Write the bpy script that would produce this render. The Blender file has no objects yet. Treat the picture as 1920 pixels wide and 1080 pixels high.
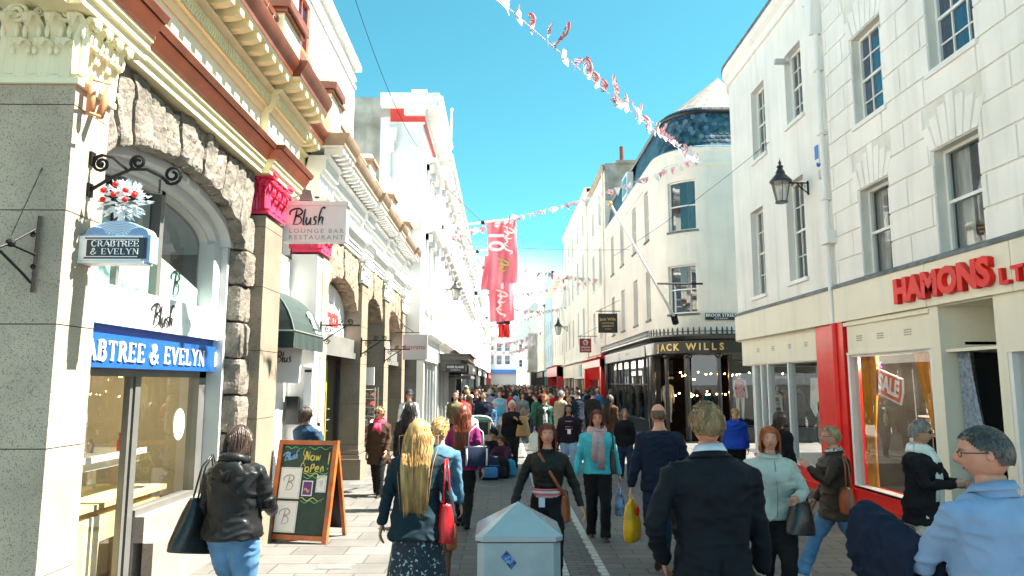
import bpy, bmesh, math, random
import numpy as np
from mathutils import Vector, Matrix
R = math.radians
random.seed(7)
SC = bpy.context.scene
COL = SC.collection
# ------------------------------------------------------------------ camera
CAMP = math.atan(178 / 1350.0); CAMYAW = R(0.8415)
cd = bpy.data.cameras.new("camera"); cam = bpy.data.objects.new("camera", cd); COL.objects.link(cam)
cd.sensor_width = 36; cd.lens = 36 * 1350 / 1920.0; cd.clip_start = .1; cd.clip_end = 3000
cam.location = (0, 0, 2.0); cam.rotation_euler = (math.pi / 2 + CAMP, 0, -CAMYAW)
SC.camera = cam
# ------------------------------------------------------------------ sky and sun
SUN = Vector((1.0, .07, 1.52)).normalized()
elev = math.asin(SUN.z); az = math.atan2(SUN.x, SUN.y)
W = bpy.data.worlds.new("World"); SC.world = W; W.use_nodes = True
wn = W.node_tree; wn.nodes.clear()
sky = wn.nodes.new('ShaderNodeTexSky'); sky.sky_type = 'NISHITA'; sky.sun_disc = False
sky.sun_elevation = elev; sky.sun_rotation = az; sky.ozone_density = 1.0; sky.dust_density = .6; sky.air_density = 1.0
tint = wn.nodes.new('ShaderNodeMix'); tint.data_type = 'RGBA'; tint.blend_type = 'MULTIPLY'; tint.inputs[0].default_value = 1
tint.inputs[7].default_value = (.41, 1.04, .86, 1)
tc = wn.nodes.new('ShaderNodeTexCoord'); sp = wn.nodes.new('ShaderNodeSeparateXYZ')
mpn = wn.nodes.new('ShaderNodeMapping'); mpn.inputs['Scale'].default_value = (2.2, 2.2, 9)
nz = wn.nodes.new('ShaderNodeTexNoise'); nz.inputs['Scale'].default_value = 1.6; nz.inputs['Detail'].default_value = 7; nz.inputs['Roughness'].default_value = .55
cr = wn.nodes.new('ShaderNodeMapRange'); cr.inputs[1].default_value = .225; cr.inputs[2].default_value = .07; cr.inputs[3].default_value = 0; cr.inputs[4].default_value = 1
ad = wn.nodes.new('ShaderNodeMath'); ad.operation = 'MULTIPLY_ADD'; ad.inputs[1].default_value = .8; ad.inputs[2].default_value = -.36
ad2 = wn.nodes.new('ShaderNodeMath'); ad2.operation = 'ADD'
cm = wn.nodes.new('ShaderNodeMapRange'); cm.inputs[1].default_value = .25; cm.inputs[2].default_value = .95; cm.inputs[3].default_value = 0; cm.inputs[4].default_value = .92
mix = wn.nodes.new('ShaderNodeMix'); mix.data_type = 'RGBA'; mix.inputs[7].default_value = (9.5, 10.2, 10.4, 1)
bg = wn.nodes.new('ShaderNodeBackground'); bg.inputs[1].default_value = .05
wo = wn.nodes.new('ShaderNodeOutputWorld')
L = wn.links.new
L(sky.outputs[0], tint.inputs[6]); L(tc.outputs['Generated'], sp.inputs[0]); L(tc.outputs['Generated'], mpn.inputs[0]); L(mpn.outputs[0], nz.inputs[0])
L(sp.outputs[2], cr.inputs[0]); L(nz.outputs[0], ad.inputs[0]); L(ad.outputs[0], ad2.inputs[0]); L(cr.outputs[0], ad2.inputs[1])
L(ad2.outputs[0], cm.inputs[0]); L(cm.outputs[0], mix.inputs[0]); L(tint.outputs[2], mix.inputs[6]); L(mix.outputs[2], bg.inputs[0]); L(bg.outputs[0], wo.inputs[0])
sd = bpy.data.lights.new("sun", 'SUN'); so = bpy.data.objects.new("sun", sd); COL.objects.link(so)
sd.energy = 5.0; sd.angle = R(.53); sd.color = (1, .93, .81)
so.location = (30, 0, 60); so.rotation_euler = SUN.to_track_quat('Z', 'Y').to_euler()
SC.view_settings.view_transform = 'Standard'; SC.view_settings.look = 'None'; SC.view_settings.gamma = 1
SC.view_settings.exposure = 2.4
SC.cycles.max_bounces = 8; SC.cycles.diffuse_bounces = 5; SC.cycles.transparent_max_bounces = 12
SC.cycles.sample_clamp_indirect = 6; SC.cycles.caustics_reflective = False; SC.cycles.caustics_refractive = False
try: SC.cycles.use_denoising = True
except Exception: pass
# ------------------------------------------------------------------ pixel helpers (to place things on known planes)
_f = Vector((math.sin(CAMYAW) * math.cos(CAMP), math.cos(CAMYAW) * math.cos(CAMP), math.sin(CAMP)))
_r = Vector((math.cos(CAMYAW), -math.sin(CAMYAW), 0)); _u = _r.cross(_f)
def ray(x, y): return _f * 1350 + _r * (x - 960) - _u * (y - 540)
def aX(x, y, X): r = ray(x, y); t = X / r.x; return Vector((X, r.y * t, 2 + r.z * t))
def aY(x, y, Y): r = ray(x, y); t = Y / r.y; return Vector((r.x * t, Y, 2 + r.z * t))
# ------------------------------------------------------------------ materials
MATS = {}
def mat(name, col, rough=.7, metal=0, var=.08, scale=3.0, bump=.15, bscale=40, spec=.5, emit=None, dirt=0, stretch=None, coat=0, detail=6, dist=.004, speck=None, alpha=None, sheen=0):
    if name in MATS: return MATS[name]
    m = bpy.data.materials.new(name); m.use_nodes = True; n = m.node_tree; b = n.nodes['Principled BSDF']; l = n.links.new
    b.inputs['Roughness'].default_value = rough; b.inputs['Metallic'].default_value = metal
    b.inputs['Specular IOR Level'].default_value = spec
    if coat: b.inputs['Coat Weight'].default_value = coat; b.inputs['Coat Roughness'].default_value = .12
    if sheen: b.inputs['Sheen Weight'].default_value = sheen
    c = (*col, 1)
    g = n.nodes.new('ShaderNodeNewGeometry') if not stretch or stretch == 'w' else n.nodes.new('ShaderNodeTexCoord')
    src = g.outputs['Position'] if g.bl_idname == 'ShaderNodeNewGeometry' else g.outputs['Object']
    mp = n.nodes.new('ShaderNodeMapping'); l(src, mp.inputs[0])
    if stretch and stretch != 'w': mp.inputs['Scale'].default_value = stretch
    out = None
    if var:
        t = n.nodes.new('ShaderNodeTexNoise'); t.inputs['Scale'].default_value = scale; t.inputs['Detail'].default_value = detail; l(mp.outputs[0], t.inputs[0])
        r = n.nodes.new('ShaderNodeMapRange'); r.inputs[1].default_value = .3; r.inputs[2].default_value = .7; r.inputs[3].default_value = 1 - var * 1.6; r.inputs[4].default_value = 1 + var; l(t.outputs[0], r.inputs[0])
        x = n.nodes.new('ShaderNodeMix'); x.data_type = 'RGBA'; x.blend_type = 'MULTIPLY'; x.inputs[0].default_value = 1; x.inputs[6].default_value = c; l(r.outputs[0], x.inputs[7]); out = x.outputs[2]
    if speck:  # (colour, scale, threshold)
        v = n.nodes.new('ShaderNodeTexNoise'); v.inputs['Scale'].default_value = speck[1]; v.inputs['Detail'].default_value = 3; l(mp.outputs[0], v.inputs[0])
        q = n.nodes.new('ShaderNodeMapRange'); q.inputs[1].default_value = speck[2]; q.inputs[2].default_value = speck[2] + .07; l(v.outputs[0], q.inputs[0])
        x = n.nodes.new('ShaderNodeMix'); x.data_type = 'RGBA'; l(q.outputs[0], x.inputs[0]); x.inputs[7].default_value = (*speck[0], 1)
        if out: l(out, x.inputs[6])
        else: x.inputs[6].default_value = c
        out = x.outputs[2]
    if dirt:  # vertical rain streaks and grime patches
        mp2 = n.nodes.new('ShaderNodeMapping'); mp2.inputs['Scale'].default_value = (3.5, 3.5, .35); l(src, mp2.inputs[0])
        v = n.nodes.new('ShaderNodeTexNoise'); v.inputs['Scale'].default_value = 1.3; v.inputs['Detail'].default_value = 8; l(mp2.outputs[0], v.inputs[0])
        q = n.nodes.new('ShaderNodeMapRange'); q.inputs[1].default_value = .5; q.inputs[2].default_value = .8; q.inputs[4].default_value = dirt; l(v.outputs[0], q.inputs[0])
        x = n.nodes.new('ShaderNodeMix'); x.data_type = 'RGBA'; l(q.outputs[0], x.inputs[0]); x.inputs[7].default_value = (.22, .2, .17, 1)
        if out: l(out, x.inputs[6])
        else: x.inputs[6].default_value = c
        out = x.outputs[2]
    if out: l(out, b.inputs['Base Color'])
    else: b.inputs['Base Color'].default_value = c
    if bump:
        t = n.nodes.new('ShaderNodeTexNoise'); t.inputs['Scale'].default_value = bscale; t.inputs['Detail'].default_value = 4; l(mp.outputs[0], t.inputs[0])
        k = n.nodes.new('ShaderNodeBump'); k.inputs['Strength'].default_value = bump; k.inputs['Distance'].default_value = dist * 3; l(t.outputs[0], k.inputs['Height']); l(k.outputs[0], b.inputs['Normal'])
    if emit: b.inputs['Emission Color'].default_value = (*emit[0], 1); b.inputs['Emission Strength'].default_value = emit[1]
    MATS[name] = m; return m
def glass(name, tint=(.9, .95, .95), refl=1.0, rough=.01, opac=0, ior=1.5, body=(.02, .03, .04)):
    if name in MATS: return MATS[name]
    m = bpy.data.materials.new(name); m.use_nodes = True; n = m.node_tree; n.nodes.clear(); l = n.links.new
    o = n.nodes.new('ShaderNodeOutputMaterial'); t = n.nodes.new('ShaderNodeBsdfTransparent'); t.inputs[0].default_value = (*tint, 1)
    g = n.nodes.new('ShaderNodeBsdfGlossy'); g.inputs['Roughness'].default_value = rough
    bp = n.nodes.new('ShaderNodeBump'); ns = n.nodes.new('ShaderNodeTexNoise'); ns.inputs['Scale'].default_value = 1.2; bp.inputs['Strength'].default_value = .12; bp.inputs['Distance'].default_value = .02
    l(ns.outputs[0], bp.inputs['Height']); l(bp.outputs[0], g.inputs['Normal'])
    lw = n.nodes.new('ShaderNodeLayerWeight'); pw = n.nodes.new('ShaderNodeMath'); pw.operation = 'POWER'; pw.inputs[1].default_value = 4.2; l(lw.outputs['Facing'], pw.inputs[0])
    f = n.nodes.new('ShaderNodeMath'); f.operation = 'MULTIPLY_ADD'; f0 = ((ior - 1) / (ior + 1)) ** 2 * 2; f.inputs[1].default_value = 1 - f0; f.inputs[2].default_value = f0; l(pw.outputs[0], f.inputs[0])
    k = n.nodes.new('ShaderNodeMath'); k.operation = 'MULTIPLY'; k.inputs[1].default_value = refl; k.use_clamp = True
    l(f.outputs[0], k.inputs[0]); mx = n.nodes.new('ShaderNodeMixShader'); l(k.outputs[0], mx.inputs[0])
    if opac:
        d = n.nodes.new('ShaderNodeBsdfDiffuse'); d.inputs[0].default_value = (*body, 1); m2 = n.nodes.new('ShaderNodeMixShader'); m2.inputs[0].default_value = opac
        l(t.outputs[0], m2.inputs[1]); l(d.outputs[0], m2.inputs[2]); l(m2.outputs[0], mx.inputs[1])
    else: l(t.outputs[0], mx.inputs[1])
    l(g.outputs[0], mx.inputs[2]); l(mx.outputs[0], o.inputs[0]); MATS[name] = m; return m
# ------------------------------------------------------------------ mesh helper
def ident(a, b, c): return (a, b, c)
class MB:
    def __init__(s): s.v = []; s.f = []; s.m = []
    def add(s, vs, fs, f=None, m=0):
        o = len(s.v)
        s.v += [tuple(f(*p)) for p in vs] if f else [tuple(p) for p in vs]
        s.f += [[i + o for i in q] for q in fs]; s.m += [m] * len(fs); return s
    def box(s, a0, a1, b0, b1, c0, c1, f=None, m=0, sub=1):
        if sub > 1:
            for i in range(sub):
                s.box(a0 + (a1 - a0) * i / sub, a0 + (a1 - a0) * (i + 1) / sub, b0, b1, c0, c1, f, m)
            return s
        vs = [(x, y, z) for x in (a0, a1) for y in (b0, b1) for z in (c0, c1)]
        return s.add(vs, [(0, 1, 3, 2), (4, 6, 7, 5), (0, 4, 5, 1), (2, 3, 7, 6), (0, 2, 6, 4), (1, 5, 7, 3)], f, m)
    def frust(s, a0, a1, c0, c1, b0, b1, ins, f=None, m=0):
        "block with bevelled face: back at b0, face at b1 inset by ins"
        vs = [(a0, b0, c0), (a1, b0, c0), (a1, b0, c1), (a0, b0, c1), (a0 + ins, b1, c0 + ins), (a1 - ins, b1, c0 + ins), (a1 - ins, b1, c1 - ins), (a0 + ins, b1, c1 - ins)]
        return s.add(vs, [(4, 5, 6, 7), (0, 1, 5, 4), (1, 2, 6, 5), (2, 3, 7, 6), (3, 0, 4, 7), (0, 3, 2, 1)], f, m)
    def prism(s, poly, b0, b1, f=None, m=0, axis=1):
        "poly in two axes extruded along the third (axis 0,1,2)"
        n = len(poly)
        def P(p, b): return (b, p[0], p[1]) if axis == 0 else (p[0], b, p[1]) if axis == 1 else (p[0], p[1], b)
        vs = [P(p, b0) for p in poly] + [P(p, b1) for p in poly]
        return s.add(vs, [list(range(n)), list(range(2 * n - 1, n - 1, -1))] + [(i, (i + 1) % n, n + (i + 1) % n, n + i) for i in range(n)], f, m)
    def loft(s, rings, f=None, m=0, cap=True, closed=True):
        n = len(rings[0]); vs = [p for r in rings for p in r]; fs = []
        for i in range(len(rings) - 1):
            for j in range(n if closed else n - 1):
                k = (j + 1) % n; fs.append((i * n + j, i * n + k, (i + 1) * n + k, (i + 1) * n + j))
        if cap: fs.append(list(range(n - 1, -1, -1))); fs.append([(len(rings) - 1) * n + j for j in range(n)])
        return s.add(vs, fs, f, m)
    def tube(s, pts, rad, n=8, f=None, m=0, flat=1.0, cap=True, upv=None):
        pts = [Vector(p) for p in pts]; rs = []
        if not isinstance(rad, (list, tuple)): rad = [rad] * len(pts)
        pa = None
        for i, p in enumerate(pts):
            t = (pts[min(i + 1, len(pts) - 1)] - pts[max(i - 1, 0)])
            t = t.normalized() if t.length > 1e-9 else Vector((0, 0, 1))
            if pa is None:
                u = Vector(upv) if upv else (Vector((0, 0, 1)) if abs(t.z) < .9 else Vector((1, 0, 0)))
                a = t.cross(u).normalized()
            else: a = (pa - t * pa.dot(t)).normalized()
            pa = a; b = t.cross(a)
            r = rad[i]; ra, rb = r if isinstance(r, (list, tuple)) else (r, r * flat)
            rs.append([p + a * (ra * math.cos(2 * math.pi * j / n)) + b * (rb * math.sin(2 * math.pi * j / n)) for j in range(n)])
        return s.loft(rs, f, m, cap)
    def rev(s, prof, c=(0, 0, 0), n=16, m=0, f=None, arc=None, off=0):
        "profile [(r,z)] round the z axis at c"
        a0, a1 = arc or (0, 2 * math.pi)
        rs = [[(c[0] + r * math.cos(a0 + off + (a1 - a0) * j / n), c[1] + r * math.sin(a0 + off + (a1 - a0) * j / n), c[2] + z) for j in range(n)] for r, z in prof]
        return s.loft(rs, f, m, True)
    def ball(s, c, r, n=10, k=7, m=0, f=None):
        rx, ry, rz = r if isinstance(r, (list, tuple)) else (r, r, r)
        rs = [[(c[0] + rx * math.sin(math.pi * i / k) * math.cos(2 * math.pi * j / n), c[1] + ry * math.sin(math.pi * i / k) * math.sin(2 * math.pi * j / n), c[2] - rz * math.cos(math.pi * i / k)) for j in range(n)] for i in range(k + 1)]
        rs[0] = [tuple(c[q] + (-rz * .999 if q == 2 else 0) + (.0005 * (math.cos(2 * math.pi * j / n) if q == 0 else math.sin(2 * math.pi * j / n) if q == 1 else 0)) for q in range(3)) for j in range(n)]
        rs[-1] = [tuple(c[q] + (rz * .999 if q == 2 else 0) + (.0005 * (math.cos(2 * math.pi * j / n) if q == 0 else math.sin(2 * math.pi * j / n) if q == 1 else 0)) for q in range(3)) for j in range(n)]
        return s.loft(rs, f, m, True)
    def ribbon(s, pts, w, b0, b1, f=None, m=0, axis=1):
        "flat stroke of width w along 2-D pts, thickness b0..b1"
        P = [Vector(p) for p in pts]; n = len(P); A = []; B = []
        for i, p in enumerate(P):
            t = P[min(i + 1, n - 1)] - P[max(i - 1, 0)]
            if t.length < 1e-9: t = Vector((1, 0))
            t.normalize(); ww = w[i] if isinstance(w, (list, tuple)) else w
            q = Vector((-t.y, t.x)) * ww / 2; A.append(p + q); B.append(p - q)
        for i in range(n - 1):
            s.prism([A[i], A[i + 1], B[i + 1], B[i]], b0, b1, f, m, axis)
        return s
    def build(s, name, mats, parent=None, smooth=False, fix=True):
        me = bpy.data.meshes.new(name)
        org = parent_origin(parent)
        me.from_pydata([(p[0] - org[0], p[1] - org[1], p[2] - org[2]) for p in s.v], [], s.f)
        for mm in (mats if isinstance(mats, (list, tuple)) else [mats]): me.materials.append(mm)
        if len(me.materials) > 1: me.polygons.foreach_set('material_index', s.m)
        if fix:
            b = bmesh.new(); b.from_mesh(me); bmesh.ops.recalc_face_normals(b, faces=b.faces); b.to_mesh(me); b.free()
        if smooth:
            me.polygons.foreach_set('use_smooth', [True] * len(me.polygons))
            if smooth != True: me.set_sharp_from_angle(angle=R(smooth))
        me.update()
        o = bpy.data.objects.new(name, me); COL.objects.link(o)
        if parent: o.parent = parent
        return o
def parent_origin(p):
    o = Vector((0, 0, 0))
    while p is not None: o += p.location; p = p.parent
    return o
def tag(o, label=None, cat=None, group=None, kind=None):
    if label: o['label'] = label
    if cat: o['category'] = cat
    if group: o['group'] = group
    if kind: o['kind'] = kind
    return o
def thing(name, label, cat, loc=(0, 0, 0), group=None, rotz=0):
    o = bpy.data.objects.new(name, None); COL.objects.link(o); o.location = loc; o.rotation_euler = (0, 0, rotz); o.empty_display_size = .2
    return tag(o, label, cat, group)
def copy_tree(o, parent=None):
    c = o.copy(); COL.objects.link(c); c.parent = parent
    for ch in [x for x in o.children]: copy_tree(ch, c)
    return c
def FL(X): return lambda u, n, z: (X + n, u, z)
def FR(X): return lambda u, n, z: (X - n, u, z)
def FC(Y): return lambda u, n, z: (u, Y - n, z)
def arcpath(pts_fn):
    return lambda u, n, z: (pts_fn(u)[0] + pts_fn(u)[2] * n, pts_fn(u)[1] + pts_fn(u)[3] * n, z)
def wall_holes(mb, f, u0, u1, z0, z1, holes, depth, us=(), m=0, mr=None):
    "wall skin at n=0 with rectangular holes and their reveals"
    U = sorted(set([u0, u1] + [x for h in holes for x in h[:2]] + list(us))); Z = sorted(set([z0, z1] + [x for h in holes for x in h[2:4]]))
    U = [x for x in U if u0 <= x <= u1]
    for i in range(len(U) - 1):
        for j in range(len(Z) - 1):
            cu = (U[i] + U[i + 1]) / 2; cz = (Z[j] + Z[j + 1]) / 2
            if any(h[0] < cu < h[1] and h[2] < cz < h[3] for h in holes): continue
            mb.add([(U[i], 0, Z[j]), (U[i + 1], 0, Z[j]), (U[i + 1], 0, Z[j + 1]), (U[i], 0, Z[j + 1])], [(0, 1, 2, 3)], f, m)
    mr = m if mr is None else mr
    for h in holes:
        a, b, c, d = h[:4]; k = [x for x in U if a <= x <= b]
        for i in range(len(k) - 1):
            for z in (c, d): mb.add([(k[i], 0, z), (k[i + 1], 0, z), (k[i + 1], -depth, z), (k[i], -depth, z)], [(0, 1, 2, 3)], f, mr)
        for x in (a, b): mb.add([(x, 0, c), (x, -depth, c), (x, -depth, d), (x, 0, d)], [(0, 1, 2, 3)], f, mr)
    return mb
def text(body, size, f3, mt, parent, extrude=.01, offset=0, name='lettering', sx=1.0, bevel=0, align='CENTER', space=1.0):
    "f3 = (origin, right vector, up vector)"
    c = bpy.data.curves.new(name, 'FONT'); c.body = body; c.size = size; c.extrude = extrude; c.offset = offset; c.align_x = align; c.align_y = 'CENTER'
    c.bevel_depth = bevel; c.space_character = space; c.materials.append(mt); c.resolution_u = 3
    o = bpy.data.objects.new(name, c); COL.objects.link(o); org, rt, up = [Vector(x) for x in f3]; rt = rt.normalized(); up = up.normalized(); nn = rt.cross(up)
    o.parent = parent; M = Matrix((rt * sx, up, nn)).transposed().to_4x4(); M.translation = org - parent_origin(parent); o.matrix_basis = M
    return o
# ------------------------------------------------------------------ palette
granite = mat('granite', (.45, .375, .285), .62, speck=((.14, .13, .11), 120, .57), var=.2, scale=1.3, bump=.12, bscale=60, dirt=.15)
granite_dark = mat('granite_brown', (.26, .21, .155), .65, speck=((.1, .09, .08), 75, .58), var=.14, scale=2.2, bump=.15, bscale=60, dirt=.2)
rock = mat('rock_faced_stone', (.20, .175, .145), .85, speck=((.1, .095, .09), 38, .6), var=.3, scale=5, bump=.55, bscale=26, dist=.012)
rock_warm = mat('rock_faced_sandstone', (.30, .24, .17), .85, speck=((.14, .11, .08), 38, .6), var=.28, scale=7, bump=.8, bscale=26, dist=.012)
joint = mat('mortar_joint', (.09, .08, .07), .9, bump=0)
cream = mat('cream_paint', (.82, .74, .47), .5, var=.05, scale=2, bump=.1, dirt=.1)
cream_pale = mat('pale_cream_paint', (.80, .76, .54), .5, var=.05, scale=2, bump=.1, dirt=.1)
terra = mat('terracotta_paint', (.62, .17, .085), .5, var=.1, bump=.1, dirt=.1)
brown = mat('brown_gutter_paint', (.19, .055, .028), .35, var=.2, bump=.1, dirt=.1)
tan = mat('tan_coping', (.36, .25, .17), .6, var=.15, bump=.2, dirt=.25)
pink = mat('pink_paint', (.80, .05, .13), .4, var=.06, bump=.08)
white = mat('white_paint', (.80, .80, .78), .55, var=.04, scale=1.5, bump=.12, dirt=.1)
stucco = mat('white_stucco', (.85, .83, .785), .8, var=.05, scale=1.1, bump=.25, bscale=55, dirt=.2)
stucco_r = mat('white_rusticated_stucco', (.86, .835, .795), .8, var=.06, scale=1.1, bump=.25, bscale=55, dirt=.2)
groove = mat('rustication_joint', (.74, .72, .66), .9, bump=0)
creamst = mat('cream_stucco', (.87, .79, .69), .8, var=.06, scale=.8, bump=.25, bscale=55, dirt=.14)
creamst2 = mat('ivory_stucco', (.84, .79, .69), .8, var=.06, scale=.8, bump=.25, bscale=55, dirt=.14)
render_grey = mat('stained_grey_render', (.36, .35, .31), .9, var=.3, scale=1.5, bump=.4, bscale=20, dirt=.7)
bluewall = mat('pale_blue_wall', (.45, .60, .68), .8, var=.05, bump=.2, dirt=.1)
greywall = mat('pale_grey_wall', (.62, .63, .62), .8, var=.08, bump=.2, dirt=.2)
fascia_c = mat('cream_fascia_paint', (.80, .75, .60), .5, var=.03, scale=.9, bump=.12, bscale=12, dirt=.12)
redp = mat('gloss_red_paint', (.78, .014, .008), .3, var=.1, scale=2.5, bump=.2, bscale=9, coat=.15, spec=.3)
lead = mat('lead_flashing', (.15, .16, .16), .6, var=.3, scale=6, bump=.3)
slate = mat('blue_slate', (.035, .085, .13), .35, var=.5, scale=5, bump=.25)
slate_grey = mat('grey_slate', (.15, .145, .13), .8, var=.3, scale=4, bump=.3)
black = mat('black_paint', (.012, .013, .014), .3, var=.2, bump=.1)
iron = mat('wrought_iron', (.008, .008, .009), .55, var=.2, bump=.2, spec=.2)
galv = mat('brushed_metal', (.50, .49, .46), .35, metal=.7, var=.1, bump=.05)
greymetal = mat('grey_awning_metal', (.20, .20, .19), .5, metal=.2, var=.12, bump=.1, dirt=.2)
greyframe = mat('grey_frame_paint', (.52, .53, .53), .5, var=.04, bump=.06)
dark_int = mat('interior_shade_black', (.02, .02, .022), .9, bump=0)  # near-black colour stands in for the shade of unlit interiors
room = mat('beige_interior', (.62, .56, .40), .8, var=.06, bump=0)
curtain = mat('net_curtain', (.62, .62, .58), .9, var=.2, scale=3, stretch=(1, 12, .6), bump=.3)
wframe = mat('window_frame_paint', (.80, .80, .77), .4, var=.03, bump=.05)
glass_sky = glass('window_glass_painted_sky', (.25, .3, .33), 1.6, ior=1.55, opac=.55, body=(.015, .07, .17))  # blue body colour paints the reflected sky into the panes
glass_shop = glass('shop_glass', (.88, .9, .89), .8, ior=1.5)
glass_clear = glass('clear_glass', (.9, .93, .92), .9)
frost = glass('frosted_glass', (.5, .8, .75), .6, rough=.1, opac=.75, body=(.36, .62, .55))
bluesign = mat('blue_sign_paint', (.012, .085, .30), .35, var=.04, bump=.04)
navy_sign = mat('navy_sign_paint', (.008, .018, .035), .3, var=.03, bump=0)
letter_w = mat('white_lettering', (.82, .82, .82), .45, var=0, bump=0)
letter_k = mat('black_lettering', (.012, .012, .012), .45, var=0, bump=0)
letter_g = mat('grey_lettering', (.32, .32, .32), .45, var=0, bump=0)
letter_faint = mat('faint_lettering', (.66, .66, .66), .45, var=0, bump=0)
letter_r = mat('red_lettering', (.78, .02, .015), .4, var=.1, bump=0, spec=.25)
letter_gold = mat('gold_lettering', (.72, .50, .16), .35, metal=.3, var=.05, bump=0)
def vnoise(P, fr, seed=0):
    "vectorised value noise, returns (N,3) in -1..1"
    P = np.asarray(P, float) * fr + seed * 17.31; i = np.floor(P).astype(np.int64); t = P - i; t = t * t * (3 - 2 * t)
    out = np.zeros((len(P), 3))
    for dx in (0, 1):
        for dy in (0, 1):
            for dz in (0, 1):
                w = (t[:, 0] if dx else 1 - t[:, 0]) * (t[:, 1] if dy else 1 - t[:, 1]) * (t[:, 2] if dz else 1 - t[:, 2])
                h = ((i[:, 0] + dx) * 73856093) ^ ((i[:, 1] + dy) * 19349663) ^ ((i[:, 2] + dz) * 83492791)
                for k in range(3):
                    hh = (h * (k * 2 + 1) * 2654435761 + k * 97) & 0xffffffff
                    hh = ((hh ^ (hh >> 15)) * 2246822519) & 0xffffffff; hh ^= hh >> 13
                    out[:, k] += w * (hh / 2147483648.0 - 1)
    return out
def rock_block(mb, c8, amp=.03, res=7, f=None, m=0, round_=.05):
    "rough stone filling the hexahedron c8[(i,j,k)] (i,j,k in 0/1), corners given in world space"
    C = np.array([[[c8(i, j, k) for k in (0, 1)] for j in (0, 1)] for i in (0, 1)], float)
    idx = {}; vs = []; fs = []
    def vid(a, b, c):
        key = (a, b, c)
        if key not in idx: idx[key] = len(vs); vs.append(key)
        return idx[key]
    n = res
    for ax in range(3):
        for side in (0, n):
            for p in range(n):
                for q in range(n):
                    def mk(p, q):
                        t = [0, 0, 0]; t[ax] = side; t[(ax + 1) % 3] = p; t[(ax + 2) % 3] = q; return vid(*t)
                    fs.append((mk(p, q), mk(p + 1, q), mk(p + 1, q + 1), mk(p, q + 1)))
    T = np.array(vs, float) / n; ctr = C.reshape(-1, 3).mean(0)
    P = np.zeros((len(T), 3))
    for i in (0, 1):
        for j in (0, 1):
            for k in (0, 1):
                P += ((T[:, :1] if i else 1 - T[:, :1]) * (T[:, 1:2] if j else 1 - T[:, 1:2]) * (T[:, 2:] if k else 1 - T[:, 2:])) * C[i, j, k]
    q = np.abs(T * 2 - 1); e = (q > .99).sum(1) - 1
    P = P + (ctr - P) * (round_ * np.clip(e, 0, 2))[:, None]
    P += vnoise(P, 6, 1) * amp * .6 + vnoise(P, 17, 2) * amp * .45
    mb.add([tuple(p) for p in P], fs, f, m)
def leaf(mb, f, uc, z0, h, w, out, m=0):
    path = [(0, 0), (.01, .3), (.03, .62), (.30, .86), (.75, 1.0), (1.0, .93), (.96, .80)]
    wid = [.8, .95, 1.0, .95, .8, .5, .2]; rs = []
    for (a, b), q in zip(path, wid):
        ww = w * q / 2; n0 = .012 + a * out; z = z0 + b * h
        rs.append([(uc - ww, n0 - .018, z - .01), (uc - ww * .5, n0 + .010, z), (uc, n0 - .002, z + .006), (uc + ww * .5, n0 + .010, z), (uc + ww, n0 - .018, z - .01), (uc + ww * .4, n0 - .022, z - .018), (uc - ww * .4, n0 - .022, z - .018)])
    mb.loft(rs, f, m)
    for k in (-1, 1):
        mb.ball((uc + k * w * .33, .02 + out * .25, z0 + h * .72), (w * .13, .012, h * .13), 6, 4, m, f)
def volute(mb, f, uc, n0, zc, r, sgn=1, m=0):
    pts = []
    for i in range(22):
        a = i / 21 * 4.2 * math.pi; rr = r * (1 - i / 23)
        pts.append((uc + sgn * rr * math.cos(a), n0 + .01 * i / 21, zc + rr * math.sin(a)))
    mb.tube(pts, [r * .2] * 20 + [r * .15, r * .12], 6, f, m)
def capital(name, X0, X1, Y0, Y1, z0, z1, mt, parent, big=1.0):
    "leafy pilaster capital: street face at X1, camera face at Y0"
    mb = MB(); h = z1 - z0; o = .05 * big
    mb.box(X0, X1 + .03, Y0 - .03, Y1 + .03, z0, z0 + .035 * big); mb.box(X0, X1 + .015, Y0 - .015, Y1 + .015, z0 + .035 * big, z0 + .055 * big)
    mb.box(X0, X1, Y0, Y1, z0 + .05, z1 - .06)
    ab = [(X0, Y0 - o * 2), (X1 + o * 2.2, Y0 - o * 2.2), (X1 + o * .9, (Y0 + Y1) / 2), (X1 + o * 2.2, Y1 + o * 2.2), (X0, Y1 + o * 2)]
    mb.prism(ab, z1 - .06, z1 - .025, axis=2); mb.prism([(x + (.015 if i in (1, 2, 3) else 0), y) for i, (x, y) in enumerate(ab)], z1 - .025, z1, axis=2)
    fs, fc = FL(X1), FC(Y0)
    w = Y1 - Y0
    for (f, a, b) in ((fs, Y0, Y1), (fc, max(X0, X1 - w * 1.05), X1)):
        w = b - a; n = 3
        for i in range(n): leaf(mb, f, a + w * (i + .5) / n, z0 + .05, h * .42, w / n * 1.05, .075 * big)
        for i in range(n + 1): leaf(mb, f, a + w * i / n, z0 + .07, h * .68, w / n * .95, .10 * big)
        for k in (0, 1): volute(mb, f, a + w * (.12 if k == 0 else .88), .05 * big, z1 - h * .2, h * .13, 1 if k else -1)
        volute(mb, f, a + w * .4, .03, z1 - h * .16, h * .07, -1); volute(mb, f, a + w * .6, .03, z1 - h * .16, h * .07, 1)
        mb.ball(f(a + w / 2, .06 * big, z1 - .05), (.035, .035, .04), 8, 5)
    return mb.build(name, mt, parent, smooth=40)
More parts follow.
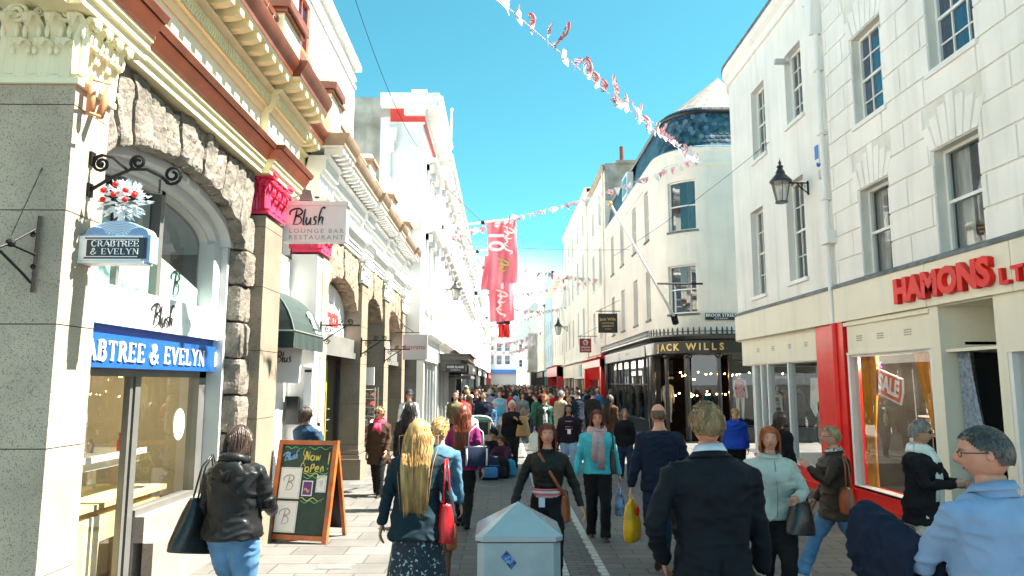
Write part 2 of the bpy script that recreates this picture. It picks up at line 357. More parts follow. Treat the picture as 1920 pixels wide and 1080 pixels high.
def modillion(mb, f, uc, w, n0, n1, z0, z1, m=0):
    "S-scrolled bracket under a cornice"
    d = n1 - n0; h = z1 - z0; pl = []
    for i in range(9):
        t = i / 8; pl.append((n0 + d * (.10 + .9 * t), z0 + h * (.12 + .46 * (t + .13 * math.sin(t * 2 * math.pi)))))
    poly = [(n0, z0)] + pl + [(n1, z1), (n0, z1)]
    vs = [(uc - w / 2, a, b) for a, b in poly] + [(uc + w / 2, a, b) for a, b in poly]; n = len(poly)
    mb.add(vs, [list(range(n)), list(range(2 * n - 1, n - 1, -1))] + [(i, (i + 1) % n, n + (i + 1) % n, n + i) for i in range(n)], f, m)
    mb.tube([(uc - w * .62, n0 + d * .2, z0 + h * .2), (uc + w * .62, n0 + d * .2, z0 + h * .2)], h * .2, 8, f, m)
    mb.tube([(uc - w * .55, n0 + d * .93, z0 + h * .66), (uc + w * .55, n0 + d * .93, z0 + h * .66)], h * .13, 6, f, m)
def extr(mb, f, u0, u1, prof, m=0, sub=1):
    "profile [(n,z)] extruded along u"
    for i in range(sub):
        a = u0 + (u1 - u0) * i / sub; b = u0 + (u1 - u0) * (i + 1) / sub; n = len(prof)
        vs = [(a, p, q) for p, q in prof] + [(b, p, q) for p, q in prof]
        fs = [(j, (j + 1) % n, n + (j + 1) % n, n + j) for j in range(n)]
        if i == 0: fs.append(list(range(n)))
        if i == sub - 1: fs.append(list(range(2 * n - 1, n - 1, -1)))
        mb.add(vs, fs, f, m)
def window(parent, f, u0, u1, z0, z1, dep, cols=2, rows=4, sill=True, fm=None, gm=None, cur=True, simple=False, sillm=None, us=1, cols_mid=None):
    fm = fm or wframe; gm = gm or glass_sky
    mb = MB(); t = .045 if not simple else .07; n0, n1 = -dep, -dep + .07
    for a, b, c, d in ((u0, u0 + t, z0, z1), (u1 - t, u1, z0, z1)): mb.box(a, b, n0, n1, c, d, f)
    for c, d in ((z0, z0 + t * 1.3), (z1 - t, z1)): mb.box(u0 + t, u1 - t, n0, n1, c, d, f, sub=us)
    zm = (z0 + z1) / 2; mb.box(u0 + t, u1 - t, n0 + .005, n1 - .005, zm - .022, zm + .022, f, sub=us)
    b = .011 if not simple else .02
    for i in range(1, cols):
        u = u0 + (u1 - u0) * i / cols; mb.box(u - b, u + b, n0 + .02, n1 - .015, z0 + t, zm - .022, f); mb.box(u - b, u + b, n0 + .02, n1 - .015, zm + .022, z1 - t, f)
    for j in range(1, rows):
        z = z0 + (z1 - z0) * j / rows
        if abs(z - zm) < .05: continue
        mb.box(u0 + t, u1 - t, n0 + .022, n1 - .017, z - b, z + b, f, sub=us)
    w = mb.build('window', fm, parent)
    g = MB()
    for i in range(us):
        a = u0 + (u1 - u0) * i / us; c = u0 + (u1 - u0) * (i + 1) / us
        g.add([(a, n0 + .03, z0), (c, n0 + .03, z0), (c, n0 + .03, z1), (a, n0 + .03, z1)], [(0, 1, 2, 3)], f)
    g.build('pane', gm, w)
    d = MB(); d.add([(u0 - .1, n0 - .5, z0 - .1), (u1 + .1, n0 - .5, z0 - .1), (u1 + .1, n0 - .5, z1 + .1), (u0 - .1, n0 - .5, z1 + .1)], [(0, 1, 2, 3)], f); d.build('unlit_room_sheet', dark_int, w)  # near-black sheet behind the pane paints the room's shade
    if cur:
        c = MB()
        for a, e in ((u0, u0 + (u1 - u0) * .36), (u1 - (u1 - u0) * .36, u1)):
            k = 14; rs = [[(a + (e - a) * i / k, n0 - .07 + .02 * math.sin(i * 2.3), z) for i in range(k + 1)] for z in (z0, zm, z1)]
            c.loft(rs, f, cap=False, closed=False)
        c.build('curtain', curtain, w, smooth=True, fix=False)
    if sill:
        s = MB(); s.box(u0 - .06, u1 + .06, -dep, .055, z0 - .075, z0 - .002, f, sub=us); s.build('sill', sillm or fm, w)
    return w
# ------------------------------------------------------------------ stroke lettering
def bez(pts, n=8):
    "Catmull-Rom through 2-D points"
    P = [Vector(p) for p in pts]; out = []
    for i in range(len(P) - 1):
        p0 = P[i - 1] if i else P[0] * 2 - P[1]; p1, p2 = P[i], P[i + 1]; p3 = P[i + 2] if i + 2 < len(P) else P[-1] * 2 - P[-2]
        for k in range(n):
            t = k / n; out.append(.5 * ((2 * p1) + (p2 - p0) * t + (2 * p0 - 5 * p1 + 4 * p2 - p3) * t * t + (3 * p1 - 3 * p2 + p3 - p0) * t ** 3))
    out.append(P[-1]); return out
SCRIPT_B = [[(.42, .95), (.34, .5), (.22, .02)], [(.02, .62), (.0, .8), (.2, .97), (.55, 1.02), (.74, .86), (.66, .68), (.38, .56), (.62, .5), (.7, .28), (.55, .08), (.28, .05)]]
BLUSH = SCRIPT_B + [[(.92, 1.0), (.84, .5), (.82, .08), (.9, .04)], [(1.02, .5), (.98, .2), (1.04, .05), (1.16, .14), (1.26, .48)], [(1.26, .48), (1.23, .15), (1.3, .03)],
    [(1.62, .5), (1.5, .52), (1.46, .38), (1.56, .26), (1.54, .08), (1.38, .05)], [(1.9, 1.05), (1.78, .6), (1.7, .02)], [(1.72, .2), (1.86, .48), (1.98, .45), (1.94, .2), (1.98, .05)], [(1.9, 1.05), (2.06, 1.1), (2.08, 1.0)]]
def script(strokes, org, rt, up, h, w, mt, parent, name='lettering', th=.006, lift=.004):
    org, rt, up = Vector(org), Vector(rt).normalized(), Vector(up).normalized(); nn = rt.cross(up)
    f = lambda a, b, c: tuple(org + rt * a * h + up * c * h + nn * b)
    mb = MB()
    for s in strokes:
        p = bez(s, 7); k = len(p); ws = [w / h * (.45 + .75 * math.sin(math.pi * min(1, .12 + i / k)) ** .6 if i / k < .88 else .5) for i in range(k)]
        mb.ribbon(p, ws, lift, lift + th, f)
    return mb.build(name, mt, parent)
SERIF = {'A': ([('t', 0, 0, .36, 1), ('T', .36, 1, .74, 0), ('t', .13, .33, .6, .33)], [(0, 0), (.74, 0)], .78), 'B': ([('T', .1, 0, .1, 1)], [(.1, 0), (.1, 1)], .66), 'T': ([('T', .35, 0, .35, 1), ('t', .02, .97, .68, .97), ('t', .03, .97, .03, .8), ('t', .67, .97, .67, .8)], [(.35, 0)], .72),
    'R': ([('T', .1, 0, .1, 1), ('T', .34, .5, .66, 0)], [(.1, 0), (.1, 1), (.68, 0)], .74), 'E': ([('T', .1, 0, .1, 1), ('t', .1, .97, .58, .97), ('t', .1, .51, .46, .51), ('t', .1, .03, .6, .03), ('t', .59, .97, .59, .8), ('t', .61, .03, .61, .22), ('t', .46, .6, .46, .42)], [(.1, 0), (.1, 1)], .68),
    'L': ([('T', .1, 0, .1, 1), ('t', .1, .03, .58, .03), ('t', .58, .03, .58, .22)], [(.1, 0), (.1, 1)], .64), 'N': ([('t', .1, 0, .1, 1), ('T', .1, 1, .68, 0), ('t', .68, 0, .68, 1)], [(.1, 0), (.1, 1), (.68, 1)], .8), 'V': ([('T', .04, 1, .38, 0), ('t', .38, 0, .72, 1)], [(.04, 1), (.72, 1)], .74),
    'Y': ([('T', .04, 1, .36, .5), ('t', .36, .5, .68, 1), ('T', .36, 0, .36, .52)], [(.04, 1), (.68, 1), (.36, 0)], .72), 'C': ([], [], .74), '&': ([], [], .84), ' ': ([], [], .3)}
SERIF_C = {'C': [[(.62, .72), (.56, .93), (.36, 1.0), (.1, .82), (.05, .5), (.1, .18), (.36, 0), (.56, .06), (.66, .26)]], 'B': [[(.1, .97), (.36, .97), (.5, .78), (.38, .55), (.1, .52)], [(.1, .52), (.42, .52), (.58, .27), (.42, .03), (.1, .03)]],
    'R': [[(.1, .97), (.38, .97), (.54, .74), (.4, .5), (.1, .49)]], '&': [[(.78, 0), (.5, .3), (.22, .7), (.28, .97), (.45, .97), (.5, .78), (.2, .5), (.04, .25), (.14, .02), (.42, 0), (.66, .25), (.74, .48)]]}
def serif_text(s, org, rt, up, h, mt, parent, name='lettering', track=.06, depth=.012, wmul=1.0, centre=False, bold=1.0):
    org, rt, up = Vector(org), Vector(rt).normalized(), Vector(up).normalized(); nn = rt.cross(up); mb = MB()
    tot = sum(SERIF[c][2] + track for c in s) - track; x0 = -tot / 2 if centre else 0
    for c in s:
        st, sf, adv = SERIF[c]; z = 0
        f = (lambda X: lambda a, b, cc: tuple(org + rt * (X + a) * h * wmul + up * cc * h + nn * b))(x0)
        for k in st:
            z += .0002; mb.ribbon([(k[1], k[2]), (k[3], k[4])], (.15 if k[0] == 'T' else .055) * bold, .001, depth + z, f)
        for q in SERIF_C.get(c, []):
            p = bez(q, 6); mb.ribbon(p, [(.055 + .1 * math.sin(math.pi * i / (len(p) - 1)) ** 1.5) * bold for i in range(len(p))], .001, depth - .0002, f)
        for (a, b) in sf: mb.box(a - .13, a + .13, .001, depth - .0006, b if b < .5 else b - .05, b + .05 if b < .5 else b, f)
        x0 += adv + track
    return mb.build(name, mt, parent)
# ------------------------------------------------------------------ ground
def ground_mat(name, c1, c2, mortar, sx, bw, bh, ms, rot=0, bump=.5, var=.25):
    m = bpy.data.materials.new(name); m.use_nodes = True; n = m.node_tree; b = n.nodes['Principled BSDF']; l = n.links.new
    g = n.nodes.new('ShaderNodeNewGeometry'); mp = n.nodes.new('ShaderNodeMapping'); mp.inputs['Rotation'].default_value = (0, 0, rot); l(g.outputs['Position'], mp.inputs[0])
    br = n.nodes.new('ShaderNodeTexBrick'); l(mp.outputs[0], br.inputs[0]); br.inputs['Color1'].default_value = (*c1, 1); br.inputs['Color2'].default_value = (*c2, 1); br.inputs['Mortar'].default_value = (*mortar, 1)
    br.inputs['Scale'].default_value = sx; br.inputs['Brick Width'].default_value = bw; br.inputs['Row Height'].default_value = bh; br.inputs['Mortar Size'].default_value = ms; br.inputs['Mortar Smooth'].default_value = .2; br.inputs['Bias'].default_value = 0
    t = n.nodes.new('ShaderNodeTexNoise'); t.inputs['Scale'].default_value = 1.1; t.inputs['Detail'].default_value = 9; t.inputs['Roughness'].default_value = .65; l(g.outputs['Position'], t.inputs[0])
    r = n.nodes.new('ShaderNodeMapRange'); r.inputs[1].default_value = .3; r.inputs[2].default_value = .7; r.inputs[3].default_value = 1 - var; r.inputs[4].default_value = 1 + var; l(t.outputs[0], r.inputs[0])
    x = n.nodes.new('ShaderNodeMix'); x.data_type = 'RGBA'; x.blend_type = 'MULTIPLY'; x.inputs[0].default_value = 1; l(br.outputs[0], x.inputs[6]); l(r.outputs[0], x.inputs[7])
    s = n.nodes.new('ShaderNodeTexVoronoi'); s.inputs['Scale'].default_value = 1.7; l(g.outputs['Position'], s.inputs[0]); q = n.nodes.new('ShaderNodeMapRange'); q.inputs[1].default_value = .035; q.inputs[2].default_value = .02; l(s.outputs['Distance'], q.inputs[0])
    y = n.nodes.new('ShaderNodeMix'); y.data_type = 'RGBA'; l(q.outputs[0], y.inputs[0]); l(x.outputs[2], y.inputs[6]); y.inputs[7].default_value = (.03, .03, .03, 1); l(y.outputs[2], b.inputs['Base Color'])
    t2 = n.nodes.new('ShaderNodeTexNoise'); t2.inputs['Scale'].default_value = 30; t2.inputs['Detail'].default_value = 5; l(g.outputs['Position'], t2.inputs[0])
    mm = n.nodes.new('ShaderNodeMath'); mm.operation = 'MULTIPLY_ADD'; mm.inputs[1].default_value = .25; l(t2.outputs[0], mm.inputs[0]); iv = n.nodes.new('ShaderNodeMath'); iv.operation = 'SUBTRACT'; iv.inputs[0].default_value = 1; l(br.outputs['Fac'], iv.inputs[1]); l(iv.outputs[0], mm.inputs[2])
    k = n.nodes.new('ShaderNodeBump'); k.inputs['Strength'].default_value = bump; k.inputs['Distance'].default_value = .008; l(mm.outputs[0], k.inputs['Height']); l(k.outputs[0], b.inputs['Normal'])
    rr = n.nodes.new('ShaderNodeMapRange'); rr.inputs[3].default_value = .5; rr.inputs[4].default_value = .85; l(t.outputs[0], rr.inputs[0]); l(rr.outputs[0], b.inputs['Roughness']); return m
m_pave = ground_mat('footpath_slabs', (.135, .13, .122), (.098, .095, .09), (.065, .062, .057), 1, .62, .42, .012, 0)
m_slab = ground_mat('street_slabs', (.118, .114, .106), (.078, .077, .074), (.034, .034, .033), 1, .45, .22, .010, 0)
m_setts = ground_mat('channel_setts', (.09, .085, .078), (.05, .05, .05), (.025, .025, .025), 1, .21, .10, .012, 0)
m_line = ground_mat('channel_kerb_stone', (.42, .42, .40), (.34, .34, .33), (.15, .15, .14), 1, .3, .14, .012, 0, var=.15)
m_gr = mat('ground', (.12, .12, .115), .9, var=.2, scale=.3)
def sheet(name, mt, x0, x1, y0, y1, z): mb = MB(); mb.add([(x0, y0, z), (x1, y0, z), (x1, y1, z), (x0, y1, z)], [(0, 1, 2, 3)]); return tag(mb.build(name, mt), kind='structure')
sheet('ground', m_gr, -900, 900, -900, 900, -.006)
sheet('pavement', m_pave, -6, -.95, -4, 140, 0)
sheet('road', m_slab, -.95, .62, -4, 140, 0)
sheet('road', m_slab, 1.14, 30, -4, 140, 0)
sheet('channel', m_setts, .72, 1.04, -4, 140, -.002)
for x in (.62, 1.04): sheet('kerb', m_line, x, x + .10, -4, 140, .003)
cv = MB(); cv.box(-2.02, -1.62, 8.15, 8.38, 0, .004); cv.box(-1.99, -1.65, 8.18, 8.35, .004, .007, m=1)
tag(cv.build('drain_cover', [lead, granite_dark]), 'small rectangular metal cover let into the sunlit slabs before the chalkboard', 'drain cover')
# ------------------------------------------------------------------ L1: granite arched building on the near side
def arch_pts(yc, a, zs, r, n=28, y0=-1, y1=1):
    return [(yc + a * math.sin(math.pi / 2 * (y0 + (y1 - y0) * i / n)), zs + r * math.cos(math.pi / 2 * (y0 + (y1 - y0) * i / n))) for i in range(n + 1)]
def arch_z(y, yc, a, zs, r): t = min(1, abs((y - yc) / a)); return zs + r * math.sqrt(max(0, 1 - t * t))
def arch_stones(parent, yc, a, zs, r, ztop, X, Xb, w, mt, lean=1.0, amp=.03, top=.1):
    "rock-faced voussoirs fanned over an arch, each a rough wedge"
    mb = MB(); k = max(5, int(2 * a / w)); rnd = random.Random(int(yc * 100))
    for i in range(k):
        ya, yb = yc - a + 2 * a * i / k + .006, yc - a + 2 * a * (i + 1) / k - .006
        za, zb = arch_z(ya, yc, a, zs, r), arch_z(yb, yc, a, zs, r)
        ta = lambda y: y + (y - yc) * .16 * lean
        zt = ztop - rnd.uniform(0, top); d = rnd.uniform(-.015, .02)
        c = lambda p, q, s: ((Xb if p == 0 else X + d), (ta(ya) if s else ya) if q == 0 else (ta(yb) if s else yb), (zt if s else (za if q == 0 else zb)))
        rock_block(mb, c, amp, 9, round_=.03)
    return mb.build('arch', mt, parent)
def pier(parent, X, Xb, Y0, Y1, z1, zs, mt=granite, name='pier', plinth=True):
    mb = MB(); mb.box(Xb + .01, X - .012, Y0 + .012, Y1 - .012, 0, z1, m=1)
    for a, b in zip(zs[:-1], zs[1:]): mb.box(Xb, X, Y0, Y1, max(0, a) + .004, min(b, z1) - .004)
    if plinth:
        mb.box(Xb, X + .035, Y0 - .035, Y1 + .035, 0, .50); mb.box(Xb, X + .02, Y0 - .02, Y1 + .02, .53, .60)
        mb.box(Xb, X + .07, Y0 - .07, Y1 + .07, 0, .42)
    return mb.build(name, [mt, joint], parent)
ZJ = [-.1, .72, 1.56, 2.4, 3.2, 3.97, 4.8]
b1 = thing('shop_building', 'granite arched shop nearest the camera, under a cream and terracotta cornice, with a blue fascia', 'building', (-3.6, 6, 0))
pier(b1, -3.05, -3.62, 4.97, 5.42, 4.12, ZJ, plinth=False)
w0 = MB(); w0.box(-9, -3.63, 5.12, 5.4, 0, 4.8, m=1)
for a, b in zip([-.1, .55, 1.4, 2.2, 3.0, 3.85], [.55, 1.4, 2.2, 3.0, 3.85, 4.8]): w0.box(-9, -3.62, 5.10, 5.41, max(0, a) + .004, b - .004)
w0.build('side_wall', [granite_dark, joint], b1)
q = MB(); q2 = MB()
rq = random.Random(3)
for i in range(9):
    z = .1 + i * .44; d = rq.uniform(-.02, .03)
    rock_block(q, lambda p, s, t: (-3.5 if p == 0 else -3.13 + d, 5.42 if s == 0 else 5.56, z if t == 0 else z + .425), .025, 7)
    if z > .5: rock_block(q2, lambda p, s, t: (-3.42 if p == 0 else -3.12 + d, 8.66 if s == 0 else 9.02, z if t == 0 else z + .425), .025, 7)
q.build('quoin', rock, b1); q2.build('quoin', rock, b1)
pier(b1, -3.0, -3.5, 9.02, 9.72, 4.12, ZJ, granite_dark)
st = MB()
for y0, y1 in ((8.62, 8.98),): st.box(-3.46, -3.05, y0, y1, 0, .40); st.box(-3.46, -3.09, y0 + .03, y1, .40, .58); st.box(-3.46, -3.12, y0 + .05, y1, .58, .68)
st.build('base_stone', granite, b1)
capital('capital', -3.62, -3.05, 4.97, 5.42, 4.12, 4.75, cream_pale, b1, 1.25)
capital('capital', -3.24, -3.0, 9.05, 9.70, 4.14, 4.66, pink, b1, .9)
arch_stones(b1, 7.05, 1.62, 3.62, .52, 4.66, -3.10, -3.55, .27, rock, amp=.034, top=.14)
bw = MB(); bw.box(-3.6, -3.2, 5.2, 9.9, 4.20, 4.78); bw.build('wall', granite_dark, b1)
def entab(mb_by, f, u0, u1, d, L1=True, mods=.26, chev=True):
    "classical entablature between u0 and u1; d shifts it forward"
    A, T, B, F = mb_by
    if L1:
        extr(A, f, u0, u1, [(-.2, 4.62), (.03 + d, 4.62), (.03 + d, 4.69), (.06 + d, 4.70), (.06 + d, 4.755), (.085 + d, 4.77), (.085 + d, 4.80), (-.2, 4.80)])
        extr(T, f, u0, u1, [(-.2, 4.80), (.095 + d, 4.80), (.10 + d, 4.83), (.16 + d, 4.93), (.175 + d, 4.93), (-.2, 4.93)])
        extr(B, f, u0, u1, [(-.2, 4.93), (.185 + d, 4.93), (.21 + d, 4.985), (.205 + d, 5.0), (-.2, 5.0)])
    else:
        extr(A, f, u0, u1, [(-.2, 4.66), (.0 + d, 4.66), (.0 + d, 4.74), (.025 + d, 4.745), (.025 + d, 4.82), (.05 + d, 4.825), (.05 + d, 4.90), (.10 + d, 4.94), (.13 + d, 5.0), (.13 + d, 5.03), (-.2, 5.03)])
    extr(F, f, u0, u1, [(-.2, 5.0), (d - .02, 5.0), (d - .02, 5.42), (-.2, 5.42)])
    extr(A, f, u0, u1, [(-.2, 5.42), (d, 5.42), (.02 + d, 5.45), (.03 + d, 5.50), (.07 + d, 5.50), (.07 + d, 5.66), (.09 + d, 5.67), (.14 + d, 5.70), (.14 + d, 5.73), (-.2, 5.73)])
    if chev:
        n = int((u1 - u0) / .055)
        for i in range(n):
            u = u0 + (i + .2) * (u1 - u0) / n
            A.add([(u, .071 + d, 5.51), (u + .02, .071 + d, 5.51), (u + .055, .071 + d, 5.585), (u + .02, .071 + d, 5.655), (u, .071 + d, 5.655), (u + .035, .071 + d, 5.585), (u, .092 + d, 5.51), (u + .02, .092 + d, 5.51), (u + .055, .092 + d, 5.585), (u + .02, .092 + d, 5.655), (u, .092 + d, 5.655), (u + .035, .092 + d, 5.585)],
                  [(6, 7, 8, 11), (11, 8, 9, 10), (0, 6, 11, 5), (5, 11, 10, 4), (1, 2, 8, 7), (2, 3, 9, 8)], f)
    n = max(1, round((u1 - u0) / mods))
    for i in range(n): modillion(A, f, u0 + (u1 - u0) * (i + .5) / n, .105, .02 + d, .34 + d, 5.70, 5.865)
    extr(A, f, u0, u1, [(-.2, 5.865), (.33 + d, 5.865), (.345 + d, 5.87), (.36 + d, 5.90), (-.2, 5.90)])
    extr(B, f, u0, u1, [(-.2, 5.90), (.365 + d, 5.90), (.37 + d, 5.95), (.40 + d, 6.0), (.44 + d, 6.07), (.45 + d, 6.12), (-.2, 6.14)])
A, T, B, F_ = MB(), MB(), MB(), MB(); f = FL(-3.05)
for u0, u1, d in ((2.5, 4.75, 0), (4.75, 5.65, .1), (5.65, 8.85, 0), (8.85, 10.25, .1)): entab((A, T, B, F_), f, u0, u1, d)
entab((A, T, B, F_), f, 10.25, 11.55, -.28)
A.build('cornice', cream, b1, smooth=25); T.build('terracotta_moulding', terra, b1); B.build('gutter_moulding', brown, b1, smooth=25); F_.build('frieze', cream_pale, b1)
# attic storey set back behind a parapet
at = MB(); f = FL(-3.35); wh = [(11.2, 11.9, 7.5, 8.5), (7.2, 8.0, 7.5, 8.5)]
wall_holes(at, f, 2.5, 15.7, 6.0, 9.05, wh, .12); at.box(-9, -3.47, 2.5, 15.69, 6.0, 9.04)
for z in (7.2, 8.62, 8.80): at.box(2.5, 15.7, 0, .04, z, z + .05, f)
at.box(2.5, 15.75, -.5, .14, 9.05, 9.16, f); at.box(-9.1, -3.36, 15.7, 15.75, 9.05, 9.155)
at.build('attic_wall', white, b1)
for h in wh: window(b1, f, *h, .1, 2, 2, fm=terra if h[0] > 10 else wframe)
pp = MB(); ppc = MB()
pp.box(2.5, 11.6, .02, .14, 6.14, 6.72, FL(-3.15)); ppc.box(2.5, 11.6, -.02, .2, 6.72, 6.80, FL(-3.15))
for y0, y1 in ((4.9, 5.6), (9.0, 9.75), (11.65, 12.2)):
    pp.box(y0, y1, -.05, .28, 6.13, 6.85, FL(-3.15)); ppc.box(y0 - .05, y1 + .05, -.09, .33, 6.85, 6.90, FL(-3.15)); ppc.frust(y0 - .09, y1 + .09, 6.90, 7.02, -.12, .38, .0, FL(-3.15)); pp.box(y0 + .05, y1 - .05, 0, .22, 7.02, 7.12, FL(-3.15))
pp.build('parapet', cream_pale, b1); ppc.build('parapet_coping', brown, b1)
spk = MB(); rs_ = random.Random(5)
for i in range(90):
    y = 5 + i * .072; x = -2.72 + rs_.uniform(-.03, .03)
    spk.tube([(x, y, 6.12), (x + rs_.uniform(-.05, .06), y + rs_.uniform(-.05, .05), 6.29)], .0035, 4)
tag(spk.build('bird_spikes', galv, b1), kind='stuff')
# shopfront in the arch
sf = MB(); f = FL(-3.5)
ap = arch_pts(7.05, 1.62, 3.62, .52, 36)
band = MB()
for o, i_, n0, n1 in ((0, .10, -.02, .24), (.10, .22, -.08, .12), (.22, .27, -.1, .03)):
    P1 = [(7.05 + (y - 7.05) * (1 - o / 1.62), 3.62 - .0 + (z - 3.62) * (1 - o / .62)) for y, z in ap]; P2 = [(7.05 + (y - 7.05) * (1 - i_ / 1.62), 3.62 + (z - 3.62) * (1 - i_ / .62)) for y, z in ap]
    for k in range(len(ap) - 1): band.prism([P1[k], P1[k + 1], P2[k + 1], P2[k]], n0, n1, lambda a, b, c: f(a, b, c), axis=1)
for y0, y1 in ((5.43, 5.70), (8.40, 8.67)): band.box(y0, y1, -.08, .12, 2.5, 3.62, f)
band.box(8.60, 8.68, -.05, .2, .1, 3.62, f)
band.build('window_surround', greyframe, b1)
sf.box(8.42, 8.66, -.1, .02, .1, 2.15, f); sf.box(5.45, 5.6, -.1, .02, .1, 2.15, f); sf.box(5.45, 8.66, -.1, .02, 2.06, 2.13, f)
sf.box(6.91, 6.96, -.06, .0, .1, 2.07, f); sf.box(6.99, 7.09, -.06, .01, .1, 2.07, f); sf.box(5.6, 6.87, -.08, .02, .1, .22, f); sf.box(7.1, 8.42, -.1, .03, .74, .80, f)
sf.box(7.22, 7.30, -.08, .03, 2.85, 4.1, f); sf.box(6.5, 6.55, -.08, .01, 2.85, 4.1, f)
sfo = sf.build('shopfront_frame', mat('grey_door_metal', (.17, .17, .16), .4, metal=.3, var=.1, bump=0), b1)
g = MB(); g.add([(5.6, 0, .2), (6.87, 0, .2), (6.87, 0, 2.07), (5.6, 0, 2.07)], [(0, 1, 2, 3)], FL(-3.54)); g.build('door_pane', glass('entrance_glass', (.85, .87, .86), 1.5), sfo)
g = MB(); g.add([(7.1, 0, .8), (8.42, 0, .8), (8.42, 0, 2.07), (7.1, 0, 2.07)], [(0, 1, 2, 3)], FL(-3.54)); g.build('window_pane', MATS['entrance_glass'], sfo)
g = MB(); g.add([(5.6, 0, 2.85), (8.5, 0, 2.85)] + [(y, 0, z) for y, z in reversed(ap) if 5.6 < y < 8.5], [tuple(range(2 + len([1 for y, z in ap if 5.6 < y < 8.5])))], FL(-3.56)); g.build('fanlight_pane', glass('fanlight_glass', (.55, .58, .58), .7), sfo)
g = MB(); pf = [(5.6, 0, 2.85), (8.38, 0, 2.85), (8.38, 0, 3.08)] + [(8.38 - 2.78 * i / 12, 0, 3.08 + .42 * math.sin(i / 12 * 1.6)) for i in range(1, 13)]
g.add(pf, [tuple(range(len(pf)))], FL(-3.545)); g.build('frosted_panel', frost, sfo)
script(SCRIPT_B, (-3.54, 7.68, 2.93), (0, 1, 0), (0, 0, 1), .27, .016, letter_k, sfo)
stp = MB(); stp.box(7.1, 8.66, .03, .12, .50, .74, f); stp.box(7.1, 8.66, .12, .22, .0, .50, f); stp.box(7.1, 8.66, -.1, .03, 0, .74, f); stp.build('stallriser', mat('pink_granite', (.30, .25, .22), .55, speck=((.2, .15, .13), 75, .58), var=.1), b1)
bb = MB(); bb.box(5.45, 8.9, .02, .14, 2.50, 2.84, FL(-3.5)); bo = bb.build('lettered_board', mat('white_board', (.86, .86, .86), .35, var=.02, bump=0), b1)
script(BLUSH, (-3.355, 6.92, 2.54), (0, 1, 0), (0, 0, 1), .22, .017, letter_k, bo)
text("LOUNGE BAR", .075, ((-3.357, 6.2, 2.65), (0, 1, 0), (0, 0, 1)), letter_faint, bo, .001, space=1.5, sx=1.3); text("RESTAURANT", .075, ((-3.357, 8.1, 2.65), (0, 1, 0), (0, 0, 1)), letter_faint, bo, .001, space=1.5, sx=1.3)
bb = MB(); bb.box(5.45, 8.8, .02, .12, 2.13, 2.42, FL(-3.5)); bb.box(5.45, 8.78, .0, .1, 2.42, 2.5, FL(-3.52)); bo = bb.build('fascia_board', bluesign, b1)
serif_text("CRABTREE & EVELYN", (-3.379, 5.56, 2.19), (0, 1, 0), (0, 0, 1), .17, letter_w, bo, track=.17, wmul=1.12, bold=1.3)
lg = MB(); lg.box(8.56, 8.74, .121, .128, 2.19, 2.36, FL(-3.5)); lg.build('logo_panel', letter_w, bo)
lg = MB(); lg.rev([(.0, 0), (.04, 0), (.04, .003), (0, .003)], (0, 0, 0), 10, f=lambda x, y, z: (-3.371 + z, 8.65 + x, 2.30 + y)); lg.box(8.645, 8.655, .129, .1315, 2.21, 2.28, FL(-3.5)); lg.box(8.60, 8.70, .129, .131, 2.205, 2.215, FL(-3.5)); lg.build('tree_logo', bluesign, bo)
# Crabtree interior
it = MB(); it.box(-8, -3.62, 9.0, 9.1, .05, 2.5); it.box(-8, -7.9, 5.4, 9.0, .05, 2.5); it.box(-8, -3.62, 5.3, 5.4, .05, 2.5); it.box(-8, -3.62, 5.4, 9.0, 0, .1); it.box(-8, -3.55, 5.4, 9.0, 2.4, 2.48); it.box(-5.6, -5.5, 7.0, 9.0, .1, 2.4)
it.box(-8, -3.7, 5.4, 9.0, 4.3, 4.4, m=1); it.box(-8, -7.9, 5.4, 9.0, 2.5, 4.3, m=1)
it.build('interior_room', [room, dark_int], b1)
wt_white = mat('white_furniture', (.75, .74, .70), .4, var=.03); wt_wood = mat('honey_wood', (.60, .36, .12), .45, var=.2, scale=5, stretch=(1, 1, 6)); wt_cream = mat('cream_wood', (.74, .64, .36), .5, var=.08)
t = thing('display_table', 'white console table with turned legs in the lit shop window of the blue fascia', 'table', (-4.2, 6.9, .1))
m_ = MB(); m_.box(-4.5, -3.9, 6.0, 8.15, 1.24, 1.30); m_.box(-4.45, -3.95, 6.05, 8.1, 1.16, 1.24); m_.build('table_top', wt_white, t)
for x in (-4.4, -4.0):
    for y in (6.5, 8.0): m_ = MB(); m_.box(x - .03, x + .03, y - .03, y + .03, .88, 1.16); m_.rev([(.03, 0), (.05, .05), (.03, .1)], (x, y, .88), 8); m_.build('leg', wt_white, t)
t = thing('display_cabinet', 'cream and honey wooden counter under the white console table', 'cabinet', (-4.2, 6.9, .1))
m_ = MB(); m_.box(-4.55, -3.75, 5.7, 8.35, .83, .88); m_.build('counter_top', wt_cream, t); m_ = MB(); m_.box(-4.5, -3.8, 5.8, 8.3, .1, .83)
for y in (5.9, 6.7, 7.5): m_.box(y, y + .68, 0, .015, .2, .76, FL(-3.8), m=1)
m_.build('body', [wt_wood, wt_cream], t)
for k, (y, z) in enumerate(((7.72, 1.30), (7.80, 1.30), (7.88, 1.30))):
    m_ = MB(); m_.rev([(.025, 0), (.028, .02), (.028, .10), (.012, .13), (.012, .16), (.016, .16), (.016, .185), (0, .185)], (-3.98, y, z), 10)
    tag(m_.build('bottle', mat('red_bottle', (.55, .06, .02), .2), smooth=40), ['small red lotion bottle on the white console, nearest the door', 'middle of the three red lotion bottles on the white console', 'small red lotion bottle furthest into the window on the white console'][k], 'bottle', 'red bottles on the console table')
rb = random.Random(11)
